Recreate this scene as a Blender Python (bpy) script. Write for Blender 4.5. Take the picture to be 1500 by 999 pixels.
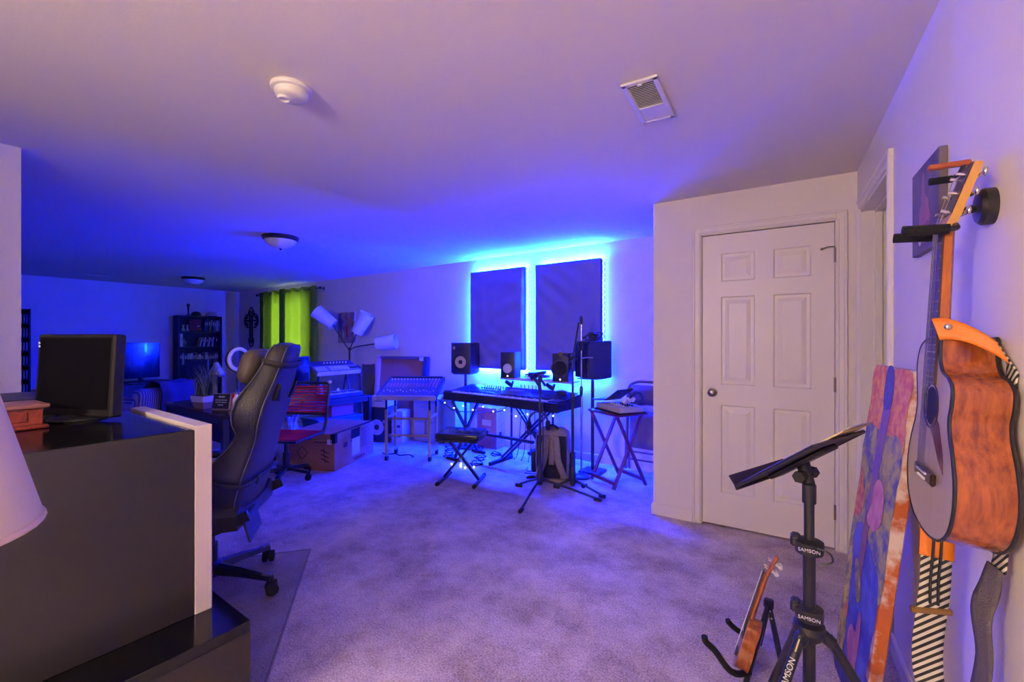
import bpy, bmesh, math, random
from mathutils import Vector, Matrix, Euler

for _o in list(bpy.data.objects):
    bpy.data.objects.remove(_o)
scene = bpy.context.scene
COL = scene.collection
R = math.radians
PI = math.pi
random.seed(7)

# ------------------------------------------------------------------ camera
CAM_H, FPX = 1.30, 645.0
CX, SX = 0.8157, 0.5786            # camera yaw 35.35 deg left of the window wall normal
cam_d = bpy.data.cameras.new('camera')
cam_d.sensor_width = 36.0
cam_d.lens = 36.0 * FPX / 1500.0
cam_d.shift_y = 2.5 / 1500.0 * -1
cam_d.clip_start = 0.05
cam = bpy.data.objects.new('camera', cam_d)
COL.objects.link(cam)
cam.location = (0, 0, CAM_H)
cam.rotation_euler = (R(90), 0, math.atan2(SX, CX))
scene.camera = cam

# ------------------------------------------------------------------ world (overcast daylight outside the curtained window) and exposure
world = bpy.data.worlds.new('world')
scene.world = world
world.use_nodes = True
world.node_tree.nodes['Background'].inputs[0].default_value = (0.80, 1.0, 0.86, 1)
world.node_tree.nodes['Background'].inputs[1].default_value = 8.5
scene.view_settings.view_transform = 'Standard'
scene.view_settings.look = 'None'
scene.view_settings.gamma = 1.0
scene.view_settings.use_curve_mapping = False
scene.view_settings.exposure = 0.30
LED_COL, LED_POWER = (0.0008, 0.010, 1.0), 17000.0
LAMP_COL, LAMP_POWER = (1.0, 0.78, 0.64), 165.0
LAMP_AT = (-0.90, -1.47)


def cw(l, d, z):
    """lateral / depth (seen from the camera's spot) to room coordinates"""
    return Vector((CX * l - SX * d, SX * l + CX * d, z))


def at(u, v, d):
    return cw((u - 750) / FPX * d, d, CAM_H + (497 - v) / FPX * d)


def on_z(u, v, z=0.0):
    return at(u, v, (CAM_H - z) * FPX / (v - 497))


def on_y(u, v, y):
    return at(u, v, y / (SX * (u - 750) / FPX + CX))


def on_x(u, v, x):
    return at(u, v, x / (CX * (u - 750) / FPX - SX))


# ------------------------------------------------------------------ materials
def lin(c):
    if isinstance(c, (int, float)):
        c = (c, c, c)
    o = []
    for x in c:
        x = x / 255.0
        o.append(x / 12.92 if x <= 0.04045 else ((x + 0.055) / 1.055) ** 2.4)
    return (o[0], o[1], o[2], 1.0)


MATS = {}


def mat(name, col, rough=0.5, metal=0.0, var=0.0, vscale=8.0, bump=0.0, bscale=60.0, emit=None, strength=0.0,
        spec=0.5, col2=None, stretch=None, coat=0.0, alpha=1.0, trans=0.0, ramp=(0.35, 0.65)):
    if name in MATS:
        return MATS[name]
    m = bpy.data.materials.new(name)
    m.use_nodes = True
    nt = m.node_tree
    b = nt.nodes['Principled BSDF']
    b.inputs['Base Color'].default_value = lin(col)
    b.inputs['Roughness'].default_value = rough
    b.inputs['Metallic'].default_value = metal
    b.inputs['Specular IOR Level'].default_value = spec
    b.inputs['Coat Weight'].default_value = coat
    b.inputs['Alpha'].default_value = alpha
    b.inputs['Transmission Weight'].default_value = trans
    if emit is not None:
        b.inputs['Emission Color'].default_value = (emit[0], emit[1], emit[2], 1)
        b.inputs['Emission Strength'].default_value = strength
    tc = None
    if var or col2 is not None or bump:
        tc = nt.nodes.new('ShaderNodeTexCoord')
        mp = nt.nodes.new('ShaderNodeMapping')
        if stretch:
            mp.inputs['Scale'].default_value = stretch
        nt.links.new(tc.outputs['Object'], mp.inputs['Vector'])
    if var or col2 is not None:
        n = nt.nodes.new('ShaderNodeTexNoise')
        n.inputs['Scale'].default_value = vscale
        n.inputs['Detail'].default_value = 5
        n.inputs['Roughness'].default_value = 0.6
        nt.links.new(mp.outputs['Vector'], n.inputs['Vector'])
        cr = nt.nodes.new('ShaderNodeValToRGB')
        cr.color_ramp.elements[0].position = ramp[0]
        cr.color_ramp.elements[1].position = ramp[1]
        c1 = lin(col)
        c2 = lin(col2) if col2 is not None else tuple(min(1, x * (1 + var)) for x in c1[:3]) + (1,)
        if col2 is None:
            c1 = tuple(x * (1 - var) for x in c1[:3]) + (1,)
        cr.color_ramp.elements[0].color = c1
        cr.color_ramp.elements[1].color = c2
        nt.links.new(n.outputs['Fac'], cr.inputs['Fac'])
        nt.links.new(cr.outputs['Color'], b.inputs['Base Color'])
    if bump:
        n2 = nt.nodes.new('ShaderNodeTexNoise')
        n2.inputs['Scale'].default_value = bscale
        n2.inputs['Detail'].default_value = 3
        nt.links.new(mp.outputs['Vector'], n2.inputs['Vector'])
        bp = nt.nodes.new('ShaderNodeBump')
        bp.inputs['Strength'].default_value = bump
        bp.inputs['Distance'].default_value = 0.01
        nt.links.new(n2.outputs['Fac'], bp.inputs['Height'])
        nt.links.new(bp.outputs['Normal'], b.inputs['Normal'])
    MATS[name] = m
    return m


def carpet_mat():
    m = bpy.data.materials.new('carpet')
    m.use_nodes = True
    nt = m.node_tree
    b = nt.nodes['Principled BSDF']
    b.inputs['Roughness'].default_value = 0.95
    b.inputs['Specular IOR Level'].default_value = 0.1
    tc = nt.nodes.new('ShaderNodeTexCoord')
    big = nt.nodes.new('ShaderNodeTexNoise')
    big.inputs['Scale'].default_value = 3.2
    big.inputs['Detail'].default_value = 6
    big.inputs['Roughness'].default_value = 0.72
    big.inputs['Distortion'].default_value = 0.0
    fine = nt.nodes.new('ShaderNodeTexNoise')
    fine.inputs['Scale'].default_value = 130
    fine.inputs['Detail'].default_value = 3
    for n in (big, fine):
        nt.links.new(tc.outputs['Object'], n.inputs['Vector'])
    mx = nt.nodes.new('ShaderNodeMath')
    mx.operation = 'MULTIPLY_ADD'
    mx.inputs[1].default_value = 0.45
    nt.links.new(fine.outputs['Fac'], mx.inputs[0])
    sc_ = nt.nodes.new('ShaderNodeMath')
    sc_.operation = 'MULTIPLY'
    sc_.inputs[1].default_value = 0.55
    nt.links.new(big.outputs['Fac'], sc_.inputs[0])
    nt.links.new(sc_.outputs[0], mx.inputs[2])
    cr = nt.nodes.new('ShaderNodeValToRGB')
    cr.color_ramp.elements[0].position = 0.38
    cr.color_ramp.elements[0].color = lin((146, 126, 118))
    cr.color_ramp.elements[1].position = 0.62
    cr.color_ramp.elements[1].color = lin((224, 208, 197))
    nt.links.new(mx.outputs[0], cr.inputs['Fac'])
    nt.links.new(cr.outputs['Color'], b.inputs['Base Color'])
    bp = nt.nodes.new('ShaderNodeBump')
    bp.inputs['Strength'].default_value = 0.6
    bp.inputs['Distance'].default_value = 0.01
    nt.links.new(mx.outputs[0], bp.inputs['Height'])
    nt.links.new(bp.outputs['Normal'], b.inputs['Normal'])
    return m


def wave_mat(name, c1, c2, scale, direction='DIAGONAL', rough=0.7, ramp=(0.45, 0.55), dist=0.0, coat=0.0, stretch=None, coord='Object'):
    if name in MATS:
        return MATS[name]
    m = bpy.data.materials.new(name)
    m.use_nodes = True
    nt = m.node_tree
    b = nt.nodes['Principled BSDF']
    b.inputs['Roughness'].default_value = rough
    b.inputs['Coat Weight'].default_value = coat
    tc = nt.nodes.new('ShaderNodeTexCoord')
    mp = nt.nodes.new('ShaderNodeMapping')
    if stretch:
        mp.inputs['Scale'].default_value = stretch
    w = nt.nodes.new('ShaderNodeTexWave')
    w.bands_direction = direction
    w.inputs['Scale'].default_value = scale
    w.inputs['Distortion'].default_value = dist
    w.inputs['Detail'].default_value = 3 if dist else 0
    cr = nt.nodes.new('ShaderNodeValToRGB')
    cr.color_ramp.elements[0].position, cr.color_ramp.elements[1].position = ramp
    cr.color_ramp.elements[0].color = lin(c1)
    cr.color_ramp.elements[1].color = lin(c2)
    nt.links.new(tc.outputs[coord], mp.inputs['Vector'])
    nt.links.new(mp.outputs['Vector'], w.inputs['Vector'])
    nt.links.new(w.outputs['Fac'], cr.inputs['Fac'])
    nt.links.new(cr.outputs['Color'], b.inputs['Base Color'])
    MATS[name] = m
    return m


def translucent_mat(name, col, weave=220.0, share=0.55):
    m = bpy.data.materials.new(name)
    m.use_nodes = True
    nt = m.node_tree
    b = nt.nodes['Principled BSDF']
    b.inputs['Base Color'].default_value = lin(col)
    b.inputs['Roughness'].default_value = 0.85
    tr = nt.nodes.new('ShaderNodeBsdfTranslucent')
    tr.inputs['Color'].default_value = lin(col)
    mix = nt.nodes.new('ShaderNodeMixShader')
    mix.inputs[0].default_value = share
    nt.links.new(b.outputs[0], mix.inputs[1])
    nt.links.new(tr.outputs[0], mix.inputs[2])
    nt.links.new(mix.outputs[0], nt.nodes['Material Output'].inputs[0])
    tc = nt.nodes.new('ShaderNodeTexCoord')
    n = nt.nodes.new('ShaderNodeTexNoise')
    n.inputs['Scale'].default_value = weave
    bp = nt.nodes.new('ShaderNodeBump')
    bp.inputs['Strength'].default_value = 0.3
    nt.links.new(tc.outputs['Object'], n.inputs['Vector'])
    nt.links.new(n.outputs['Fac'], bp.inputs['Height'])
    nt.links.new(bp.outputs['Normal'], b.inputs['Normal'])
    MATS[name] = m
    return m


def emit_mat(name, col, strength):
    m = bpy.data.materials.new(name)
    m.use_nodes = True
    nt = m.node_tree
    nt.nodes.remove(nt.nodes['Principled BSDF'])
    e = nt.nodes.new('ShaderNodeEmission')
    e.inputs[0].default_value = (col[0], col[1], col[2], 1)
    e.inputs[1].default_value = strength
    nt.links.new(e.outputs[0], nt.nodes['Material Output'].inputs[0])
    MATS[name] = m
    return m


WALL = mat('wall_paint', (232, 224, 214), 0.75, var=0.02, vscale=3, bump=0.05, bscale=180, spec=0.25)
CEIL = mat('ceiling_paint', (230, 222, 212), 0.9, bump=0.06, bscale=150, spec=0.1)
TRIM = mat('white_trim_paint', (236, 228, 218), 0.4, spec=0.4)
CARPET = carpet_mat()
BLACKP = mat('black_plastic', (36, 36, 40), 0.42)
BLACKS = mat('black_satin_metal', (34, 34, 38), 0.35, spec=0.5)
BLACKG = mat('black_gloss_lacquer', (12, 11, 13), 0.14, spec=0.5)
BLACKV = mat('black_veneer', (34, 29, 30), 0.45, var=0.15, vscale=30)
BLACKF = mat('black_foam', (14, 14, 15), 0.9, bump=0.3, bscale=300)
LEATHER = mat('black_leather', (46, 45, 48), 0.40, bump=0.25, bscale=260)
CHROME = mat('chrome', (210, 208, 205), 0.18, 1.0)
NICKEL = mat('brushed_nickel', (150, 140, 125), 0.32, 1.0)
WHITEP = mat('white_plastic', (226, 222, 216), 0.4)
GREYP = mat('grey_plastic', (120, 120, 126), 0.45)
DARKP = mat('dark_grey_plastic', (44, 44, 48), 0.45)
RUBBER = mat('black_rubber', (16, 16, 17), 0.75)
LED = emit_mat('led_strip_glow', LED_COL, LED_POWER)
LED_DIM = emit_mat('led_strip_dim_run', LED_COL, LED_POWER * 0.06)
LED_SIDE = emit_mat('led_strip_side_run', LED_COL, LED_POWER * 0.42)
LEDDOT = emit_mat('led_chip', (0.35, 0.75, 1.0), 6.0)
FAIRY = emit_mat('fairy_bulb_glow', (0.6, 0.8, 1.0), 12.0)


# ------------------------------------------------------------------ mesh builder
class MB:
    def __init__(self):
        self.v, self.f = [], []

    def _add(self, vs, fs, M=None):
        o = len(self.v)
        for p in vs:
            p = Vector(p)
            self.v.append(M @ p if M is not None else p)
        for f in fs:
            self.f.append([i + o for i in f])
        return self

    def box(self, c, s, rot=None, bevel=0.0, seg=1, M=None):
        x, y, z = s[0] / 2, s[1] / 2, s[2] / 2
        T = Matrix.Translation(Vector(c))
        if rot is not None:
            T = T @ (Euler(rot).to_matrix().to_4x4() if not isinstance(rot, Matrix) else rot.to_4x4())
        if M is not None:
            T = M @ T
        vs = [(-x, -y, -z), (x, -y, -z), (x, y, -z), (-x, y, -z), (-x, -y, z), (x, -y, z), (x, y, z), (-x, y, z)]
        fs = [(0, 3, 2, 1), (4, 5, 6, 7), (0, 1, 5, 4), (1, 2, 6, 5), (2, 3, 7, 6), (3, 0, 4, 7)]
        if bevel > 0:
            bm = bmesh.new()
            bv = [bm.verts.new(p) for p in vs]
            for f in fs:
                bm.faces.new([bv[i] for i in f])
            bmesh.ops.bevel(bm, geom=list(bm.edges), offset=min(bevel, min(s) * 0.49), segments=seg, profile=0.5, affect='EDGES')
            bm.verts.index_update()
            vs = [p.co.copy() for p in bm.verts]
            fs = [[p.index for p in f.verts] for f in bm.faces]
            bm.free()
        return self._add(vs, fs, T)

    def bar(self, p0, p1, w, h, up=(0, 0, 1), bevel=0.0):
        """rectangular bar between two points; w across, h along up"""
        p0, p1 = Vector(p0), Vector(p1)
        d = (p1 - p0)
        L = d.length
        d.normalize()
        up = Vector(up)
        if abs(d.dot(up)) > 0.98:
            up = Vector((0, 1, 0)) if abs(d.y) < 0.9 else Vector((1, 0, 0))
        s = d.cross(up).normalized()
        t = s.cross(d)
        M = Matrix((d, s, t)).transposed().to_4x4()
        M.translation = (p0 + p1) / 2
        return self.box((0, 0, 0), (L, w, h), bevel=bevel, M=M)

    def tube(self, pts, r, n=8, closed=False, caps=True):
        pts = [Vector(p) for p in pts]
        k = len(pts)
        rs = r if isinstance(r, (list, tuple)) else [r] * k
        vs, fs = [], []
        prev = None
        for i, p in enumerate(pts):
            a = pts[i - 1] if (i > 0 or closed) else p
            b = pts[(i + 1) % k] if (i < k - 1 or closed) else p
            t = (b - a).normalized()
            if prev is None:
                ref = Vector((0, 0, 1)) if abs(t.z) < 0.9 else Vector((1, 0, 0))
                s = t.cross(ref).normalized()
            else:
                s = (prev - t * prev.dot(t))
                s = s.normalized() if s.length > 1e-6 else t.orthogonal().normalized()
            prev = s
            q = t.cross(s)
            for j in range(n):
                an = 2 * PI * j / n
                vs.append(p + (s * math.cos(an) + q * math.sin(an)) * rs[i])
        m = k if closed else k - 1
        for i in range(m):
            for j in range(n):
                a, b = i * n + j, i * n + (j + 1) % n
                c, d = ((i + 1) % k) * n + (j + 1) % n, ((i + 1) % k) * n + j
                fs.append((a, b, c, d))
        if caps and not closed:
            fs.append(tuple(range(n - 1, -1, -1)))
            fs.append(tuple((k - 1) * n + j for j in range(n)))
        return self._add(vs, fs)

    def cyl(self, p0, p1, r, r2=None, n=16):
        return self.tube([p0, p1], [r, r if r2 is None else r2], n)

    def lathe(self, prof, n=24, M=None, cap0=True, cap1=True):
        vs, fs = [], []
        for (r, z) in prof:
            for j in range(n):
                a = 2 * PI * j / n
                vs.append((r * math.cos(a), r * math.sin(a), z))
        k = len(prof)
        for i in range(k - 1):
            for j in range(n):
                fs.append((i * n + j, i * n + (j + 1) % n, (i + 1) * n + (j + 1) % n, (i + 1) * n + j))
        if cap0:
            fs.append(tuple(range(n - 1, -1, -1)))
        if cap1:
            fs.append(tuple((k - 1) * n + j for j in range(n)))
        return self._add(vs, fs, M)

    def sphere(self, c, r, s=(1, 1, 1), n=12):
        vs, fs = [], []
        for i in range(1, n):
            th = PI * i / n
            for j in range(2 * n):
                ph = PI * j / n
                vs.append((c[0] + r * s[0] * math.sin(th) * math.cos(ph), c[1] + r * s[1] * math.sin(th) * math.sin(ph), c[2] + r * s[2] * math.cos(th)))
        m = 2 * n
        for i in range(n - 2):
            for j in range(m):
                fs.append((i * m + j, (i + 1) * m + j, (i + 1) * m + (j + 1) % m, i * m + (j + 1) % m))
        t = len(vs)
        vs.append((c[0], c[1], c[2] + r * s[2]))
        vs.append((c[0], c[1], c[2] - r * s[2]))
        for j in range(m):
            fs.append((t, j, (j + 1) % m))
            fs.append((t + 1, (n - 2) * m + (j + 1) % m, (n - 2) * m + j))
        return self._add(vs, fs)

    def prism(self, poly, z0, z1, M=None):
        n = len(poly)
        vs = [(p[0], p[1], z0) for p in poly] + [(p[0], p[1], z1) for p in poly]
        fs = [tuple(range(n - 1, -1, -1)), tuple(range(n, 2 * n))]
        for i in range(n):
            j = (i + 1) % n
            fs.append((i, j, n + j, n + i))
        return self._add(vs, fs, M)

    def grid(self, fn, nu, nv, closed_u=False):
        vs = [fn(i / (nu if closed_u else nu - 1), j / (nv - 1)) for j in range(nv) for i in range(nu)]
        fs = []
        for j in range(nv - 1):
            for i in range(nu if closed_u else nu - 1):
                k = (i + 1) % nu
                fs.append((j * nu + i, j * nu + k, (j + 1) * nu + k, (j + 1) * nu + i))
        return self._add(vs, fs)

    def loft(self, rows, cap=True):
        n = len(rows[0])
        vs = [p for r in rows for p in r]
        fs = []
        for i in range(len(rows) - 1):
            for j in range(n):
                fs.append((i * n + j, i * n + (j + 1) % n, (i + 1) * n + (j + 1) % n, (i + 1) * n + j))
        if cap:
            fs.append(tuple(range(n - 1, -1, -1)))
            fs.append(tuple((len(rows) - 1) * n + j for j in range(n)))
        return self._add(vs, fs)

    def obj(self, name, m, parent=None, smooth=35, thick=0.0, loc=None, sub=0):
        me = bpy.data.meshes.new(name)
        me.from_pydata([tuple(p) for p in self.v], [], self.f)
        bm = bmesh.new()
        bm.from_mesh(me)
        bmesh.ops.recalc_face_normals(bm, faces=list(bm.faces))
        bm.to_mesh(me)
        bm.free()
        if smooth:
            me.shade_smooth()
            me.set_sharp_from_angle(angle=R(smooth))
        me.materials.append(m)
        o = bpy.data.objects.new(name, me)
        COL.objects.link(o)
        if parent is not None:
            o.parent = parent
        if loc is not None:
            o.location = loc
        if thick:
            sm = o.modifiers.new('thickness', 'SOLIDIFY')
            sm.thickness = thick
            sm.offset = 0
        if sub:
            sm = o.modifiers.new('round', 'SUBSURF')
            sm.levels = sub
            sm.render_levels = sub
        return o


def tag(o, label, cat, group=None):
    o['label'] = label
    o['category'] = cat
    if group:
        o['group'] = group
    return o


def thing(name, label, cat, loc=(0, 0, 0), rz=0.0, group=None):
    o = bpy.data.objects.new(name, None)
    o.empty_display_size = 0.1
    COL.objects.link(o)
    o.location = loc
    o.rotation_euler = (0, 0, rz)
    return tag(o, label, cat, group)


def struct(o):
    o['kind'] = 'structure'
    return o


def dup(root, loc, rz=None, label=None, group=None):
    def cp(o, par):
        c = o.copy()
        COL.objects.link(c)
        c.parent = par
        for ch in o.children:
            cp(ch, c)
        return c
    r = cp(root, None)
    r.location = loc
    if rz is not None:
        r.rotation_euler = (0, 0, rz)
    if label:
        r['label'] = label
    if group:
        r['group'] = group
    return r


def text_part(s, size, m, parent, loc, rot, depth=0.0008, name='lettering', align='CENTER', basis=None):
    cu = bpy.data.curves.new('lettering', 'FONT')
    cu.body = s
    cu.size = size
    cu.extrude = depth
    cu.align_x = align
    cu.align_y = 'CENTER'
    t = bpy.data.objects.new('lettering_tmp', cu)
    COL.objects.link(t)
    dg = bpy.context.evaluated_depsgraph_get()
    me = bpy.data.meshes.new_from_object(t.evaluated_get(dg))
    bpy.data.objects.remove(t)
    me.materials.clear()
    me.materials.append(m)
    o = bpy.data.objects.new(name, me)
    COL.objects.link(o)
    o.parent = parent
    if basis is not None:
        o.matrix_local = basis
    else:
        o.location = loc
        o.rotation_euler = rot
    return o


def basis(x, y, origin):
    """matrix with the given x and y directions"""
    x = Vector(x).normalized()
    z = x.cross(Vector(y)).normalized()
    y = z.cross(x)
    M = Matrix((x, y, z)).transposed().to_4x4()
    M.translation = Vector(origin)
    return M


def bez(p0, p1, p2, p3, n=12):
    p0, p1, p2, p3 = (Vector(p) for p in (p0, p1, p2, p3))
    return [p0 * (1 - t) ** 3 + p1 * 3 * t * (1 - t) ** 2 + p2 * 3 * t * t * (1 - t) + p3 * t ** 3 for t in (i / n for i in range(n + 1))]


def smooth_pts(pts, n=6, closed=False):
    pts = [Vector(p) for p in pts]
    k = len(pts)
    out = []
    rng = range(k if closed else k - 1)
    for i in rng:
        a = pts[i - 1] if (i > 0 or closed) else pts[i]
        b, c = pts[i], pts[(i + 1) % k]
        d = pts[(i + 2) % k] if (i + 2 < k or closed) else c
        for j in range(n):
            t = j / n
            out.append(0.5 * ((2 * b) + (c - a) * t + (2 * a - 5 * b + 4 * c - d) * t * t + (3 * b - a - 3 * c + d) * t ** 3))
    if not closed:
        out.append(pts[-1])
    return out


# ------------------------------------------------------------------ the setting
H = 2.31
YW, XF = 4.315, -10.23                   # window wall, far wall
XL, YL = -3.46, 0.397                    # end of the left partition
C1 = Vector((-1.042, 3.293, 0))          # free corner of the closet
C2 = Vector((0.162, 3.363, 0))           # corner of closet wall and right wall
DOOR_DIR = (C2 - C1).normalized()
DOOR_RZ = math.atan2(DOOR_DIR.y, DOOR_DIR.x)
RIGHT_DIR = Vector((0.0765, -0.9974, 0)).normalized()   # along the right wall towards the camera
RIGHT_N = Vector((-RIGHT_DIR.y, RIGHT_DIR.x, 0)) * -1    # into the room
if RIGHT_N.x > 0:
    RIGHT_N = -RIGHT_N
YB = -2.6

struct(MB().box((-4.4, 0.95, -0.05), (12.6, 7.6, 0.1)).obj('floor', CARPET, smooth=0))
struct(MB().box((-4.4, 0.95, H + 0.05), (12.6, 7.6, 0.1)).obj('ceiling', CEIL, smooth=0))

# window wall with an opening behind the curtain
WX0, WX1, WZ0, WZ1 = -8.75, -7.45, 0.85, 2.12
b = MB()
b.box(((XF - 0.12 + WX0) / 2, YW + 0.07, H / 2), (WX0 - XF + 0.12, 0.14, H))
b.box(((WX1 - 0.9) / 2, YW + 0.07, H / 2), (-0.9 - WX1, 0.14, H))
b.box(((WX0 + WX1) / 2, YW + 0.07, WZ0 / 2), (WX1 - WX0, 0.14, WZ0))
b.box(((WX0 + WX1) / 2, YW + 0.07, (WZ1 + H) / 2), (WX1 - WX0, 0.14, H - WZ1))
struct(b.obj('wall_window', WALL, smooth=0))
struct(MB().box((XF - 0.06, 0.85, H / 2), (0.12, 6.93, H)).obj('wall_far', WALL, smooth=0))
struct(MB().box((XL - 0.07, (YB + YL) / 2, H / 2), (0.14, YL - YB, H)).obj('wall_left', WALL, smooth=0))
struct(MB().box((-1.66, (YB - 0.9) / 2, H / 2), (0.12, -0.9 - YB, H)).obj('wall_light_block', WALL, smooth=0))  # added unseen wall, keeps the globe lamp's light off the left partition
struct(MB().box((-4.4, YB - 0.06, H / 2), (12.4, 0.12, H)).obj('wall_back', WALL, smooth=0))

# window behind the curtain
w1 = bpy.data.objects.new('window_1', None)
COL.objects.link(w1)
w1.location = ((WX0 + WX1) / 2, YW + 0.08, WZ0)
struct(w1)
ww, wh = WX1 - WX0, WZ1 - WZ0
b = MB()
for x in (-ww / 2 + 0.025, ww / 2 - 0.025, 0):
    b.box((x, 0, wh / 2), (0.05, 0.06, wh), bevel=0.004)
for z in (0.025, wh - 0.025):
    b.box((0, 0, z), (ww, 0.06, 0.05), bevel=0.004)
b.obj('window_frame', TRIM, w1)
GLASS = mat('window_glass', (255, 255, 255), 0.02, trans=1.0, spec=0.3)
for x in (-ww / 4, ww / 4):
    MB().box((x, 0.0, wh / 2), (ww / 2 - 0.05, 0.006, wh - 0.06)).obj('pane', GLASS, w1, smooth=0)
MB().box((0, -0.09, -0.012), (ww + 0.08, 0.05, 0.024), bevel=0.005).obj('window_sill', TRIM, w1)
pl = bpy.data.lights.new('window_daylight', 'AREA')
pl.shape = 'RECTANGLE'
pl.size, pl.size_y = ww, wh
pl.cycles.is_portal = True
po = bpy.data.objects.new('window_daylight', pl)
COL.objects.link(po)
po.location = ((WX0 + WX1) / 2, YW + 0.16, (WZ0 + WZ1) / 2)
po.rotation_euler = (R(-90), 0, 0)

# closet: front wall with the door opening, side wall
D0, D1, DH = 0.337, 1.099, 2.03
LEN_D = (C2 - C1).length
dm = Matrix.Translation(C1) @ Matrix.Rotation(DOOR_RZ, 4, 'Z')
b = MB()
b.box((D0 / 2, 0.05, H / 2), (D0, 0.10, H), M=dm)
b.box(((D1 + LEN_D) / 2 + 0.05, 0.05, H / 2), (LEN_D - D1 + 0.1, 0.10, H), M=dm)
b.box(((D0 + D1) / 2, 0.05, (DH + H) / 2), (D1 - D0, 0.10, H - DH), M=dm)
b.box(((D0 + D1) / 2, 0.10, DH / 2), (D1 - D0 + 0.02, 0.02, DH), M=dm)
struct(b.obj('wall_door', WALL, smooth=0))
struct(MB().box((C1.x + 0.06 + 0.045, (C1.y + 0.115 + YW) / 2, H / 2), (0.10, YW - C1.y - 0.115, H)).obj('wall_closet', WALL, smooth=0))

# right wall with the doorway
rw_len = 6.1
rm = basis(RIGHT_DIR, -RIGHT_N, C2)       # local x = along the wall to the camera, y = out of the room
# keep z up
if rm.to_3x3() @ Vector((0, 0, 1)) != Vector((0, 0, 1)):
    rm = Matrix(((RIGHT_DIR.x, -RIGHT_N.x, 0, C2.x), (RIGHT_DIR.y, -RIGHT_N.y, 0, C2.y), (0, 0, 1, 0), (0, 0, 0, 1)))
O0, O1, OH = 0.16, 0.90, 2.04


def rwp(s, off, z):
    """point beside the right wall: s along it from the closet corner, off = distance into the room"""
    return C2 + RIGHT_DIR * s + RIGHT_N * off + Vector((0, 0, z))


b = MB()
b.box(((-0.1 + O0) / 2, 0.06, H / 2), (O0 + 0.1, 0.12, H), M=rm)
b.box(((O1 + rw_len) / 2, 0.06, H / 2), (rw_len - O1, 0.12, H), M=rm)
b.box(((O0 + O1) / 2, 0.06, (OH + H) / 2), (O1 - O0, 0.12, H - OH), M=rm)
struct(b.obj('wall_right', WALL, smooth=0))
# unlit room beyond the doorway; its darkness is put into the wall colour
HALL = mat('hall_shade_tone', (70, 64, 60), 0.8)
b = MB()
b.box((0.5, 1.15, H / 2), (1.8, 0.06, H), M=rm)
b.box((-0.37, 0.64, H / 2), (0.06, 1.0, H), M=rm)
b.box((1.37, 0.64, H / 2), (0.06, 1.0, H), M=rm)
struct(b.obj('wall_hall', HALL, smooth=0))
# jamb lining, stops and casing of the doorway
b = MB()
b.box((O0 + 0.008, 0.06, OH / 2), (0.016, 0.13, OH), M=rm)
b.box((O1 - 0.008, 0.06, OH / 2), (0.016, 0.13, OH), M=rm)
b.box(((O0 + O1) / 2, 0.06, OH - 0.008), (O1 - O0, 0.13, 0.016), M=rm)
b.box((O0 + 0.022, 0.072, OH / 2), (0.012, 0.035, OH - 0.016), M=rm, bevel=0.002)
b.box((O1 - 0.022, 0.072, OH / 2), (0.012, 0.035, OH - 0.016), M=rm, bevel=0.002)
b.box(((O0 + O1) / 2, 0.072, OH - 0.022), (O1 - O0 - 0.032, 0.035, 0.012), M=rm, bevel=0.002)
jl = struct(b.obj('trim_1', TRIM))
b = MB().box((O0 + 0.0165, 0.106, 0.97), (0.003, 0.032, 0.058), M=rm, bevel=0.001)
b.obj('strike_plate', NICKEL, jl)


def casing(M, x0, x1, zt, off, name):
    """profiled casing around an opening: flat board plus a raised outer band"""
    b = MB()
    wd = 0.057
    for sgn, x in ((-1, x0), (1, x1)):
        b.box((x + sgn * (wd / 2 + 0.004), off * 0.006, zt / 2 + wd / 2), (wd, 0.012, zt + wd), M=M, bevel=0.003)
        b.box((x + sgn * (wd - 0.006), off * 0.010, zt / 2 + wd / 2), (0.016, 0.020, zt + wd), M=M, bevel=0.004)
        b.box((x + sgn * (0.014), off * 0.008, zt / 2 + 0.004), (0.010, 0.016, zt + 0.01), M=M, bevel=0.003)
    b.box(((x0 + x1) / 2, off * 0.006, zt + wd / 2 + 0.004), (x1 - x0 + 0.01, 0.012, wd), M=M, bevel=0.003)
    b.box(((x0 + x1) / 2, off * 0.010, zt + wd - 0.006), (x1 - x0 + 2 * wd - 0.02, 0.020, 0.016), M=M, bevel=0.004)
    b.box(((x0 + x1) / 2, off * 0.008, zt + 0.014), (x1 - x0 + 0.02, 0.016, 0.010), M=M, bevel=0.003)
    return struct(b.obj(name, TRIM))


casing(rm, O0, O1, OH, -1, 'trim_2')
casing(dm, D0, D1, DH, -1, 'trim_3')

# baseboards
BBH = 0.085


def bboard(name, segs):
    b = MB()
    for (p, q, nrm) in segs:
        p, q, nrm = Vector(p), Vector(q), Vector(nrm)
        c = (p + q) / 2 + nrm * 0.006
        b.bar(c + (p - q) / 2 + Vector((0, 0, BBH * 0.42)), c - (p - q) / 2 + Vector((0, 0, BBH * 0.42)), 0.012, BBH * 0.84)
        c = (p + q) / 2 + nrm * 0.004
        b.bar(c + (p - q) / 2 + Vector((0, 0, BBH * 0.9)), c - (p - q) / 2 + Vector((0, 0, BBH * 0.9)), 0.008, BBH * 0.2, bevel=0.003)
    return struct(b.obj(name, TRIM))


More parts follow.
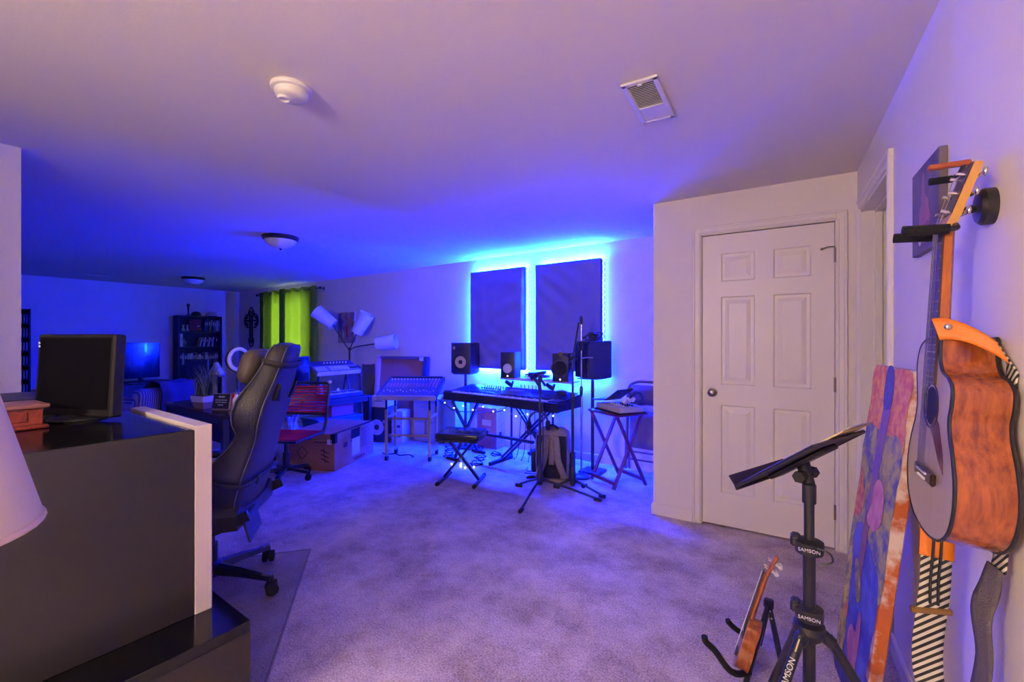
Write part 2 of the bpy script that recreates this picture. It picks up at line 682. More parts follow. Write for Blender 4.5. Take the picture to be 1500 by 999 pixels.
bboard('baseboard_window', [((XF, YW, 0), (C1.x, YW, 0), (0, -1, 0))])
bboard('baseboard_far', [((XF, YB, 0), (XF, YW, 0), (1, 0, 0))])
dn = Vector((DOOR_DIR.y, -DOOR_DIR.x, 0))
bboard('baseboard_door', [(C1 - DOOR_DIR * 0.012, C1 + DOOR_DIR * (D0 - 0.062), dn), (C1 + Vector((0, -0.012, 0)), (C1.x, YW - 0.012, 0), (-1, 0, 0))])
bboard('baseboard_right', [(rwp(O1 + 0.062, 0, 0), rwp(rw_len - 0.15, 0, 0), RIGHT_N)])
bboard('baseboard_left', [((XL, YB, 0), (XL, YL, 0), (1, 0, 0))])

# closet door: six raised panels
door = bpy.data.objects.new('door_1', None)
COL.objects.link(door)
door.matrix_world = dm @ Matrix.Translation((D0, 0.0, 0.0))
struct(door)
DW = D1 - D0 - 0.006
DT = 0.034
yb = 0.012 + DT / 2
st, mu = 0.118, 0.105
rails = [(0.012, 0.235), (0.845, 0.985), (1.595, 1.70), (1.895, DH - 0.006)]
b = MB()
x0 = 0.003
b.box((x0 + st / 2, yb, (rails[0][0] + rails[3][1]) / 2), (st, DT, rails[3][1] - rails[0][0]))
b.box((x0 + DW - st / 2, yb, (rails[0][0] + rails[3][1]) / 2), (st, DT, rails[3][1] - rails[0][0]))
for k in range(3):
    b.box((x0 + DW / 2, yb, (rails[k][1] + rails[k + 1][0]) / 2), (mu, DT, rails[k + 1][0] - rails[k][1]))
for z0, z1 in rails:
    b.box((x0 + DW / 2, yb, (z0 + z1) / 2), (DW - 2 * st, DT, z1 - z0))
b.obj('leaf', TRIM, door, smooth=0)
pw = (DW - 2 * st - mu) / 2
for k in range(3):
    z0, z1 = rails[k][1], rails[k + 1][0]
    for xa in (x0 + st, x0 + DW / 2 + mu / 2):
        b = MB()
        yf = 0.012
        rings = [(0, 0.0), (0.008, 0.009), (0.026, 0.009), (0.052, 0.002), (0.054, 0.002)]
        rows = []
        for ins, dep in rings:
            rows.append([(xa + ins, yf + dep, z0 + ins), (xa + pw - ins, yf + dep, z0 + ins), (xa + pw - ins, yf + dep, z1 - ins), (xa + ins, yf + dep, z1 - ins)])
        rows.insert(0, [(xa, yf + 0.02, z0), (xa + pw, yf + 0.02, z0), (xa + pw, yf + 0.02, z1), (xa, yf + 0.02, z1)])
        b.loft(rows)
        b.obj('panel', TRIM, door, smooth=0)
kn = Matrix.Translation((0.068, 0.012, 0.93)) @ Matrix.Rotation(R(90), 4, 'X')
kb = MB().lathe([(0.031, 0), (0.031, 0.005), (0.014, 0.010), (0.011, 0.03), (0.022, 0.036), (0.027, 0.046), (0.025, 0.056), (0.015, 0.062), (0.004, 0.063)], 24, kn)
kb.obj('knob', NICKEL, door)
MB().box((-0.004, 0.012, 0.93), (0.006, 0.024, 0.055)).obj('strike_plate', NICKEL, door)
for z in (0.235, 1.02, 1.82):
    MB().cyl((DW + 0.006, 0.004, z - 0.045), (DW + 0.006, 0.004, z + 0.045), 0.007, n=10).obj('hinge', NICKEL, door)
b = MB().tube([(DW + 0.004, 0.0, 1.87), (DW - 0.03, -0.004, 1.872), (DW - 0.062, 0.0, 1.862)], 0.004, 6).sphere((DW - 0.062, 0.002, 1.862), 0.008, n=6)
b.obj('security_latch', NICKEL, door)

# ------------------------------------------------------------------ ceiling fittings
sd = thing('smoke_detector', 'round white smoke detector with a test button on the ceiling', 'smoke detector', (-1.745, 0.93, H))
fl = Matrix.Rotation(PI, 4, 'X')
MB().lathe([(0.076, 0), (0.078, 0.006), (0.074, 0.014), (0.066, 0.017)], 36, fl).obj('base_ring', WHITEP, sd)
MB().lathe([(0.062, 0.015), (0.063, 0.022), (0.060, 0.036), (0.052, 0.044), (0.036, 0.047), (0.002, 0.047)], 36, fl).obj('body', WHITEP, sd)
b = MB().lathe([(0.024, 0.0), (0.024, 0.012), (0.019, 0.012), (0.017, 0.006), (0.002, 0.006)], 24, Matrix.Translation((-0.012, -0.024, -0.044)) @ fl)
b.obj('test_button', WHITEP, sd)
MB().sphere((0.056, 0.012, -0.026), 0.004, n=6).obj('status_light', mat('white_led_lens', (240, 240, 240), 0.2, emit=(0.7, 0.8, 1), strength=3), sd)

av = thing('air_vent', 'white rectangular ceiling register with slats over the doorway end', 'air vent', (-0.604, 1.858, H), R(4.6))
b = MB()
for x in (-0.061, 0.061):
    b.box((x, 0, -0.005), (0.022, 0.36, 0.010), bevel=0.003)
for y in (-0.170, 0.170):
    b.box((0, y, -0.005), (0.144, 0.022, 0.010), bevel=0.003)
b.obj('frame', WHITEP, av)
MB().box((0, 0, -0.0008), (0.11, 0.33, 0.0014)).obj('backing', DARKP, av, smooth=0)
sl = None
for k in range(15):
    y = -0.152 + k * 0.0125
    if sl is None:
        sl = MB().box((0, 0, 0), (0.10, 0.010, 0.0018), rot=(R(35), 0, 0)).obj('slat', WHITEP, av, smooth=0)
        o = sl
    else:
        o = sl.copy()
        COL.objects.link(o)
    o.location = (0, y, -0.005)
MB().box((0, 0.098, -0.006), (0.10, 0.118, 0.004), bevel=0.001).obj('damper_plate', WHITEP, av)
MB().box((0, 0.034, -0.0075), (0.10, 0.006, 0.006)).obj('divider', WHITEP, av, smooth=0)
b = MB().box((0.0, -0.160, -0.012), (0.018, 0.010, 0.008), bevel=0.002)
b.obj('damper_lever', WHITEP, av)

lv = thing('air_vent', 'thin pale slot vent on the ceiling near the television', 'air vent', (-9.39, 1.84, H), 0)
MB().box((0, 0, -0.004), (0.07, 0.36, 0.008), bevel=0.002).obj('frame', WHITEP, lv)
MB().box((0, 0, -0.0085), (0.02, 0.32, 0.002)).obj('slot', DARKP, lv, smooth=0)

BOWL = mat('alabaster_glass', (214, 208, 200), 0.25, var=0.08, vscale=9, spec=0.5)
RIM = mat('dark_bronze_rim', (92, 78, 66), 0.28, 0.9)


def dome_light(label, x, y, r, glass):
    t = thing('ceiling_light', label, 'ceiling light', (x, y, H))
    k = r / 0.165
    MB().lathe([(0.165 * k, 0), (0.168 * k, 0.012), (0.160 * k, 0.022), (0.162 * k, 0.032), (0.150 * k, 0.040), (0.140 * k, 0.040)], 40, fl).obj('rim', RIM, t)
    MB().lathe([(0.146 * k, 0.036), (0.135 * k, 0.062), (0.108 * k, 0.088), (0.07 * k, 0.106), (0.03 * k, 0.115), (0.003, 0.117)], 40, fl).obj('glass_bowl', glass, t)
    MB().lathe([(0.012, 0.114), (0.014, 0.120), (0.008, 0.130), (0.002, 0.134)], 12, fl).obj('finial', RIM, t)
    return t


dome_light('unlit alabaster dome ceiling light over the desk with the plant', -4.37, 2.22, 0.165, BOWL)
dome_light('unlit alabaster dome ceiling light close to the bookcase', -8.42, 2.86, 0.165, BOWL)
gl = thing('globe_lamp', 'lit floor lamp with a round glass globe behind the music stand end', 'floor lamp', (LAMP_AT[0], LAMP_AT[1], 0))
MB().lathe([(0.14, 0), (0.14, 0.015), (0.12, 0.025), (0.018, 0.035)], 28).obj('base', BLACKS, gl)
MB().cyl((0, 0, 0.03), (0, 0, 1.63), 0.013, n=12).obj('pole', BLACKS, gl)
MB().sphere((0, 0, 1.76), 0.14, n=14).obj('globe', emit_mat('lit_globe', LAMP_COL, LAMP_POWER), gl)

# ------------------------------------------------------------------ window covers with led strips
CLOTH = mat('navy_grey_cloth', (122, 118, 196), 0.85, bump=0.06, bscale=300)
YC = 4.205


def window_cover(x0, x1, z0, z1, seed, label):
    rnd = random.Random(seed)
    t = thing('window_cover', label, 'window cover', ((x0 + x1) / 2, YC, z0))
    w, h = x1 - x0, z1 - z0
    folds = []
    for _ in range(16):
        cx, cz = (rnd.choice((-1, 1)) * w / 2, rnd.uniform(0, h)) if rnd.random() < 0.5 else (rnd.uniform(-w / 2, w / 2), rnd.choice((0, h)))
        folds.append((cx, cz, rnd.uniform(0, PI), rnd.uniform(0.05, 0.10), rnd.uniform(0.2, 0.5), rnd.uniform(0.4, 1)))

    def surf(s, q):
        x, z = (s - 0.5) * w, q * h
        e = min(1, min(s, 1 - s) / 0.03, min(q, 1 - q) / 0.03)
        dy = 0
        for (cx, cz, an, lam, ext, am) in folds:
            dx, dz = x - cx, z - cz
            uu = dx * math.cos(an) + dz * math.sin(an)
            fall = math.exp(-((dx * dx + dz * dz) / (ext * ext)))
            dy += am * 0.011 * fall * math.sin(uu / lam * 2.2)
        return (x, -0.008 - 0.030 * e - dy * e, z)
    MB().grid(surf, 60, 84).obj('cloth', CLOTH, t, smooth=60)
    MB().box((0, 0.02, h / 2), (w, 0.046, h), bevel=0.004).obj('board', mat('board_edge', (40, 36, 52), 0.7), t)
    i = 0.004
    MB().box((0, (YW - YC + 0.043) / 2, h / 2), (w - 2 * i, YW - YC - 0.045, h - 2 * i)).obj('casing', TRIM, t, smooth=0)
    # led tape round the casing behind the board
    ls = thing('led_strip', label.replace('cloth covered board', 'glowing led tape').replace('over', 'around'), 'led strip', ((x0 + x1) / 2, YC + 0.075, z0), 0)
    b = MB()
    a = 0.0015
    sw = 0.012
    bw, bh = w - 2 * i, h - 2 * i
    MB().box((-bw / 2 - a, 0, h / 2), (0.002, sw, bh)).obj('tape', LED_SIDE, ls, smooth=0)
    b2_ = MB().box((bw / 2 + a, 0, h / 2), (0.002, sw, bh))
    b2_.obj('tape', LED_DIM, ls, smooth=0)
    b.box((0, 0, h / 2 - bh / 2 - a), (bw, sw, 0.002))
    b.box((0, 0, h / 2 + bh / 2 + a), (bw, sw, 0.002))
    b.obj('tape', LED, ls, smooth=0)
    n = 40
    for k in range(n):
        z = h / 2 - bh / 2 + (k + 0.5) * bh / n
        o = MB().box((bw / 2 + 0.005, (0.018 if k % 2 else -0.014), z), (0.004, 0.010, 0.008)) if k == 0 else None
        if k == 0:
            first = o.obj('led_chip', LEDDOT, ls, smooth=0)
            base_z = z
        else:
            c = first.copy()
            COL.objects.link(c)
            c.location = (0, 0.032 if k % 2 else 0, z - base_z)
    return t


pa, pb_ = on_y(690, 397, YC), on_y(768, 540, YC)
window_cover(pa.x, pb_.x, 0.945, 2.135, 3, 'dark cloth covered board over the window behind the white coned pair of speakers')
pc, pd = on_y(785, 386, YC), on_y(880, 540, YC)
window_cover(pc.x, pd.x, 0.955, 2.135, 11, 'dark cloth covered board over the window nearer the closet corner')

# ------------------------------------------------------------------ curtain over the far window
OLIVE = translucent_mat('olive_curtain_cloth', (118, 142, 34), share=0.5)
YCU = 4.21
ct = thing('curtain', 'olive green grommet curtain backlit by the window', 'curtain', (-8.09, YCU, 0.42))
CWD = 2.0


def curt(s, q):
    x = (s - 0.5) * (CWD - 0.10 * (1 - q) * 0)
    z = q * 1.80
    ph = s * 2 * PI * 6
    a = 0.045 + 0.012 * (1 - q)
    return (x + 0.012 * math.sin(ph * 0.5 + q * 2) * (1 - q), a * math.sin(ph) * (0.85 + 0.15 * math.sin(5 * s)), z)


MB().grid(curt, 200, 14).obj('cloth', OLIVE, ct, smooth=80)
xf0, xf1 = on_y(410, 480, YCU - 0.06).x + 8.09, on_y(417, 480, YCU - 0.06).x + 8.09
MB().grid(lambda s_, q: (xf0 + (xf1 - xf0) * s_, -0.062 + 0.012 * math.sin(PI * s_) * -1, q * 1.80), 6, 3).obj('overlap_fold', OLIVE, ct, smooth=80, thick=0.02)
g0 = None
for k in range(16):
    s = (k + 0.0) / 16 + 1 / 32.0
    c = curt((k + 0.5) / 16, 1)
    M_ = Matrix.Translation((0, 0, 0)) @ Matrix.Rotation(R(90), 4, 'Y')
    if g0 is None:
        ring = [(0.0, 0.026 * math.cos(a), 0.026 * math.sin(a)) for a in [2 * PI * i / 16 for i in range(16)]]
        g0 = MB().tube(ring, 0.006, 6, closed=True).obj('grommet', CHROME, ct)
        o = g0
    else:
        o = g0.copy()
        COL.objects.link(o)
    o.location = ((k * 0.5) / 8 * CWD - CWD / 2 + CWD / 16 * 0.0 + 0.004, 0, 1.755)
cr_ = thing('curtain_rod', 'dark curtain rod with round end knobs above the olive curtain', 'curtain rod', (-8.09, YCU, 2.175))
MB().cyl((-1.10, 0, 0), (1.10, 0, 0), 0.010, n=12).obj('rod', BLACKS, cr_)
for s in (-1, 1):
    MB().sphere((s * 1.115, 0, 0), 0.024, n=8).obj('finial', BLACKS, cr_)
    b = MB().cyl((s * 1.06, 0.0, 0), (s * 1.06, YW - YCU, 0), 0.007, n=8).box((s * 1.06, YW - YCU - 0.004, 0), (0.03, 0.008, 0.06), bevel=0.002)
    b.obj('bracket', BLACKS, cr_)

# ------------------------------------------------------------------ ornate cross on the far end of the window wall
cp = on_y(367, 480, 4.29)
cross = thing('wall_cross', 'black ornate metal cross on the wall beside the olive curtain', 'cross', (cp.x, YW - 0.012, 1.145))
b = MB()
for dx in (-0.045, 0.045):
    b.bar((dx, 0, 0.16), (dx, 0, 0.66), 0.016, 0.03)
b.bar((-0.27, 0, 0.54), (0.27, 0, 0.54), 0.016, 0.035)
b.obj('bars', BLACKS, cross)


def scroll(cx, cz, r, turns=1.3, a0=0.0, sg=1):
    return [(cx + r * (1 - 0.75 * i / 26) * math.cos(a0 + sg * turns * 2 * PI * i / 26), 0, cz + r * (1 - 0.75 * i / 26) * math.sin(a0 + sg * turns * 2 * PI * i / 26)) for i in range(27)]


for sx in (-1, 1):
    b = MB()
    b.tube(scroll(sx * 0.19, 0.62, 0.07, a0=R(270), sg=sx), 0.011, 6)
    b.tube(scroll(sx * 0.19, 0.46, 0.07, a0=R(90), sg=-sx), 0.011, 6)
    b.tube(scroll(sx * 0.065, 0.70, 0.065, a0=R(270), sg=sx), 0.011, 6)
    b.tube(bez((sx * 0.30, 0, 0.54), (sx * 0.29, 0, 0.66), (sx * 0.16, 0, 0.72), (sx * 0.05, 0, 0.64)), 0.011, 6)
    b.tube(bez((sx * 0.30, 0, 0.54), (sx * 0.29, 0, 0.42), (sx * 0.16, 0, 0.36), (sx * 0.05, 0, 0.42)), 0.011, 6)
    b.tube(bez((0, 0, 0.82), (sx * 0.12, 0, 0.74), (sx * 0.13, 0, 0.68), (sx * 0.03, 0, 0.62)), 0.012, 6)
    b.obj('scrollwork', BLACKS, cross)
    b = MB()
    b.tube(bez((0, 0, 0.0), (sx * 0.11, 0, 0.03), (sx * 0.11, 0, 0.14), (sx * 0.03, 0, 0.2)), 0.012, 6)
    b.tube(scroll(sx * 0.055, 0.12, 0.06, a0=R(90), sg=-sx), 0.011, 6)
    b.obj('scrollwork', BLACKS, cross)
ring = [(0.075 * math.cos(a), -0.005, 0.54 + 0.075 * math.sin(a)) for a in [2 * PI * i / 20 for i in range(20)]]
MB().tube(ring, 0.012, 6, closed=True).obj('centre_ring', BLACKS, cross)

# ------------------------------------------------------------------ bookcase on the far wall
BCX, BY0, BY1 = -9.93, 3.13, 3.87            # front plane, sides
bcw, bcd, bch = BY1 - BY0, 0.27, 1.755
bk = thing('bookcase', 'tall black bookcase full of books on the far wall', 'bookcase', (BCX, (BY0 + BY1) / 2, 0), R(90))
# local: x to the right along the wall, y into the wall (away from the room)
BKM = mat('black_oak_veneer', (22, 19, 24), 0.5, var=0.2, vscale=40)
for s in (-1, 1):
    MB().box((s * (bcw / 2 - 0.0125), bcd / 2, bch / 2), (0.025, bcd, bch)).obj('side_panel', BKM, bk, smooth=0)
MB().box((0, bcd - 0.004, bch / 2), (bcw - 0.05, 0.008, bch)).obj('back_panel', BKM, bk, smooth=0)
MB().box((0, bcd / 2, bch - 0.0125), (bcw - 0.05, bcd, 0.025)).obj('top_panel', BKM, bk, smooth=0)
shelf_z = [0.07, 0.42, 0.80, 1.14, 1.445]
for z in shelf_z:
    MB().box((0, bcd / 2 - 0.004, z), (bcw - 0.05, bcd - 0.008, 0.025)).obj('shelf', BKM, bk, smooth=0)
MB().box((0, 0.02, 0.028), (bcw - 0.05, 0.012, 0.056)).obj('plinth', BKM, bk, smooth=0)


def bkp(x, y, z):
    return Vector((BCX - y, (BY0 + BY1) / 2 + x, z))


def book(x, z, w, h, d, col, lean=0.0, label='', group='', flat=False):
    """a book with cover boards, spine and a page block; spine faces the room"""
    loc = bkp(x, 0.05, z)
    t = thing('book', label, 'book', loc, R(90), group)
    cm = mat('book_cloth_%d_%d_%d' % col, col, 0.6)
    b = MB()
    b.box((-w / 2 + 0.0015, d / 2, h / 2), (0.003, d, h))
    b.box((w / 2 - 0.0015, d / 2, h / 2), (0.003, d, h))
    b.box((0, 0.0015, h / 2), (w - 0.006, 0.003, h))
    c = b.obj('cover', cm, t, smooth=0)
    p = MB().box((0, d / 2 + 0.0015, h / 2), (w - 0.006, d - 0.003, h - 0.008)).obj('pages', mat('paper_pages', (214, 206, 190), 0.8), t, smooth=0)
    b = MB().box((0, -0.0004, h * 0.62), (w * 0.55, 0.001, h * 0.3))
    q = b.obj('spine_title', mat('spine_print', (190, 186, 176), 0.6), t, smooth=0)
    t.rotation_euler = (0, 0, R(90))
    if lean:
        t.matrix_world = Matrix.Translation(loc) @ Matrix.Rotation(R(90), 4, 'Z') @ Matrix.Rotation(lean, 4, 'Y')
    return t


pal = [(196, 192, 200), (60, 52, 56), (150, 140, 150), (30, 28, 34), (96, 84, 92), (176, 172, 186), (44, 40, 60), (120, 104, 96), (24, 24, 28), (84, 76, 70)]
rb = random.Random(5)
# top shelf: leaning books at the right
x = 0.078
for k in range(8):
    w = rb.uniform(0.02, 0.032)
    col = [(40, 60, 150), (90, 90, 110), (36, 36, 44), (150, 150, 160), (60, 60, 80), (120, 110, 110), (180, 176, 180), (130, 124, 126)][k]
    book(x, 1.458 + 0.002, w, rb.uniform(0.21, 0.245), 0.16, col, lean=R(7) if k < 4 else 0.0, label='slim upright book on the top shelf of the black bookcase', group='books on the top shelf')
    x += w + (0.004 if k != 3 else 0.034)
# second shelf
x = -0.325
for k, (w, h, col) in enumerate([(0.042, 0.25, (226, 222, 232)), (0.03, 0.16, (120, 104, 90)), (0.02, 0.13, (90, 84, 80))]):
    book(x + w / 2, 1.155, w, h, 0.16, col, label=['thick white book at the end of the second shelf', 'short tan book beside the thick white one', 'small dark book beside the short tan one'][k], group='books on the second shelf')
    x += w + 0.003
x = 0.0
for k in range(8):
    w = rb.uniform(0.022, 0.034)
    book(x, 1.155 + 0.004, w, rb.uniform(0.18, 0.215), 0.15, pal[(k * 3) % 6 if k % 2 else 0], lean=R(13 - k) if k < 7 else 0, label='pale book leaning in the row on the second shelf', group='leaning books on the second shelf')
    x += w + (0.009 if k < 6 else 0.05)
# third shelf: packed
x = -0.325
k = 0
while x < 0.30:
    w = rb.uniform(0.022, 0.04)
    if 0.06 < x < 0.11:
        x += 0.03
    book(x + w / 2, 0.815, w, rb.uniform(0.19, 0.24), 0.16, pal[rb.randrange(10)], label='upright book packed on the third shelf of the bookcase', group='books packed on the third shelf')
    x += w + 0.002
    k += 1
# fourth shelf: flat pile
z = 0.4335
for k in range(4):
    t = book(0.0, 0.0, 0.026, 0.26, 0.18, pal[[0, 4, 2, 6][k]], label='book lying flat in the pile on the fourth shelf', group='books lying flat')
    p = bkp(-0.32, 0.03, z + 0.013)
    t.matrix_world = Matrix.Translation(p) @ Matrix.Rotation(R(90), 4, 'Z') @ Matrix.Rotation(R(90), 4, 'Y')
    z += 0.0275

# ornaments on the shelves
for k, dx in enumerate((-0.27, -0.205)):
    t = thing('figurine', 'small pale seated figurine on the top bookcase shelf', 'figurine', bkp(dx, 0.07, 1.458), R(90), 'pale figurines on the bookcase')
    PALEC = mat('pale_ceramic', (196, 186, 168), 0.5)
    MB().lathe([(0.026, 0), (0.028, 0.02), (0.02, 0.05), (0.013, 0.075), (0.01, 0.083)], 14).obj('body', PALEC, t)
    MB().sphere((0, 0, 0.098), 0.018, n=8).obj('head', PALEC, t)
    for s in (-1, 1):
        MB().sphere((s * 0.012, 0, 0.118), 0.007, (1, 0.6, 1.3), n=6).obj('ear', PALEC, t)
t = thing('box', 'maroon box standing on the top bookcase shelf', 'box', bkp(-0.06, 0.09, 1.458), R(90))
MAROON = mat('maroon_card', (112, 30, 50), 0.6, var=0.1, vscale=14)
MB().box((0, 0.05, 0.115), (0.21, 0.10, 0.23), bevel=0.004).obj('carton', MAROON, t)
MB().box((0.05, -0.001, 0.10), (0.035, 0.002, 0.02)).obj('label', mat('sticker', (220, 214, 214), 0.5), t, smooth=0)
t = thing('toy_car', 'tiny red ornament in front of the maroon box', 'ornament', bkp(0.0, 0.045, 1.458), R(90))
MB().box((0, 0, 0.02), (0.055, 0.03, 0.024), bevel=0.007, seg=2).obj('body', mat('red_enamel', (150, 24, 26), 0.3), t)
MB().box((0, 0, 0.038), (0.03, 0.026, 0.018), bevel=0.006, seg=2).obj('cabin', mat('brass_yellow', (190, 150, 60), 0.4), t)
for sx in (-1, 1):
    for sy in (-1, 1):
        MB().cyl((sx * 0.018, sy * 0.012, 0.008), (sx * 0.018, sy * 0.017, 0.008), 0.008, n=10).obj('wheel', RUBBER, t)
t = thing('box', 'grey brown carton on the fourth bookcase shelf', 'box', bkp(0.21, 0.06, 0.4335), R(90))
MB().box((0, 0.06, 0.12), (0.20, 0.12, 0.24), bevel=0.003).obj('carton', mat('kraft_board', (150, 118, 88), 0.8), t)
MB().box((0, 0.06, 0.241), (0.20, 0.03, 0.001)).obj('tape', mat('packing_tape', (190, 170, 130), 0.3), t, smooth=0)
# things on top of the bookcase
zt = bch
t = thing('microphone', 'dark dynamic microphone standing upright on top of the bookcase', 'microphone', bkp(-0.19, 0.06, zt), R(90))
MB().lathe([(0.04, 0), (0.04, 0.008), (0.012, 0.014), (0.012, 0.06)], 16).obj('base', BLACKP, t)
MB().lathe([(0.012, 0.06), (0.017, 0.14), (0.019, 0.17)], 14).obj('handle', BLACKP, t)
MB().sphere((0.0, 0, 0.20), 0.03, (1, 1, 1.15), n=8).obj('grille', DARKP, t)
t = thing('cap', 'black cap lying on top of the bookcase', 'cap', bkp(-0.03, 0.15, zt), R(90))
t.scale = (0.74, 0.74, 0.9)
CAPM = mat('black_cotton', (20, 19, 22), 0.9, bump=0.2, bscale=300)
MB().lathe([(0.11, 0), (0.112, 0.03), (0.10, 0.065), (0.07, 0.09), (0.03, 0.10), (0.002, 0.102)], 20).obj('crown', CAPM, t)
b = MB().grid(lambda s, q: ((0.10 + 0.07 * q) * math.cos(PI * (1 + s)), (0.10 + 0.03 * q) * math.sin(PI * (1 + s)) , 0.012 - 0.01 * q + 0.012 * abs(s - .5)), 16, 4)
b.obj('visor', CAPM, t, thick=0.004)
t = thing('bowl', 'pale bowl upside down on top of the bookcase', 'bowl', bkp(0.225, 0.13, zt), R(90))
MB().lathe([(0.10, 0), (0.105, 0.008), (0.085, 0.06), (0.06, 0.075), (0.055, 0.082), (0.002, 0.082)], 24).obj('bowl_body', PALEC, t)
MB().lathe([(0.107, 0.0), (0.110, 0.004), (0.107, 0.012)], 24, cap0=False, cap1=False).obj('rim', mat('dark_glaze', (36, 30, 34), 0.3), t)

# ------------------------------------------------------------------ television, console, media tower
tv = thing('television', 'large flat television with a glossy dark screen', 'television', (-9.86, 2.18, 0.56), R(90))
MB().box((0, 0.0, 0.37), (1.28, 0.045, 0.62), bevel=0.006, M=Matrix.Translation((0, 0.0, 0))).obj('housing', BLACKG, tv)
MB().box((0, -0.0235, 0.375), (1.25, 0.002, 0.585)).obj('screen', mat('tv_screen', (6, 6, 9), 0.12, spec=0.8, coat=0.5), tv, smooth=0)
for s in (-1, 1):
    MB().bar((s * 0.35, 0.0, 0.07), (s * 0.38, -0.11, 0.008), 0.03, 0.012).bar((s * 0.35, 0, 0.07), (s * 0.38, 0.11, 0.008), 0.03, 0.012).obj('foot', BLACKP, tv)
cn = thing('tv_console', 'low black media console under the television', 'console', (-9.86, 2.18, 0), R(90))
MB().box((0, 0, 0.545), (1.5, 0.42, 0.03), bevel=0.003).obj('top', BKM, cn)
for x in (-0.735, 0.0, 0.735):
    MB().box((x, 0, 0.265), (0.03, 0.42, 0.53)).obj('side_panel', BKM, cn, smooth=0)
for x in (-0.367, 0.367):
    d_ = MB().box((x, -0.20, 0.29), (0.69, 0.02, 0.46), bevel=0.002).obj('door', BLACKV, cn)
    MB().cyl((x * 0.15, -0.225, 0.33), (x * 0.15, -0.21, 0.33), 0.012, n=10).obj('knob', NICKEL, d_)
MB().box((0, 0, 0.03), (1.44, 0.40, 0.03)).obj('shelf', BKM, cn, smooth=0)

mt = thing('media_tower', 'narrow tall black media shelf behind the partition end', 'shelf', (-9.98, 1.08, 0), R(90))
for s in (-1, 1):
    MB().box((s * 0.155, 0.11, 0.885), (0.02, 0.22, 1.77)).obj('side_panel', BKM, mt, smooth=0)
MB().box((0, 0.216, 0.885), (0.30, 0.008, 1.77)).obj('back_panel', BKM, mt, smooth=0)
for k in range(9):
    MB().box((0, 0.105, 0.03 + k * 0.216), (0.29, 0.21, 0.018)).obj('shelf', BKM, mt, smooth=0)
for k in range(8):
    for j in range(3):
        c = [(50, 50, 60), (90, 90, 100), (30, 30, 36), (120, 120, 140)][(k + j) % 4]
        t = thing('disc_case', 'slim disc case standing in the narrow media shelf', 'disc case', (-9.98, 1.08 + 0.135 - j * 0.03 - 0.01, 0.0395 + k * 0.216), R(90), 'disc cases in the narrow media shelf')
        MB().box((0, 0.07, 0.07), (0.014, 0.13, 0.14), bevel=0.001).obj('case', mat('case_%d' % c[0], c, 0.3), t)
        MB().box((0, 0.0045, 0.07), (0.011, 0.001, 0.12)).obj('spine_card', mat('spine_card', (170, 170, 180), 0.5), t, smooth=0)

# ------------------------------------------------------------------ sofa with blanket
STRIPE = wave_mat('ticking_stripe', (176, 170, 186), (104, 100, 122), 14.0, 'X', 0.85, (0.3, 0.6))
so = thing('armchair', 'striped upholstered armchair with a rolled arm', 'armchair', (-6.55, 1.80, 0), R(-72))
b = MB().box((0, 0.02, 0.20), (0.80, 0.78, 0.22), bevel=0.03, seg=2)
b.obj('base', STRIPE, so)
MB().box((0, -0.06, 0.38), (0.58, 0.62, 0.15), bevel=0.05, seg=3).obj('seat_cushion', STRIPE, so)
for s in (-1, 1):
    b = MB()
    prof = [(-0.07, 0.08), (0.07, 0.08), (0.07, 0.48), (0.10, 0.53), (0.105, 0.60), (0.06, 0.655), (0.0, 0.665), (-0.06, 0.655), (-0.105, 0.60), (-0.10, 0.53), (-0.07, 0.48)]
    b.prism(prof, -0.40, 0.40, M=Matrix.Translation((s * 0.37, 0, 0)) @ Matrix.Rotation(R(90), 4, 'X'))
    b.obj('arm', STRIPE, so)
MB().box((0, 0.36, 0.50), (0.86, 0.18, 0.52), bevel=0.07, seg=3, rot=(R(-8), 0, 0)).obj('backrest', STRIPE, so)
for sx in (-1, 1):
    for sy in (-1, 1):
        MB().cyl((sx * 0.36, sy * 0.34, 0), (sx * 0.36, sy * 0.34, 0.10), 0.02, 0.028, n=10).obj('foot', BKM, so)
# throw draped over the backrest
BLK = mat('slate_knit', (74, 70, 100), 0.95, bump=0.5, bscale=120)
bl = thing('throw_blanket', 'slate blue throw blanket draped over the striped armchair', 'blanket', (-6.55, 1.80, 0), R(-72))


def drape(s, q):
    x = (s - 0.5) * 0.50
    pth = [(-0.12, 0.482), (0.16, 0.486), (0.195, 0.53), (0.255, 0.74), (0.31, 0.805), (0.40, 0.825), (0.50, 0.80), (0.545, 0.70), (0.515, 0.40), (0.50, 0.30)]
    f = q * (len(pth) - 1)
    i = min(int(f), len(pth) - 2)
    t_ = f - i
    y = pth[i][0] * (1 - t_) + pth[i + 1][0] * t_
    z = pth[i][1] * (1 - t_) + pth[i + 1][1] * t_
    return (x, y + 0.008 * math.sin(x * 30 + q * 3), z + 0.010 * math.sin(x * 23 + q * 5))


MB().grid(drape, 40, 40).obj('cloth', BLK, bl, thick=0.012, smooth=60)

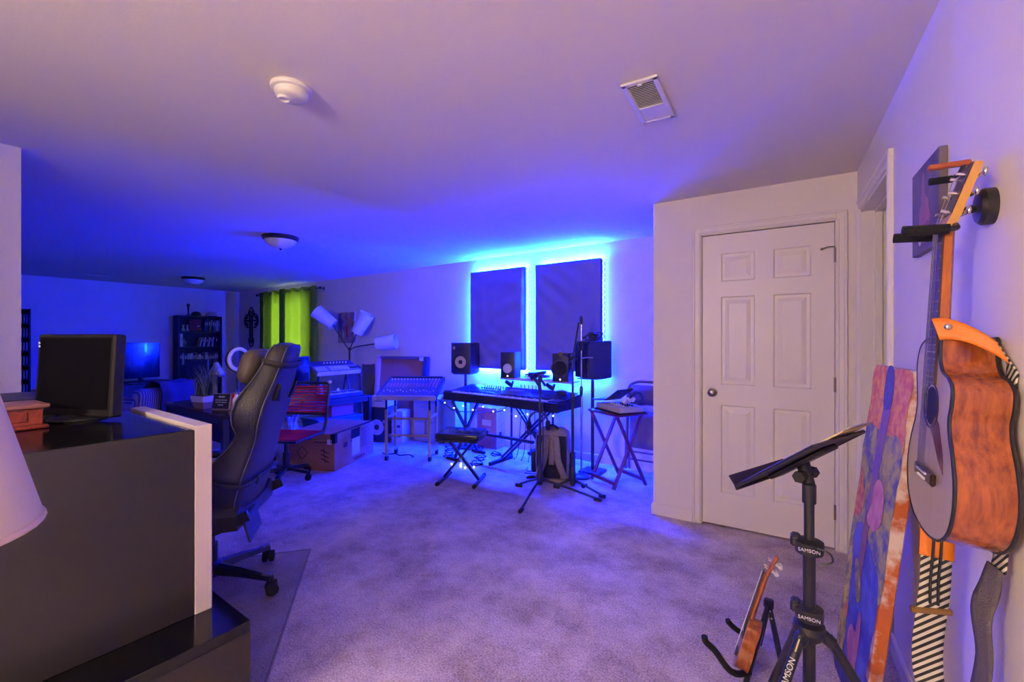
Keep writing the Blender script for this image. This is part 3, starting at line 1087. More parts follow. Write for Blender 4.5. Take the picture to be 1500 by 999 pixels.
# ------------------------------------------------------------------ three-armed floor lamp
SHADE = mat('white_lamp_shade', (222, 218, 226), 0.6, bump=0.1, bscale=200)
lp = at(512, 520, 6.62)
fl_ = thing('floor_lamp', 'floor lamp with three white drum shades on bent arms', 'floor lamp', (lp.x, lp.y, 0))
MB().lathe([(0.15, 0), (0.15, 0.015), (0.13, 0.025), (0.02, 0.035)], 28).obj('base', BLACKS, fl_)
MB().cyl((0, 0, 0.03), (0, 0, 1.18), 0.014, n=12).obj('pole', BLACKS, fl_)
jz = 1.16
for (u, v, dd, ax) in ((492, 482, 6.62, None), (524, 487, 6.62, None), (553, 503, 6.40, None)):
    pass
tips = [((486, 474), (463, 456), 6.62), ((524, 485), (538, 460), 6.55), ((555, 503), (580, 500), 6.35)]
for (pa_, pe_, dd) in tips:
    a_ = at(pa_[0], pa_[1], dd) - Vector((lp.x, lp.y, 0))
    e_ = at(pe_[0], pe_[1], dd - 0.02) - Vector((lp.x, lp.y, 0))
    mid = Vector((a_.x * 0.25, a_.y * 0.25, jz + 0.02 + (a_.z - jz) * 0.12))
    arm = MB().tube(smooth_pts([(0, 0, jz - 0.03), mid, a_], 8), 0.009, 8).obj('arm', BLACKS, fl_)
    ax = (e_ - a_).normalized()
    zx = ax.orthogonal().normalized()
    Ms = basis(zx, ax.cross(zx), a_ - ax * 0.03)
    L = (e_ - a_).length + 0.03
    b = MB().lathe([(0.085, 0.0), (0.112, L), (0.108, L), (0.082, 0.006), (0.01, 0.006)], 28, Ms, cap0=True, cap1=True)
    sh = b.obj('shade', SHADE, fl_)
    MB().lathe([(0.016, -0.01), (0.016, 0.05), (0.012, 0.06)], 12, Ms).obj('socket', BLACKS, sh)

# small canvas behind the lamp
ca, cb_ = on_y(496, 458, YW - 0.02), on_y(520, 504, YW - 0.02)
pt = thing('canvas_painting', 'small abstract canvas with red and orange strokes behind the floor lamp', 'painting', ((ca.x + cb_.x) / 2, YW - 0.016, 1.24))
PW, PH = cb_.x - ca.x, 0.50
MB().box((0, 0, PH / 2), (PW, 0.03, PH), bevel=0.003).obj('canvas', mat('stained_canvas', (190, 164, 150), 0.8, col2=(120, 100, 130), vscale=9), pt)
STROKE = [((196, 40, 30), 0.02, 0.20, 0.07, 0.30, 4), ((206, 120, 60), 0.11, 0.36, 0.07, 0.18, -8), ((60, 52, 70), -0.14, 0.30, 0.03, 0.34, 3), ((60, 52, 70), 0.17, 0.22, 0.03, 0.30, -4), ((214, 200, 190), -0.07, 0.14, 0.05, 0.16, 10), ((140, 60, 40), 0.03, 0.40, 0.03, 0.12, 20), ((70, 60, 90), -0.16, 0.46, 0.10, 0.03, 0)]
for k, (c, x, z, w, h, an) in enumerate(STROKE):
    n = 14
    poly = [(0.5 * w * math.cos(2 * PI * i / n) * (0.8 + 0.3 * math.sin(i * 2.3 + k)), 0.5 * h * math.sin(2 * PI * i / n) * (0.85 + 0.2 * math.cos(i * 3.1 + k))) for i in range(n)]
    M_ = Matrix.Translation((x, -0.0152 - 0.0006 * k, z)) @ Matrix.Rotation(R(90), 4, 'X') @ Matrix.Rotation(R(an), 4, 'Z')
    MB().prism(poly, 0, 0.0008, M_).obj('paint_stroke', mat('paint_%d_%d' % (c[0], c[1]), c, 0.5), pt, smooth=0)

# ------------------------------------------------------------------ work table with synths beside the cardboard box
TX, TY0, TY1, TZ = -4.66, 2.25, 3.52, 0.60
tb = thing('work_table', 'dark work table carrying the small keyboards', 'table', ((TX - 0.30), (TY0 + TY1) / 2, 0), R(90))
tl, td = TY1 - TY0, 0.60
MB().box((0, 0.0, TZ - 0.012), (tl, td, 0.024), bevel=0.003).obj('top', mat('dark_laminate', (48, 36, 42), 0.35), tb)
b = MB()
b.box((0, -td / 2 + 0.03, TZ - 0.05), (tl - 0.10, 0.02, 0.05))
b.box((0, td / 2 - 0.03, TZ - 0.05), (tl - 0.10, 0.02, 0.05))
b.obj('apron', BLACKS, tb, smooth=0)
for sx in (-1, 1):
    for sy in (-1, 1):
        MB().box((sx * (tl / 2 - 0.025), sy * (td / 2 - 0.025), (TZ - 0.024) / 2), (0.04, 0.04, TZ - 0.024), bevel=0.003).obj('leg', BLACKS, tb)


def tbl(u, v, z=TZ):
    return on_z(u, v, z)


# white-keyed mini keyboard on the table
p = on_x(501, 578, TX - 0.17)
mk = thing('mini_keyboard', 'compact synthesizer with white keys lying on the dark table', 'keyboard', (TX - 0.17, p.y, TZ), R(92))
mk.location.y = 3.18
kl = 0.52
MB().box((0, 0.0, 0.022), (kl, 0.20, 0.044), bevel=0.004).obj('case', DARKP, mk)
MB().box((0, 0.055, 0.050), (kl - 0.02, 0.085, 0.012), bevel=0.003, rot=(R(8), 0, 0)).obj('control_panel', GREYP, mk)
nk = 15
for k in range(nk):
    MB().box((-kl / 2 + 0.02 + (k + 0.5) * (kl - 0.04) / nk, -0.045, 0.046), ((kl - 0.04) / nk - 0.0015, 0.10, 0.012), bevel=0.001).obj('white_key', WHITEP, mk)
    if k % 7 not in (2, 6) and k < nk - 1:
        MB().box((-kl / 2 + 0.02 + (k + 1) * (kl - 0.04) / nk, -0.02, 0.055), (0.014, 0.055, 0.012), bevel=0.001).obj('black_key', BLACKP, mk)
for k in range(12):
    MB().cyl((-kl / 2 + 0.05 + k * 0.036, 0.06, 0.055), (-kl / 2 + 0.05 + k * 0.036, 0.06, 0.068), 0.007, n=8).obj('knob', WHITEP, mk)

# groove box on its own riser
gb = thing('groove_box', 'grey drum machine with pads on a raised stand at the table back', 'drum machine', (TX - 0.42, 3.26, TZ), R(92))
gz = 0.34
GT = Matrix.Translation((0, 0, gz)) @ Matrix.Rotation(R(28), 4, 'X')
gl = 0.62
MB().box((0, 0, 0.0), (gl, 0.26, 0.05), bevel=0.006, M=GT).obj('case', GREYP, gb)
MB().box((0, -0.128, -0.002), (gl, 0.012, 0.05), bevel=0.003, M=GT).obj('front_rail', mat('cream_edge', (206, 196, 176), 0.5), gb)
MB().box((0, 0.07, 0.0255), (gl - 0.02, 0.11, 0.002), M=GT).obj('upper_panel', mat('navy_panel', (34, 32, 54), 0.4), gb, smooth=0)
for k in range(8):
    MB().cyl(GT @ Vector((-0.12 + k * 0.045, 0.065, 0.026)), GT @ Vector((-0.12 + k * 0.045, 0.065, 0.044)), 0.009, n=10).obj('knob', WHITEP, gb)
for k in range(5):
    MB().box((-0.085 + k * 0.056, -0.055, 0.029), (0.046, 0.085, 0.010), bevel=0.003, M=GT).obj('pad', mat('pale_pad', (196, 194, 210), 0.5), gb)
for r_ in range(3):
    for c_ in range(4):
        MB().box((-0.28 + c_ * 0.036, -0.025 - r_ * 0.032, 0.028), (0.028, 0.024, 0.008), bevel=0.002, M=GT).obj('button', mat('pale_pad', (196, 194, 210), 0.5), gb)
MB().box((0.235, -0.055, 0.0262), (0.12, 0.05, 0.002), M=GT).obj('display', BLACKG, gb, smooth=0)
for sx in (-1, 1):
    b = MB()
    b.bar((sx * 0.20, -0.06, 0.006), (sx * 0.20, 0.06, gz - 0.03), 0.022, 0.012)
    b.bar((sx * 0.20, -0.12, 0.006), (sx * 0.20, 0.12, 0.006), 0.022, 0.012)
    b.bar((sx * 0.20, 0.10, 0.006), (sx * 0.20, 0.02, gz - 0.03), 0.022, 0.012)
    b.obj('riser_leg', BLACKS, gb)

# black desktop monitor on the table seen behind the gaming chair
p = on_x(441, 565, TX - 0.28)
mo = thing('monitor', 'black monitor on the dark table behind the gaming chair', 'monitor', (TX - 0.30, 2.60, TZ), R(92))
MB().box((0, 0, 0.32), (0.52, 0.03, 0.36), bevel=0.005).obj('housing', BLACKP, mo)
MB().box((0, -0.0155, 0.325), (0.50, 0.002, 0.33)).obj('screen', MATS['tv_screen'], mo, smooth=0)
MB().box((0, 0.03, 0.15), (0.05, 0.02, 0.28), bevel=0.003).obj('stand', BLACKP, mo)
MB().box((0, 0.02, 0.006), (0.22, 0.16, 0.012), bevel=0.004).obj('base', BLACKP, mo)

# crumpled paper on the table
rp = random.Random(3)
t = thing('paper_pile', 'crumpled white paper lying behind the white-keyed synthesizer', 'paper', (TX - 0.40, 3.26, TZ + 0.004))


def crum(s, q):
    x, y = (s - 0.5) * 0.12, (q - 0.5) * 0.30
    e = max(0, 1 - (2 * abs(s - .5)) ** 3) * max(0, 1 - (2 * abs(q - .5)) ** 3)
    return (x, y, 0.002 + e * (0.035 + 0.022 * math.sin(x * 70 + y * 30) + 0.018 * math.sin(y * 55 - x * 20)))


MB().grid(crum, 18, 30).obj('sheet', mat('white_paper', (220, 214, 206), 0.8), t, smooth=20)

# stuff under the table
tub = thing('storage_tub', 'teal translucent storage tub under the dark table', 'storage tub', (-4.94, 3.14, 0), R(90))
TEAL = mat('teal_plastic', (86, 150, 176), 0.3, alpha=0.85, var=0.3, vscale=5)
MB().loft([[(-0.25, -0.17, 0.0), (0.25, -0.17, 0.0), (0.25, 0.17, 0.0), (-0.25, 0.17, 0.0)], [(-0.28, -0.19, 0.34), (0.28, -0.19, 0.34), (0.28, 0.19, 0.34), (-0.28, 0.19, 0.34)]]).obj('bin', TEAL, tub, smooth=0)
MB().box((0, 0, 0.352), (0.60, 0.41, 0.024), bevel=0.006).obj('lid', mat('teal_lid', (60, 110, 160), 0.35), tub)
for k in range(5):
    MB().box((-0.2 + 0.1 * k, -0.186, 0.16), (0.012, 0.012, 0.28), bevel=0.003, rot=(R(3.5), 0, 0)).obj('rib', TEAL, tub)
bg = thing('plastic_bag', 'crumpled pale plastic bag under the table beside the teal tub', 'bag', (-4.86, 2.58, 0), 0)


def bagf(s, q):
    a = 2 * PI * s
    prof = [0.13, 0.17, 0.18, 0.16, 0.12, 0.06, 0.05, 0.075]
    f = q * (len(prof) - 1)
    i = min(int(f), len(prof) - 2)
    r_ = prof[i] * (1 - (f - i)) + prof[i + 1] * (f - i)
    r_ *= 1 + 0.16 * math.sin(5 * a + 6 * q) + 0.09 * math.sin(11 * a - 9 * q)
    return (r_ * math.cos(a), 1.1 * r_ * math.sin(a), 0.005 + 0.44 * q)


MB().grid(bagf, 44, 22, closed_u=True).obj('film', mat('pale_film', (200, 204, 222), 0.3, alpha=0.9), bg, thick=0.002, smooth=25)
pk = thing('shoe_box', 'pinkish carton under the far end of the table on the teal tub', 'box', (-4.94, 3.22, 0.364), R(90))
MB().box((0, 0, 0.07), (0.30, 0.20, 0.14), bevel=0.002).obj('carton', mat('pink_card', (176, 96, 120), 0.7), pk)
MB().box((0, 0, 0.150), (0.31, 0.21, 0.03), bevel=0.002).obj('lid', mat('pink_card2', (160, 84, 110), 0.7), pk)

# ------------------------------------------------------------------ mixer on a gold trestle stand
mp_ = on_z(602, 672, 0)
GOLD = mat('champagne_metal', (190, 164, 104), 0.4, 0.35)
MXR = R(31)                     # the stand faces the camera's side of the room
ms = thing('mixer_stand', 'champagne gold adjustable stand under the mixing console', 'stand', (-3.70, 3.32, 0), MXR)
sw, sdp = 0.47, 0.36
for sx in (-1, 1):
    x = sx * sw / 2
    MB().box((x, -sdp / 2 + 0.02, 0.30), (0.028, 0.028, 0.50), bevel=0.004).obj('upright', GOLD, ms)
    MB().box((x, -sdp / 2 + 0.02, 0.59), (0.02, 0.02, 0.17), bevel=0.003).obj('inner_post', BLACKS, ms)
    MB().box((x, sdp / 2 - 0.06, 0.30), (0.028, 0.028, 0.50), bevel=0.004).obj('upright', GOLD, ms)
    MB().box((x, 0.0, 0.08), (0.028, sdp, 0.028), bevel=0.004).obj('foot_rail', GOLD, ms)
    MB().box((x, -0.02, 0.46), (0.026, sdp - 0.10, 0.028), bevel=0.004).obj('side_rail', GOLD, ms)
    for sy in (-1, 1):
        c = MB().cyl((x - 0.014, sy * (sdp / 2 - 0.03), 0.028), (x + 0.014, sy * (sdp / 2 - 0.03), 0.028), 0.028, n=16)
        c.box((x, sy * (sdp / 2 - 0.03), 0.055), (0.02, 0.02, 0.03))
        c.obj('caster', RUBBER, ms)
    MB().cyl((x + sx * 0.014, -sdp / 2 + 0.02, 0.42), (x + sx * 0.034, -sdp / 2 + 0.02, 0.42), 0.016, n=10).obj('clamp_knob', CHROME, ms)
for z in (0.27, 0.45):
    MB().box((0, -sdp / 2 + 0.045, z), (sw - 0.028, 0.022, 0.026), bevel=0.004).obj('cross_rail', GOLD, ms)
    MB().cyl((-sw / 2 + 0.05, -sdp / 2 + 0.02, z), (-sw / 2 + 0.05, -sdp / 2 + 0.0, z), 0.018, n=12).obj('clamp_knob', CHROME, ms)
MB().box((0.04, -sdp / 2 + 0.045, 0.36), (0.024, 0.018, 0.16), bevel=0.003).obj('centre_post', GOLD, ms)
MB().box((sw / 2 - 0.05, -sdp / 2 + 0.045, 0.36), (0.020, 0.018, 0.16), bevel=0.003).obj('centre_post', GOLD, ms)
for sx in (-1, 1):
    MB().bar((sx * sw / 2, -sdp / 2 + 0.0, 0.658), (sx * sw / 2, sdp / 2 - 0.02, 0.785), 0.03, 0.02).obj('top_rail', BLACKS, ms)
    MB().bar((sx * sw / 2, sdp / 2 - 0.06, 0.55), (sx * sw / 2, sdp / 2 - 0.06, 0.765), 0.02, 0.02).obj('inner_post', BLACKS, ms)

mx = thing('mixing_console', 'wide grey mixing console with rows of small knobs', 'mixer', (-3.70, 3.32, 0.0), MXR)
tilt = math.atan2(0.127, 0.34)
MT = Matrix.Translation((0, -0.01, 0.767)) @ Matrix.Rotation(tilt, 4, 'X')
mw, mdp = 0.62, 0.44
MB().box((0, 0, 0), (mw, mdp, 0.045), bevel=0.006, M=MT).obj('chassis', mat('mixer_grey', (96, 96, 112), 0.45), mx)
MB().box((0, -mdp / 2 - 0.008, -0.004), (mw + 0.02, 0.024, 0.055), bevel=0.008, seg=2, M=MT).obj('armrest', mat('silver_rest', (186, 176, 164), 0.4, 0.2), mx)
for sx in (-1, 1):
    MB().box((sx * (mw / 2 + 0.006), 0.0, 0.004), (0.014, mdp, 0.06), bevel=0.004, M=MT).obj('end_cheek', DARKP, mx)
MB().box((0.0, mdp / 2 - 0.01, 0.028), (mw - 0.02, 0.03, 0.022), bevel=0.006, M=MT).obj('meter_bridge', DARKP, mx)
KC = [mat('knob_white', (226, 220, 214), 0.4), mat('knob_pink', (214, 130, 140), 0.4), mat('knob_blue', (90, 110, 200), 0.4), mat('knob_grey', (130, 130, 146), 0.4)]
knob0 = {}
rowsz = [(0.155, 0), (0.115, 2), (0.075, 2), (0.035, 1), (-0.005, 1), (-0.04, 3)]
for (yy, ci) in rowsz:
    for c_ in range(16):
        cc = ci if not (c_ > 12 and ci == 2) else 1
        if cc not in knob0:
            o = MB().lathe([(0.0085, 0), (0.0075, 0.014), (0.005, 0.016)], 8).obj('knob', KC[cc], mx)
            knob0[cc] = o
        else:
            o = knob0[cc].copy()
            COL.objects.link(o)
        o.matrix_local = MT @ Matrix.Translation((-mw / 2 + 0.04 + c_ * 0.036, yy, 0.0225))
f0 = None
for c_ in range(16):
    if f0 is None:
        f0 = MB().box((0, 0, 0.006), (0.012, 0.020, 0.012), bevel=0.003).obj('fader', KC[0], mx)
        o = f0
    else:
        o = f0.copy()
        COL.objects.link(o)
    o.matrix_local = MT @ Matrix.Translation((-mw / 2 + 0.04 + c_ * 0.036, -0.13 + 0.02 * math.sin(c_ * 1.7), 0.0225))
    MB().box((-mw / 2 + 0.04 + c_ * 0.036, -0.13, 0.0228), (0.003, 0.12, 0.001), M=MT).obj('fader_slot', BLACKP, mx, smooth=0)

# ------------------------------------------------------------------ big canvas leaning with its back to the room
cv = thing('stretched_canvas', 'large canvas leaning with its brown back and wooden frame showing', 'canvas', (-4.74, 3.99, 0), R(18))
cwid, chei = 0.80, 1.07
lean = R(-7)
CT = Matrix.Rotation(lean, 4, 'X')
PINE = mat('raw_pine', (196, 150, 130), 0.7, var=0.12, vscale=6, stretch=(12, 12, 1))
MB().box((0, 0.018, chei / 2), (cwid - 0.05, 0.006, chei - 0.05), M=CT).obj('backing_board', mat('brown_hardboard', (150, 92, 64), 0.75, var=0.06, vscale=5), cv, smooth=0)
MB().box((-cwid / 2 + 0.025, 0, chei / 2), (0.05, 0.06, chei), bevel=0.003, M=CT).obj('frame_stile', PINE, cv)
MB().box((cwid / 2 - 0.035, 0, chei / 2), (0.07, 0.06, chei), bevel=0.003, M=CT).obj('frame_stile', mat('dark_wrap', (34, 28, 44), 0.6), cv)
for z in (0.02, chei - 0.02):
    MB().box((0, 0.0, z), (cwid - 0.12, 0.05, 0.04), bevel=0.003, M=CT).obj('frame_rail', mat('brown_rail', (96, 64, 60), 0.6), cv)
b = MB().box((cwid / 2 - 0.09, -0.032, chei - 0.035), (0.06, 0.004, 0.05), M=CT)
b.obj('corner_tape', mat('masking_tape', (200, 196, 204), 0.5), cv, smooth=0)

# dark folded boards leaning between table and canvas
for k, (xx, yy, hh, rz) in enumerate(((-5.36, 3.76, 0.92, 60), (-5.22, 3.90, 0.96, 60))):
    t = thing('easel_board', ['black narrow board leaning beside the large canvas', 'slightly taller black board leaning against the large canvas edge'][k], 'board', (xx, yy, 0), R(rz))
    Mb = Matrix.Rotation(R(-10), 4, 'X')
    MB().box((0, 0, hh / 2), (0.17, 0.025, hh), bevel=0.003, M=Mb).obj('panel', BLACKV, t)
    MB().box((0, 0, hh + 0.005), (0.12, 0.03, 0.03), bevel=0.003, M=Mb).obj('end_cap', PINE if k else BLACKP, t)

# ------------------------------------------------------------------ floor speaker with white cone, under the table end
def studio_monitor(name, label, loc, rz, w, d, h, body, cone, ring, woofer_z, tweeter_z, wr, tr, group=None, side=None):
    t = thing(name, label, 'speaker', loc, rz, group)
    MB().box((0, 0, h / 2), (w, d, h), bevel=0.008, seg=2).obj('cabinet', body, t)
    if side:
        for s in (-1, 1):
            MB().box((s * (w / 2 + 0.001), 0.01, h / 2), (0.004, d - 0.03, h - 0.02)).obj('side_panel', side, t, smooth=0)
    A = Matrix.Translation((0, -d / 2, woofer_z)) @ Matrix.Rotation(R(90), 4, 'X')
    MB().lathe([(wr * 1.18, -0.004), (wr * 1.18, 0.006), (wr * 1.0, 0.008), (wr * 0.96, 0.002)], 28, A, cap0=True, cap1=False).obj('woofer_ring', ring, t)
    c = MB().lathe([(wr * 0.95, 0.004), (wr * 0.9, 0.007), (wr * 0.5, 0.002), (wr * 0.34, 0.001)], 28, A, cap0=True, cap1=True).obj('woofer_cone', cone, t)
    MB().sphere((0, -d / 2 - 0.004, woofer_z), wr * 0.34, (1, 0.35, 1), n=8).obj('dust_cap', cone if name == 'nearfield_speaker' else ring, c)
    B = Matrix.Translation((0, -d / 2, tweeter_z)) @ Matrix.Rotation(R(90), 4, 'X')
    MB().lathe([(tr * 1.6, -0.003), (tr * 1.6, 0.003), (tr * 0.8, 0.0015), (tr * 0.5, 0.001)], 20, B).obj('waveguide', ring, t)
    MB().sphere((0, -d / 2 - 0.001, tweeter_z), tr * 0.5, (1, 0.5, 1), n=8).obj('tweeter', DARKP, t)
    return t


WOODS = mat('walnut_side', (120, 96, 70), 0.5, var=0.2, vscale=5, stretch=(14, 2, 1))
WCONE = mat('white_cone', (214, 208, 220), 0.5)
YCONE = mat('tan_cone', (204, 178, 130), 0.5)
SPB = mat('speaker_black', (44, 42, 50), 0.45)
p = on_z(560, 645, 0)
studio_monitor('floor_speaker', 'wood sided floor speaker with a white woofer beside the table leg', (-4.66, 3.69, 0), R(20), 0.26, 0.30, 0.44, SPB, WCONE, BLACKP, 0.19, 0.36, 0.105, 0.02, side=WOODS)
t = thing('game_console', 'white appliance standing on the wood sided floor speaker', 'appliance', (-4.66, 3.69, 0.44), R(20))
MB().box((0, 0.0, 0.07), (0.24, 0.28, 0.14), bevel=0.01, seg=2).obj('housing', WHITEP, t)
MB().box((0.01, -0.1405, 0.08), (0.12, 0.002, 0.008)).obj('slot', BLACKP, t, smooth=0)
t = thing('paper_stack_box', 'white upright carton beside the floor speaker', 'box', (-4.40, 3.76, 0), R(22))
MB().box((0, 0, 0.20), (0.15, 0.22, 0.40), bevel=0.003).obj('carton', mat('white_card', (214, 210, 214), 0.6), t)
for z in (0.09, 0.21, 0.31):
    MB().box((0, -0.111, z), (0.09, 0.002, 0.03)).obj('print_block', mat('blue_print', (50, 56, 120), 0.6), t, smooth=0)
# white and pink storage boxes against the window wall
t = thing('storage_bin', 'white plastic drawer bin against the window wall', 'storage bin', (-4.15, 4.09, 0), R(4))
FROST = mat('frosted_plastic', (196, 206, 226), 0.35)
MB().box((0, 0, 0.265), (0.40, 0.34, 0.53), bevel=0.01, seg=2).obj('body', FROST, t)
for z in (0.14, 0.38):
    d_ = MB().box((0, -0.175, z), (0.36, 0.014, 0.21), bevel=0.006).obj('drawer', WHITEP, t)
    MB().box((0, -0.186, z + 0.06), (0.10, 0.014, 0.016), bevel=0.004).obj('handle', FROST, d_)
MB().box((0, 0, 0.545), (0.42, 0.36, 0.03), bevel=0.008).obj('lid', WHITEP, t)
t = thing('storage_bin', 'pale blue tall bin next to the white drawer bin', 'storage bin', (-3.80, 4.14, 0), R(0))
MB().box((0, 0, 0.28), (0.22, 0.28, 0.56), bevel=0.012, seg=2).obj('body', mat('pale_blue_plastic', (150, 200, 220), 0.4), t)
MB().box((0, 0, 0.575), (0.24, 0.30, 0.03), bevel=0.008).obj('lid', WHITEP, t)
t = thing('carton', 'pinkish carton between the pale bin and the keyboard stand', 'box', (-3.30, 4.205, 0), R(0))
MB().box((0, 0, 0.24), (0.30, 0.16, 0.48), bevel=0.003).obj('box_body', mat('pinkish_card', (190, 130, 140), 0.7), t)
MB().box((0, -0.081, 0.30), (0.14, 0.002, 0.07)).obj('label', mat('sticker', (220, 214, 214), 0.5), t, smooth=0)

# ------------------------------------------------------------------ stage piano on a folding stand, shelf with speakers behind it
KR = R(-2.5)
KC0 = Vector((-2.635, 3.66, 0))
KZ = 0.735
KL, KD = 1.45, 0.46
kb = thing('stage_piano', 'long black stage piano with white keys under the covered windows', 'keyboard', KC0, KR)
b = MB()
sec = [(-KD / 2, KZ - 0.085), (-KD / 2, KZ - 0.005), (-KD / 2 + 0.01, KZ), (-KD / 2 + 0.02, KZ), (-KD / 2 + 0.02, KZ - 0.015), (-0.06, KZ - 0.015), (-0.06, KZ + 0.012), (KD / 2 - 0.01, KZ + 0.045), (KD / 2, KZ + 0.035), (KD / 2, KZ - 0.085)]
b.loft([[(x, y, z) for (y, z) in sec] for x in (-KL / 2, KL / 2)])
KBM = mat('piano_black', (36, 36, 42), 0.3)
b.obj('case', KBM, kb, smooth=0)
for s in (-1, 1):
    MB().box((s * (KL / 2 - 0.055), -0.142, KZ - 0.002), (0.11, 0.15, 0.026), bevel=0.003).obj('end_block', KBM, kb)
kx0, kx1, nw = -KL / 2 + 0.115, KL / 2 - 0.115, 52
kwid = (kx1 - kx0) / nw
wk = bk_ = None
for k in range(nw):
    x = kx0 + (k + 0.5) * kwid
    if wk is None:
        wk = MB().box((0, -0.138, KZ - 0.004), (kwid - 0.0012, 0.146, 0.020), bevel=0.0015).obj('white_key', WHITEP, kb)
        o = wk
    else:
        o = wk.copy()
        COL.objects.link(o)
    o.location = (x, 0, 0)
    if k % 7 not in (1, 4) and k < nw - 1:
        if bk_ is None:
            bk_ = MB().box((0, -0.112, KZ + 0.010), (0.013, 0.094, 0.012), bevel=0.002).obj('black_key', BLACKP, kb)
            o = bk_
        else:
            o = bk_.copy()
            COL.objects.link(o)
        o.location = (x + kwid / 2, 0, 0)
sl_ = math.atan2(0.033, KD / 2 + 0.05)
PT = Matrix.Translation((0, 0.08, KZ + 0.031)) @ Matrix.Rotation(sl_, 4, 'X')
MB().box((0.02, 0.02, 0.001), (0.17, 0.07, 0.003), M=PT).obj('display', mat('pale_display', (170, 176, 190), 0.3), kb, smooth=0)
for r_ in range(2):
    for c_ in range(9):
        MB().cyl(PT @ Vector((-0.42 + c_ * 0.032, -0.02 + r_ * 0.05, 0)), PT @ Vector((-0.42 + c_ * 0.032, -0.02 + r_ * 0.05, 0.018 if r_ == 0 else 0.028)), 0.007, n=8).obj('knob', GREYP if r_ else BLACKP, kb)
for c_ in range(10):
    MB().box((0.24 + c_ * 0.03, 0.0, 0.003), (0.02, 0.012, 0.005), bevel=0.001, M=PT).obj('button', DARKP, kb)

# stand
ks = thing('keyboard_stand', 'black folding stand with crossed legs carrying the stage piano', 'keyboard stand', KC0, KR)
zt_ = KZ - 0.086
for k, (xa, xb) in enumerate(((0.50, -0.18), (0.0, 0.46))):
    for dx in (0.0, 0.045):
        MB().bar((xa - 0.06 + dx, 0.10 + 0.05 * k, zt_ - 0.02), (xb + dx, 0.10 + 0.05 * k, 0.035), 0.022, 0.028, up=(0, 1, 0), bevel=0.004).obj('leg', BLACKS, ks)
MB().cyl((0.20, 0.07, 0.36), (0.20, 0.18, 0.36), 0.03, n=14).obj('pivot', BLACKS, ks)
for x, ya_ in ((-0.18, -0.12), (0.46, 0.07)):
    MB().bar((x + 0.02, ya_, 0.02), (x + 0.02, 0.26, 0.02), 0.035, 0.036, bevel=0.006).obj('foot', RUBBER, ks)
for y0, x in ((0, -0.60),):
    for (ya, yb2) in ((-0.20, 0.20), (0.20, -0.20)):
        MB().bar((x + (0.02 if ya > 0 else -0.02), ya, zt_ - 0.015), (x + (0.02 if ya > 0 else -0.02), yb2, 0.03), 0.03, 0.03, up=(1, 0, 0), bevel=0.004).obj('leg', BLACKS, ks)
    MB().bar((x - 0.1, 0.20, 0.018), (x + 0.1, 0.20, 0.018), 0.03, 0.03, bevel=0.005).obj('foot', RUBBER, ks)
    MB().bar((x - 0.1, -0.20, 0.018), (x + 0.1, -0.20, 0.018), 0.03, 0.03, bevel=0.005).obj('foot', RUBBER, ks)
MB().bar((-0.58, 0.06, 0.27), (0.27, 0.06, 0.27), 0.03, 0.03, bevel=0.004).obj('cross_bar', BLACKS, ks)
for x in (-0.34, -0.16):
    MB().cyl((x, 0.06, 0.285), (x, 0.06, 0.312), 0.014, n=10).sphere((x, 0.06, 0.312), 0.018, (1, 1, 0.6), n=6).obj('clamp_knob', BLACKP, ks)
MB().bar((-0.70, -0.10, zt_ - 0.014), (-0.42, -0.10, zt_ - 0.013), 0.04, 0.026, bevel=0.004).obj('support_arm', BLACKS, ks)
MB().bar((0.10, -0.10, zt_ - 0.014), (0.66, -0.10, zt_ - 0.014), 0.04, 0.026, bevel=0.004).obj('support_arm', BLACKS, ks)
# second tier: uprights and shelf board
SHZ = 0.875
for x in (-0.20, 0.34):
    MB().tube([(x, 0.30, 0.02), (x, 0.30, 0.78), (x + 0.02, 0.30, SHZ - 0.036)], 0.013, 10).obj('tier_upright', BLACKS, ks)
    MB().bar((x, 0.30, 0.79), (x - 0.08, 0.30, SHZ - 0.044), 0.035, 0.024, up=(0, 1, 0)).obj('tier_bracket', BLACKS, ks)
sh_ = thing('shelf_board', 'thin pale board shelf behind the stage piano holding two speakers', 'shelf', KC0 + Vector((0.12, 0.375, SHZ)), KR)
MB().box((0, 0, -0.011), (0.90, 0.22, 0.022), bevel=0.003).obj('board', mat('pale_pine', (206, 178, 160), 0.6, var=0.08, vscale=8), sh_)

# speakers
hp = on_y(723, 555, 4.0)
studio_monitor('nearfield_speaker', 'small black speaker with white woofer on the shelf by the rubber cable heap', (-2.86, 4.01, SHZ), R(14), 0.17, 0.20, 0.285, SPB, WCONE, BLACKP, 0.105, 0.215, 0.055, 0.016)
studio_monitor('nearfield_speaker', 'small black speaker with white woofer beside the microphone stands', (-2.17, 3.965, SHZ), R(10), 0.17, 0.20, 0.285, SPB, WCONE, BLACKP, 0.105, 0.215, 0.055, 0.016)
for nm in ('nearfield_speaker', 'nearfield_speaker.001'):
    o = bpy.data.objects[nm]
    MB().sphere((0.0, -0.101, 0.022), 0.007, (1, 0.5, 1), n=6).obj('power_light', emit_mat('power_glow', (0.9, 0.95, 1.0), 8.0) if 'power_glow' not in MATS else MATS['power_glow'], o)
def pole_stand(label, loc, rz, ztop):
    t = thing('speaker_stand', label, 'speaker stand', loc, rz)
    MB().cyl((0, 0, 0.02), (0, 0, ztop - 0.012), 0.017, n=14).obj('pole', BLACKS, t)
    MB().box((0, 0, 0.011), (0.21, 0.21, 0.022), bevel=0.006).obj('base', BLACKS, t)
    MB().box((0, 0, ztop - 0.006), (0.22, 0.24, 0.012), bevel=0.003).obj('top_plate', BLACKS, t)
    return t


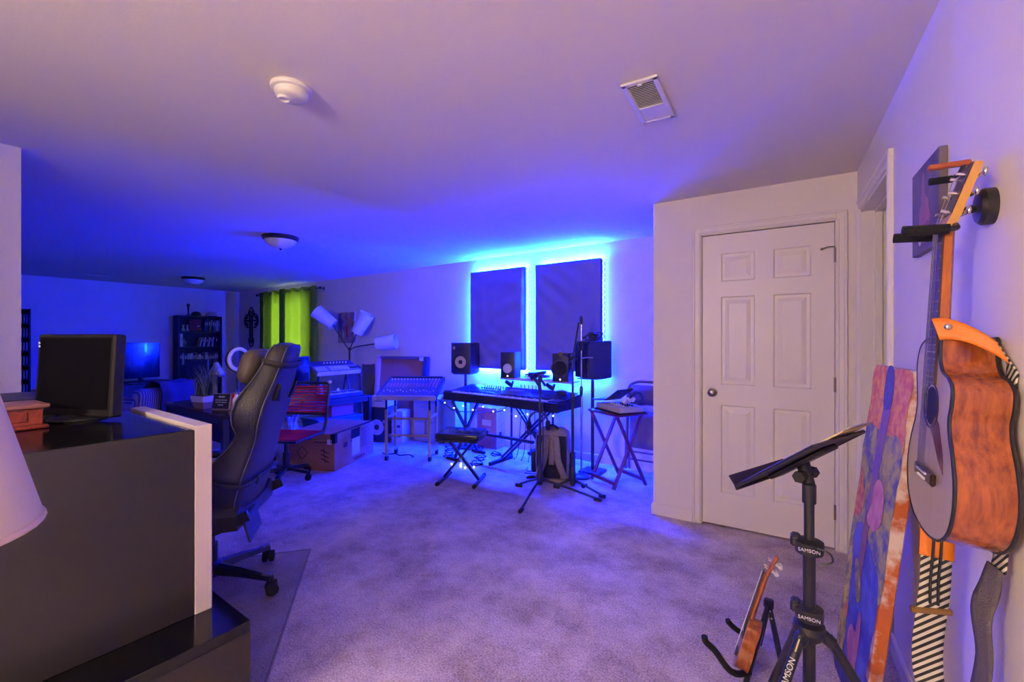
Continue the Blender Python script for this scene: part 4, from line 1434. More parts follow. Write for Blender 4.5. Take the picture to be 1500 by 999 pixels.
p1 = at(682, 546, 5.28)
pole_stand('black pole stand under the speaker with a tan woofer', (p1.x, p1.y, 0), R(16), p1.z)
s1 = studio_monitor('studio_speaker', 'dark speaker with a tan woofer on a pole stand beside the window', (p1.x, p1.y, p1.z), R(16), 0.25, 0.27, 0.36, SPB, YCONE, BLACKP, 0.135, 0.275, 0.075, 0.02)
MB().box((-0.085, -0.137, 0.30), (0.026, 0.002, 0.034)).obj('logo', mat('gold_logo', (200, 170, 80), 0.4), s1, smooth=0)
p2 = at(868, 553, 4.315)
pole_stand('black pole stand under the tall dark speaker near the folding chair', (p2.x, p2.y, 0), R(0), p2.z)
s2 = thing('studio_speaker', 'tall dark speaker turned sideways on a pole stand near the folding chair', 'speaker', (p2.x, p2.y, p2.z), R(-32))
SPN = mat('speaker_navy_side', (46, 44, 62), 0.5)
MB().box((0, 0.012, 0.18), (0.24, 0.265, 0.36), bevel=0.012, seg=2).obj('cabinet', SPN, s2)
MB().box((-0.0, -0.125, 0.18), (0.235, 0.01, 0.35), bevel=0.003).obj('baffle', BLACKP, s2)
Aw = Matrix.Translation((0, -0.131, 0.125)) @ Matrix.Rotation(R(90), 4, 'X')
MB().lathe([(0.085, 0), (0.085, 0.006), (0.07, 0.003), (0.03, 0.001)], 24, Aw).obj('woofer', DARKP, s2)
Aw = Matrix.Translation((0, -0.131, 0.27)) @ Matrix.Rotation(R(90), 4, 'X')
MB().lathe([(0.04, 0), (0.04, 0.005), (0.02, 0.002)], 20, Aw).obj('tweeter', DARKP, s2)
# tangle on top of that speaker: shock mount and cables
t = thing('shock_mount', 'black microphone shock mount resting on the tall dark speaker', 'shock mount', (p2.x, p2.y, p2.z + 0.36), R(20))
for r0, z0 in ((0.07, 0.01), (0.055, 0.06)):
    MB().tube([(r0 * math.cos(a), r0 * math.sin(a), z0) for a in [2 * PI * i / 20 for i in range(20)]], 0.008, 6, closed=True).obj('ring', BLACKP, t)
for k in range(6):
    a = k * PI / 3
    MB().cyl((0.07 * math.cos(a), 0.07 * math.sin(a), 0.01), (0.055 * math.cos(a + 0.5), 0.055 * math.sin(a + 0.5), 0.06), 0.004, n=6).obj('elastic', BLACKP, t)
MB().lathe([(0.035, 0.0), (0.035, 0.07), (0.02, 0.085)], 14).obj('capsule', DARKP, t)
for k in range(4):
    pts = [(0.03 * math.cos(k * 1.6), 0.03 * math.sin(k * 1.6), 0.08)] + [(0.11 * math.cos(k * 1.6 + j * 0.5), 0.10 * math.sin(k * 1.6 + j * 0.5), 0.05 + 0.03 * math.sin(j * 2 + k)) for j in range(1, 5)]
    MB().tube(smooth_pts(pts, 5), 0.004, 6).obj('cable_loop', BLACKP, t)

# ------------------------------------------------------------------ gaming chair
GCX, GCY = -2.58, 0.95
gc = thing('gaming_chair', 'black leather gaming chair with a neck pillow beside the black cabinet', 'chair', (GCX, GCY, 0), R(-43))
z0c = 0.007
for k in range(5):
    a = R(73 + 72 * k)
    ex, ey = 0.328 * math.cos(a), 0.335 * math.sin(a)
    nx, ny = -math.sin(a), math.cos(a)
    rows = []
    for f, w, h, z in ((0.05, 0.034, 0.05, 0.105), (0.5, 0.026, 0.036, 0.098), (1.0, 0.019, 0.022, 0.078)):
        px, py = ex * f, ey * f
        rows.append([(px + nx * w, py + ny * w, z), (px + nx * w * 0.7, py + ny * w * 0.7, z + h * 0.8), (px, py, z + h), (px - nx * w * 0.7, py - ny * w * 0.7, z + h * 0.8), (px - nx * w, py - ny * w, z)])
    MB().loft(rows).obj('base_leg', BLACKS, gc)
    MB().box((ex * 0.93, ey * 0.93, 0.106), (0.05, 0.03, 0.012), rot=(0, 0, a), bevel=0.004).obj('leg_cap', mat('silver_cap', (120, 118, 122), 0.35, 0.5), gc)
    c = MB()
    ca_ = a + 0.7
    for s in (-1, 1):
        ox, oy = -math.sin(ca_) * 0.017 * s, math.cos(ca_) * 0.017 * s
        c.cyl((ex + ox * 0.4, ey + oy * 0.4, z0c + 0.030), (ex + ox * 1.7, ey + oy * 1.7, z0c + 0.030), 0.030, n=18)
    c.box((ex, ey, z0c + 0.045), (0.05, 0.012, 0.05), rot=(0, 0, ca_), bevel=0.004)
    c.cyl((ex, ey, z0c + 0.05), (ex, ey, 0.09), 0.008, n=8)
    c.obj('caster', RUBBER, gc)
MB().lathe([(0.055, 0.09), (0.055, 0.15), (0.035, 0.16), (0.035, 0.25), (0.022, 0.25), (0.022, 0.36)], 18).obj('gas_column', BLACKS, gc)
MB().box((0, 0.02, 0.375), (0.20, 0.26, 0.05), bevel=0.01, seg=2).obj('mechanism', BLACKS, gc)
MB().tube([(0.08, 0.02, 0.37), (0.20, 0.03, 0.36), (0.30, 0.03, 0.365)], 0.008, 8).obj('lever', BLACKS, gc)
b = MB()
rows = []
for y, zt2, hw in ((-0.27, 0.44, 0.22), (-0.25, 0.49, 0.25), (-0.10, 0.485, 0.27), (0.10, 0.475, 0.27), (0.22, 0.47, 0.25)):
    rows.append([(-hw, y, 0.40), (hw, y, 0.40), (hw + 0.01, y, zt2), (hw - 0.03, y, zt2 + 0.035), (hw - 0.09, y, zt2), (0, y, zt2 - 0.01), (-hw + 0.09, y, zt2), (-hw + 0.03, y, zt2 + 0.035), (-hw - 0.01, y, zt2)])
b.loft(rows)
b.obj('seat', LEATHER, gc, smooth=50)
# backrest loft, leaning back
tl_ = R(-15)
BT = Matrix.Translation((0, 0.19, 0.42)) @ Matrix.Rotation(tl_, 4, 'X')
prof = [(-0.02, 0.17, 0.11, 0.08), (0.04, 0.235, 0.17, 0.10), (0.14, 0.265, 0.20, 0.105), (0.24, 0.262, 0.185, 0.105), (0.33, 0.235, 0.135, 0.10), (0.40, 0.222, 0.105, 0.10),
        (0.46, 0.245, 0.135, 0.10), (0.53, 0.262, 0.15, 0.10), (0.60, 0.252, 0.14, 0.10), (0.68, 0.205, 0.115, 0.095), (0.76, 0.168, 0.10, 0.09), (0.83, 0.150, 0.095, 0.085), (0.865, 0.125, 0.08, 0.075), (0.88, 0.08, 0.06, 0.06)]
rows = []
for (z, hw, bol, th) in prof:
    rows.append([BT @ Vector(p_) for p_ in [(-hw * 0.80, 0.0, z), (-hw * 0.4, 0.006, z), (0, 0.008, z), (hw * 0.4, 0.006, z), (hw * 0.80, 0.0, z), (hw * 0.96, -0.025, z), (hw, -0.06, z), (hw * 0.99, -bol * 0.85, z), (hw * 0.90, -bol, z), (hw * 0.74, -bol * 0.92, z), (hw * 0.5, -th, z), (0, -th * 0.92, z), (-hw * 0.5, -th, z), (-hw * 0.74, -bol * 0.92, z), (-hw * 0.90, -bol, z), (-hw * 0.99, -bol * 0.85, z), (-hw, -0.06, z), (-hw * 0.96, -0.025, z)]])
bko = MB().loft(rows).obj('backrest', LEATHER, gc, smooth=70, sub=1)
# piping down both rear edges, belt slots, straps
SEAM = mat('grey_piping', (90, 88, 92), 0.5)
for s in (-1, 1):
    pts = [BT @ Vector((s * hw * 0.93, -0.014, z)) for (z, hw, bol, th) in prof]
    MB().tube(smooth_pts(pts, 4), 0.0028, 6).obj('piping', SEAM, bko)
    pts = [BT @ Vector((s * hw * 0.985, -bol * 0.90, z)) for (z, hw, bol, th) in prof[1:-1]]
    MB().tube(smooth_pts(pts, 4), 0.0028, 6).obj('piping', SEAM, bko)
    tri = [(s * 0.085, 0.585), (s * 0.165, 0.60), (s * 0.15, 0.685)]
    M_ = BT @ Matrix.Translation((0, 0.002, 0)) @ Matrix.Rotation(R(90), 4, 'X')
    MB().prism(tri, -0.012, 0.012, M_).obj('belt_slot', BLACKF, bko, smooth=0)


def belt(z, grow, wid, name, m):
    b = MB()
    hw = None
    for i in range(len(prof) - 1):
        if prof[i][0] <= z <= prof[i + 1][0]:
            t_ = (z - prof[i][0]) / (prof[i + 1][0] - prof[i][0])
            hw = prof[i][1] * (1 - t_) + prof[i + 1][1] * t_
            bol = prof[i][2] * (1 - t_) + prof[i + 1][2] * t_
    path = [(-hw * 0.9, -bol - 0.004), (-hw - grow, -bol * 0.8), (-hw - grow, -0.05), (-hw * 0.95, -0.012 + grow), (-hw * 0.6, 0.008 + grow), (0, 0.012 + grow), (hw * 0.6, 0.008 + grow), (hw * 0.95, -0.012 + grow), (hw + grow, -0.05), (hw + grow, -bol * 0.8), (hw * 0.9, -bol - 0.004)]
    path = [(p_.x, p_.y) for p_ in smooth_pts([(a_, b2, 0) for a_, b2 in path], 4)]

    def fn(s, q):
        f = s * (len(path) - 1)
        i = min(int(f), len(path) - 2)
        t_ = f - i
        x = path[i][0] * (1 - t_) + path[i + 1][0] * t_
        y = path[i][1] * (1 - t_) + path[i + 1][1] * t_
        return tuple(BT @ Vector((x, y, z + (q - 0.5) * wid)))
    return b.grid(fn, 60, 2).obj(name, m, gc, thick=0.004, smooth=60)


WEB = mat('black_webbing', (40, 38, 40), 0.7, bump=0.2, bscale=400)
belt(0.775, 0.006, 0.03, 'neck_strap', WEB)
belt(0.19, 0.008, 0.022, 'lumbar_strap', WEB)
MB().box(BT @ Vector((0.10, 0.022, 0.19)), (0.035, 0.012, 0.05), bevel=0.004, rot=(tl_, 0, 0)).obj('strap_buckle', BLACKP, gc)
# rear flap below the backrest
MB().box((0.12, 0.24, 0.385), (0.16, 0.012, 0.12), bevel=0.004, rot=(R(10), R(12), 0)).obj('skirt_flap', LEATHER, gc)
for s in (-1, 1):
    MB().bar((s * 0.24, 0.10, 0.40), (s * 0.25, 0.27, 0.47), 0.02, 0.05, bevel=0.004).obj('hinge_bracket', BLACKS, gc)
    MB().tube([(s * 0.22, 0.02, 0.39), (s * 0.30, 0.02, 0.41), (s * 0.31, 0.02, 0.62)], 0.018, 8).obj('arm_post', BLACKS, gc)
    MB().box((s * 0.31, -0.02, 0.635), (0.085, 0.27, 0.03), bevel=0.013, seg=3).obj('arm_pad', BLACKP, gc)
# neck pillow
PIL = mat('pillow_grey', (86, 76, 66), 0.6, bump=0.15, bscale=200)
pc_ = BT @ Vector((0, -0.165, 0.72))


def pill(s, q):
    a, t_ = 2 * PI * s, (q - 0.5) * PI
    cx, cy = math.cos(a), math.sin(a)
    sg = lambda v, e: math.copysign(abs(v) ** e, v)
    x = 0.15 * sg(cx, 0.6) * max(0.05, math.cos(t_)) ** 0.8
    z = 0.095 * sg(cy, 0.6) * max(0.05, math.cos(t_)) ** 0.8
    y = 0.062 * math.sin(t_)
    return tuple(pc_ + BT.to_3x3() @ Vector((x, y, z)))


MB().grid(pill, 40, 17, closed_u=True).obj('neck_pillow', PIL, gc, smooth=60)

# plastic chair mat
P0 = Vector((-2.59, 1.50, 0))
e1, e2 = Vector((0.787, -0.617, 0)), Vector((-0.617, -0.787, 0))
cm_ = thing('chair_mat', 'clear plastic chair mat on the carpet under the gaming chair', 'chair mat', (0, 0, 0))
MATP = mat('clear_vinyl', (150, 140, 170), 0.35, alpha=0.22)
poly = [P0, P0 + e1 * 1.22, P0 + e1 * 1.22 + e2 * 0.62, P0 + e2 * 0.62]
MB().prism([(p_.x, p_.y) for p_ in poly], 0.001, 0.004).obj('sheet', MATP, cm_, smooth=0)
bdir = [(poly[i], poly[(i + 1) % 4]) for i in range(4)]
for (a_, b2) in bdir:
    MB().bar(a_ + Vector((0, 0, 0.0045)), b2 + Vector((0, 0, 0.0045)), 0.012, 0.003).obj('edge_bead', MATP, cm_, smooth=0)

# ------------------------------------------------------------------ black cabinet on a low bench
BZ0, BZ1 = 0.006, 0.386
bn = thing('low_bench', 'low glossy black bench under the black cabinet', 'bench', (-1.962, -0.10, 0))
bx0, bx1, by0, by1 = -2.40, -1.524, -0.85, 0.677
MB().box((0, (by0 + by1) / 2 + 0.10, BZ1 - 0.018), (bx1 - bx0, by1 - by0, 0.036), bevel=0.002).obj('top', BLACKG, bn)
LOWV = mat('black_brown_veneer', (40, 33, 32), 0.5, var=0.15, vscale=25)
MB().box(((bx1 - bx0) / 2 - 0.010, (by0 + by1) / 2 + 0.10, (BZ0 + BZ1 - 0.036) / 2), (0.02, by1 - by0, BZ1 - 0.036 - BZ0)).obj('side_panel', LOWV, bn, smooth=0)
MB().box((-(bx1 - bx0) / 2 + 0.010, (by0 + by1) / 2 + 0.10, (BZ0 + BZ1 - 0.036) / 2), (0.02, by1 - by0, BZ1 - 0.036 - BZ0)).obj('side_panel', LOWV, bn, smooth=0)
MB().box((0, by1 + 0.10 - 0.011, (BZ0 + BZ1 - 0.036) / 2), (bx1 - bx0 - 0.04, 0.018, BZ1 - 0.036 - BZ0)).obj('front_panel', BLACKG, bn, smooth=0)
MB().box((0, by0 + 0.10 + 0.011, (BZ0 + BZ1 - 0.036) / 2), (bx1 - bx0 - 0.04, 0.018, BZ1 - 0.036 - BZ0)).obj('back_panel', LOWV, bn, smooth=0)

cb = thing('cabinet', 'tall black cabinet with a white front panel on the low bench', 'cabinet', (-2.0, 0.0, BZ1))
cx0, cx1, cy0, cy1, cz1 = -2.38, -1.702, -0.75, 0.632, 1.0
ch_ = cz1 - BZ1
SATB = mat('satin_black_panel', (40, 36, 38), 0.33, var=0.04, vscale=60, spec=0.5)
fy = cy1 - 0.052
MB().box(((cx0 + cx1) / 2 + 2.0, (cy0 + fy) / 2, ch_ / 2), (cx1 - cx0, fy - cy0, ch_), bevel=0.002).obj('carcass', SATB, cb)
MB().box(((cx0 + cx1) / 2 + 2.0, (cy0 + fy) / 2, ch_ + 0.0008), (cx1 - cx0 - 0.01, fy - cy0 - 0.01, 0.0016)).obj('top_sheet', BLACKG, cb, smooth=0)
MB().box(((cx0 + cx1) / 2 + 2.0, cy1 - 0.025, ch_ / 2 + 0.006), (cx1 - cx0 + 0.004, 0.05, ch_ + 0.012), bevel=0.002).obj('front_panel', mat('white_lacquer', (226, 214, 210), 0.35), cb)
MB().box(((cx0 + cx1) / 2 + 2.0, fy + 0.001, ch_ / 2), (cx1 - cx0 - 0.006, 0.004, ch_ - 0.006)).obj('shadow_gap', BLACKF, cb, smooth=0)

# trinket box on the cabinet
REDW = mat('red_mahogany', (128, 50, 34), 0.35, var=0.25, vscale=7, stretch=(3, 20, 20))
tr = thing('trinket_box', 'small carved red wood box on top of the black cabinet', 'box', (-2.205, 0.178, cz1 + 0.003), R(4))
MB().box((0, 0, 0.006), (0.17, 0.25, 0.012), bevel=0.004, seg=2).obj('base_moulding', REDW, tr)
MB().box((0, 0, 0.040), (0.145, 0.225, 0.056), bevel=0.002).obj('body', REDW, tr)
MB().box((0, 0, 0.075), (0.175, 0.255, 0.014), bevel=0.006, seg=2).obj('lid', mat('pale_lid_wood', (150, 100, 90), 0.4, var=0.2, vscale=8), tr)
MB().box((0.074, 0.0, 0.040), (0.004, 0.15, 0.03), bevel=0.001).obj('carved_panel', REDW, tr)

# old square monitor on the cabinet
om = thing('monitor', 'square dark desktop monitor on the black cabinet facing the room', 'monitor', (-2.285, 0.405, cz1 + 0.003), R(25))
OT = Matrix.Rotation(R(-3), 4, 'X')
MB().box((0, 0, 0.163), (0.355, 0.045, 0.305), bevel=0.006, M=OT).obj('housing', mat('charcoal_bezel', (30, 28, 32), 0.55, spec=0.25), om)
MB().box((0, -0.0232, 0.170), (0.325, 0.002, 0.262), M=OT).obj('screen', mat('matte_screen', (10, 9, 13), 0.5, spec=0.12), om, smooth=0)
MB().box((0, 0.02, 0.06), (0.07, 0.03, 0.12), bevel=0.004).obj('stand', DARKP, om)
MB().lathe([(0.085, 0), (0.085, 0.006), (0.05, 0.014), (0.02, 0.016)], 28).obj('base', DARKP, om)
for k, (x, z) in enumerate(((-0.145, 0.283), (-0.145, 0.271))):
    MB().sphere((x, -0.024 + (z - 0.16) * -0.0 , z), 0.005, (1, 0.3, 1), n=6).obj('badge_dot', mat('badge_white', (200, 210, 220), 0.4), om)
MB().box((-0.135, -0.0245, 0.03), (0.010, 0.002, 0.018), M=OT).obj('power_button', mat('badge_white', (200, 210, 220), 0.4), om, smooth=0)

# dark audio interface rack on a shelf behind the cabinet
ar = thing('audio_rack', 'dark audio rack with tiny lights behind the black cabinet', 'audio rack', (-2.90, 0.10, 0), R(90))
MB().box((0, 0, 0.525), (0.62, 0.40, 1.05), bevel=0.006).obj('case', BLACKV, ar)
for k in range(4):
    u_ = MB().box((0, -0.203, 0.93 - k * 0.10), (0.56, 0.008, 0.09), bevel=0.002).obj('rack_unit', BLACKP, ar)
    for j in range(3):
        MB().sphere((-0.2 + j * 0.17, -0.208, 0.94 - k * 0.10), 0.005, (1, 0.4, 1), n=6).obj('indicator', FAIRY if (j + k) % 3 == 0 else GREYP, u_)

# table lamp with a cream shade on its own stand, close to the camera
cl_ = thing('shade_lamp', 'floor lamp with a flared cream fabric shade', 'floor lamp', (-1.345, -0.03, 0))
MB().lathe([(0.13, 0), (0.13, 0.014), (0.11, 0.022), (0.016, 0.03)], 28).obj('base', BLACKS, cl_)
MB().cyl((0, 0, 0.028), (0, 0, 1.18), 0.011, n=12).obj('pole', BLACKS, cl_)
CREAM = mat('cream_linen', (226, 208, 172), 0.8, bump=0.15, bscale=240)
MB().lathe([(0.212, 0.935), (0.214, 0.95), (0.150, 1.215), (0.146, 1.215), (0.209, 0.95), (0.207, 0.935)], 48, cap0=False, cap1=False).obj('shade', CREAM, cl_)
for r0, z0 in ((0.213, 0.942), (0.150, 1.212)):
    MB().tube([(r0 * math.cos(a), r0 * math.sin(a), z0) for a in [2 * PI * i / 40 for i in range(40)]], 0.007, 6, closed=True).obj('trim_band', mat('cream_trim', (214, 186, 168), 0.8), cl_)
b = MB()
for k in range(3):
    a = k * 2 * PI / 3
    b.cyl((0, 0, 1.17), (0.148 * math.cos(a), 0.148 * math.sin(a), 1.21), 0.003, n=6)
b.obj('spider', BLACKS, cl_)

# ------------------------------------------------------------------ cardboard box on the floor
KRAFT = mat('corrugated_kraft', (168, 112, 74), 0.8, var=0.08, vscale=6, bump=0.1, bscale=90)
A_, B_, D_ = on_z(490, 691), on_z(547, 663), on_z(425, 686)
ang = math.atan2((B_ - A_).y, (B_ - A_).x)
L1 = (B_ - A_).length
L2 = 0.52
BH = 0.36
# local frame: origin at the near corner, x along the labelled face, y to the left along the other face
cbx = thing('cardboard_box', 'large brown cardboard box with shipping label on the carpet', 'box', A_, ang)
MB().box((L1 / 2, L2 / 2, BH / 2), (L1, L2, BH), bevel=0.004).obj('walls', KRAFT, cbx)
for s in (0, 1):
    y0, y1 = (0.0, L2 * 0.495) if s == 0 else (L2 * 0.505, L2)
    MB().box((L1 / 2, (y0 + y1) / 2, BH + 0.003 + 0.004 * s), (L1 - 0.01, y1 - y0, 0.005), bevel=0.001, rot=(R(-1.2 if s == 0 else 1.0), 0, 0)).obj('flap', KRAFT, cbx)
TAPE = mat('dark_tape', (26, 22, 30), 0.25)
INK = mat('box_ink', (74, 44, 36), 0.8)
MB().box((L1 / 2, 0.012, BH + 0.008), (L1 + 0.004, 0.035, 0.002)).obj('edge_tape', TAPE, cbx, smooth=0)
MB().box((0.02, 0.0, BH - 0.04), (0.05, 0.004, 0.09)).obj('corner_tape', TAPE, cbx, smooth=0)
MB().box((0.0, 0.02, BH - 0.04), (0.004, 0.05, 0.09)).obj('corner_tape', TAPE, cbx, smooth=0)
MB().box((L1 * 0.50, -0.001, BH * 0.80), (L1 * 0.22, 0.002, BH * 0.36)).obj('tape_patch', TAPE, cbx, smooth=0)
MB().box((L1 * 0.505, -0.003, BH * 0.46), (L1 * 0.20, 0.002, BH * 0.50)).obj('shipping_label', mat('label_white', (222, 220, 224), 0.5), cbx, smooth=0)
for k in range(9):
    MB().box((L1 * 0.72, -0.001, BH * (0.90 - 0.065 * k)), (L1 * 0.16, 0.002, 0.006)).obj('printed_line', INK, cbx, smooth=0)
for k in range(5):
    MB().box((L1 * (0.48 + 0.06 * k), -0.001, BH * 0.10), (L1 * 0.04, 0.002, 0.022 + 0.01 * (k % 2))).obj('printed_mark', INK, cbx, smooth=0)
MB().box((L1 * 0.25, -0.001, BH * 0.62), (0.07, 0.002, 0.05)).obj('printed_mark', INK, cbx, smooth=0)
# left face marks
MB().box((-0.001, 0.055, BH * 0.80), (0.002, 0.05, 0.05)).obj('small_label', mat('label_white', (222, 220, 224), 0.5), cbx, smooth=0)
b = MB()
q = [(0.36, 0.5), (0.42, 0.36), (0.36, 0.22), (0.30, 0.36)]
for i in range(4):
    a_, c_ = q[i], q[(i + 1) % 4]
    b.bar((-0.001, a_[0], a_[1] * BH * 1.3), (-0.001, c_[0], c_[1] * BH * 1.3), 0.006, 0.003, up=(1, 0, 0))
b.obj('diamond_mark', INK, cbx, smooth=0)
b = MB()
for k in range(3):
    b.bar((-0.001, 0.06, BH * (0.24 + 0.12 * k)), (-0.001, 0.15, BH * (0.34 + 0.12 * k)), 0.010, 0.003, up=(1, 0, 0))
b.bar((-0.001, 0.10, BH * 0.22), (-0.001, 0.12, BH * 0.62), 0.008, 0.003, up=(1, 0, 0))
b.obj('arrow_mark', INK, cbx, smooth=0)
MB().box((-0.001, 0.16, BH * 0.78), (0.002, 0.14, 0.010)).obj('printed_line', INK, cbx, smooth=0)

# ------------------------------------------------------------------ red bungee chair
RC = Vector((-4.09, 2.13, 0))
rc = thing('bungee_chair', 'red bungee cord office chair on a black caster base', 'chair', RC, R(28))
RED = mat('red_bungee', (190, 24, 44), 0.55)
for k in range(5):
    a = R(70 + 72 * k)
    ex, ey = 0.225 * math.cos(a), 0.225 * math.sin(a)
    MB().bar((0.03 * math.cos(a), 0.03 * math.sin(a), 0.10), (ex, ey, 0.075), 0.04, 0.03, bevel=0.006).obj('base_leg', BLACKP, rc)
    c = MB()
    for s in (-1, 1):
        ox, oy = -math.sin(a + .5) * 0.016 * s, math.cos(a + .5) * 0.016 * s
        c.cyl((ex + ox * 0.5, ey + oy * 0.5, 0.028), (ex + ox * 1.6, ey + oy * 1.6, 0.028), 0.028, n=14)
    c.box((ex, ey, 0.045), (0.03, 0.02, 0.06), rot=(0, 0, a), bevel=0.003)
    c.obj('caster', RUBBER, rc)
MB().lathe([(0.045, 0.08), (0.045, 0.13), (0.03, 0.135), (0.03, 0.25), (0.018, 0.25), (0.018, 0.37)], 16).obj('gas_column', BLACKS, rc)
MB().box((0, 0, 0.365), (0.16, 0.18, 0.03), bevel=0.006).obj('mechanism', BLACKS, rc)
sw2 = 0.25
fr = [(-sw2, 0.20, 0.40), (-sw2, -0.20, 0.40), (-sw2 + 0.04, -0.235, 0.40), (sw2 - 0.04, -0.235, 0.40), (sw2, -0.20, 0.40), (sw2, 0.20, 0.40)]
MB().tube(smooth_pts(fr, 4), 0.013, 8).obj('seat_frame', BLACKS, rc)
MB().bar((-sw2, 0.0, 0.385), (sw2, 0.0, 0.385), 0.03, 0.02).bar((-0.0, -0.2, 0.385), (0.0, 0.2, 0.385), 0.03, 0.02).obj('seat_brace', BLACKS, rc)
for k in range(11):
    MB().cyl((-sw2, -0.20 + k * 0.038, 0.41), (sw2, -0.20 + k * 0.038, 0.41), 0.010, n=8).obj('seat_cord', RED, rc)
for s in (-1, 1):
    MB().tube(smooth_pts([(s * sw2, 0.19, 0.40), (s * sw2, 0.235, 0.46), (s * sw2, 0.26, 0.56), (s * sw2, 0.31, 0.86)], 5), 0.016, 10).obj('back_post', BLACKS, rc)
MB().tube([(-sw2, 0.31, 0.865), (sw2, 0.31, 0.865)], 0.014, 8).obj('top_rail', BLACKS, rc)
MB().tube([(-sw2, 0.262, 0.565), (sw2, 0.262, 0.565)], 0.012, 8).obj('lower_rail', BLACKS, rc)
for k in range(10):
    z = 0.585 + k * 0.027
    y = 0.26 + (z - 0.56) * 0.05 / 0.30
    MB().cyl((-sw2, y, z), (sw2, y, z), 0.0085, n=8).obj('back_cord', RED, rc)
for x in (-0.02,):
    MB().bar((x, 0.272, 0.60), (x, 0.288, 0.70), 0.02, 0.01).obj('cord_clip', BLACKP, rc)
for s in (-1, 1):
    MB().sphere((s * sw2, 0.315, 0.875), 0.022, (1, 1, 0.8), n=8).obj('post_cap', mat('cream_cap', (200, 190, 160), 0.5), rc)

# white drive box under the red chair's far side
t = thing('subwoofer_box', 'white low box standing behind the red bungee chair base', 'box', (-4.62, 1.86, 0), R(60))
MB().box((0, 0, 0.12), (0.30, 0.26, 0.24), bevel=0.008, seg=2).obj('body', mat('white_card', (214, 210, 214), 0.6), t)
for z in (0.07, 0.15):
    MB().box((0, -0.131, z), (0.26, 0.002, 0.006)).obj('seam', DARKP, t, smooth=0)

# ------------------------------------------------------------------ desk with plant, sign, ring light, desk lamp
DX0, DX1, DY0, DY1, DZ = -4.95, -3.72, 1.45, 1.78, 0.72
dk = thing('desk', 'small black desk with the potted grass on it', 'desk', ((DX0 + DX1) / 2, (DY0 + DY1) / 2, 0), R(0))
dl, dd_ = DX1 - DX0, DY1 - DY0
DKM = mat('dark_brown_desk', (46, 32, 34), 0.22)
MB().box((0, 0, DZ - 0.014), (dl, dd_, 0.028), bevel=0.004).obj('top', DKM, dk)
for sx in (-1, 1):
    for sy in (-1, 1):
        MB().box((sx * (dl / 2 - 0.03), sy * (dd_ / 2 - 0.03), (DZ - 0.028) / 2), (0.045, 0.045, DZ - 0.028), bevel=0.004).obj('leg', BLACKS, dk)
MB().box((0, dd_ / 2 - 0.03, DZ - 0.20), (dl - 0.1, 0.016, 0.34)).obj('modesty_panel', BLACKV, dk, smooth=0)
for sy in (-1, 1):
    MB().box((0, sy * (dd_ / 2 - 0.03), DZ - 0.06), (dl - 0.10, 0.02, 0.05)).obj('apron', BLACKS, dk, smooth=0)


def dkp(u, v):
    return on_z(u, v, DZ)


# planter with grass
pp = Vector((-4.28, 1.55, DZ))
pn = thing('planter', 'square planter with white chevron band holding grass', 'planter', pp, R(12))
CHEV = wave_mat('chevron_glaze', (120, 104, 130), (226, 220, 228), 40.0, 'DIAGONAL', 0.4, (0.3, 0.5), coord='Object')
def frus(w0, w1, z0, z1):
    return [[(-w0, -w0, z0), (w0, -w0, z0), (w0, w0, z0), (-w0, w0, z0)], [(-w1, -w1, z1), (w1, -w1, z1), (w1, w1, z1), (-w1, w1, z1)]]
MB().loft(frus(0.062, 0.074, 0, 0.055)).obj('lower_body', mat('taupe_stone', (120, 96, 92), 0.6), pn, smooth=0)
MB().loft(frus(0.075, 0.083, 0.055, 0.105)).obj('chevron_band', CHEV, pn, smooth=0)
MB().box((0, 0, 0.106), (0.15, 0.15, 0.006)).obj('soil', mat('dark_soil', (40, 32, 28), 0.95), pn, smooth=0)
rg = random.Random(2)
GR = [mat('grass_dark', (58, 76, 62), 0.6), mat('grass_grey', (108, 116, 100), 0.6)]
gdat = []
for v_ in range(4):
    b = MB()
    hgt = 0.17 + 0.03 * v_
    lean_ = 0.03 + 0.025 * v_
    L_ = []
    Rr = []
    for i in range(6):
        q_ = i / 5
        w_ = 0.006 * (1 - q_) + 0.0006
        x = lean_ * q_ * q_
        L_.append((x, -w_, hgt * q_))
        Rr.append((x, w_, hgt * q_))
    vs = L_ + Rr
    fs = [(i, i + 1, 7 + i, 6 + i) for i in range(5)]
    b._add(vs, fs)
    for gi in (0, 1):
        me_o = b.obj('grass_blade', GR[gi], pn, smooth=60)
        gdat.append(me_o)
for k in range(90):
    if k < len(gdat):
        o = gdat[k]
    else:
        o = gdat[rg.randrange(len(gdat))].copy()
        COL.objects.link(o)
    o.location = (rg.uniform(-0.06, 0.06), rg.uniform(-0.06, 0.06), 0.108)
    o.rotation_euler = (0, rg.uniform(-0.05, 0.25), rg.uniform(0, 6.28))

# black sign with pale edge, red book behind, white cup
sp = Vector((-4.05, 1.57, DZ))
sg = thing('desk_sign', 'small black block sign with white lettering lines on the desk', 'sign', sp, R(28))
ST = Matrix.Rotation(R(-12), 4, 'X')
MB().box((0, 0, 0.068), (0.155, 0.024, 0.130), bevel=0.002, M=ST).obj('block', mat('pale_wood_edge', (214, 176, 176), 0.6), sg)
MB().box((0, -0.0125, 0.068), (0.150, 0.002, 0.124), M=ST).obj('face', mat('chalkboard', (22, 20, 34), 0.6), sg, smooth=0)
for (z, w, h) in ((0.105, 0.06, 0.014), (0.078, 0.11, 0.007), (0.060, 0.10, 0.007), (0.038, 0.05, 0.009)):
    b = MB()
    n = max(3, int(w / 0.012))
    for i in range(n):
        b.box((-w / 2 + (i + 0.5) * w / n, -0.0140, z), (w / n * 0.7, 0.0012, h * (0.7 + 0.3 * (i % 2))), M=ST)
    o = b.obj('lettering_line', mat('chalk_white', (190, 186, 196), 0.7), sg, smooth=0)
    o['kind'] = 'stuff'
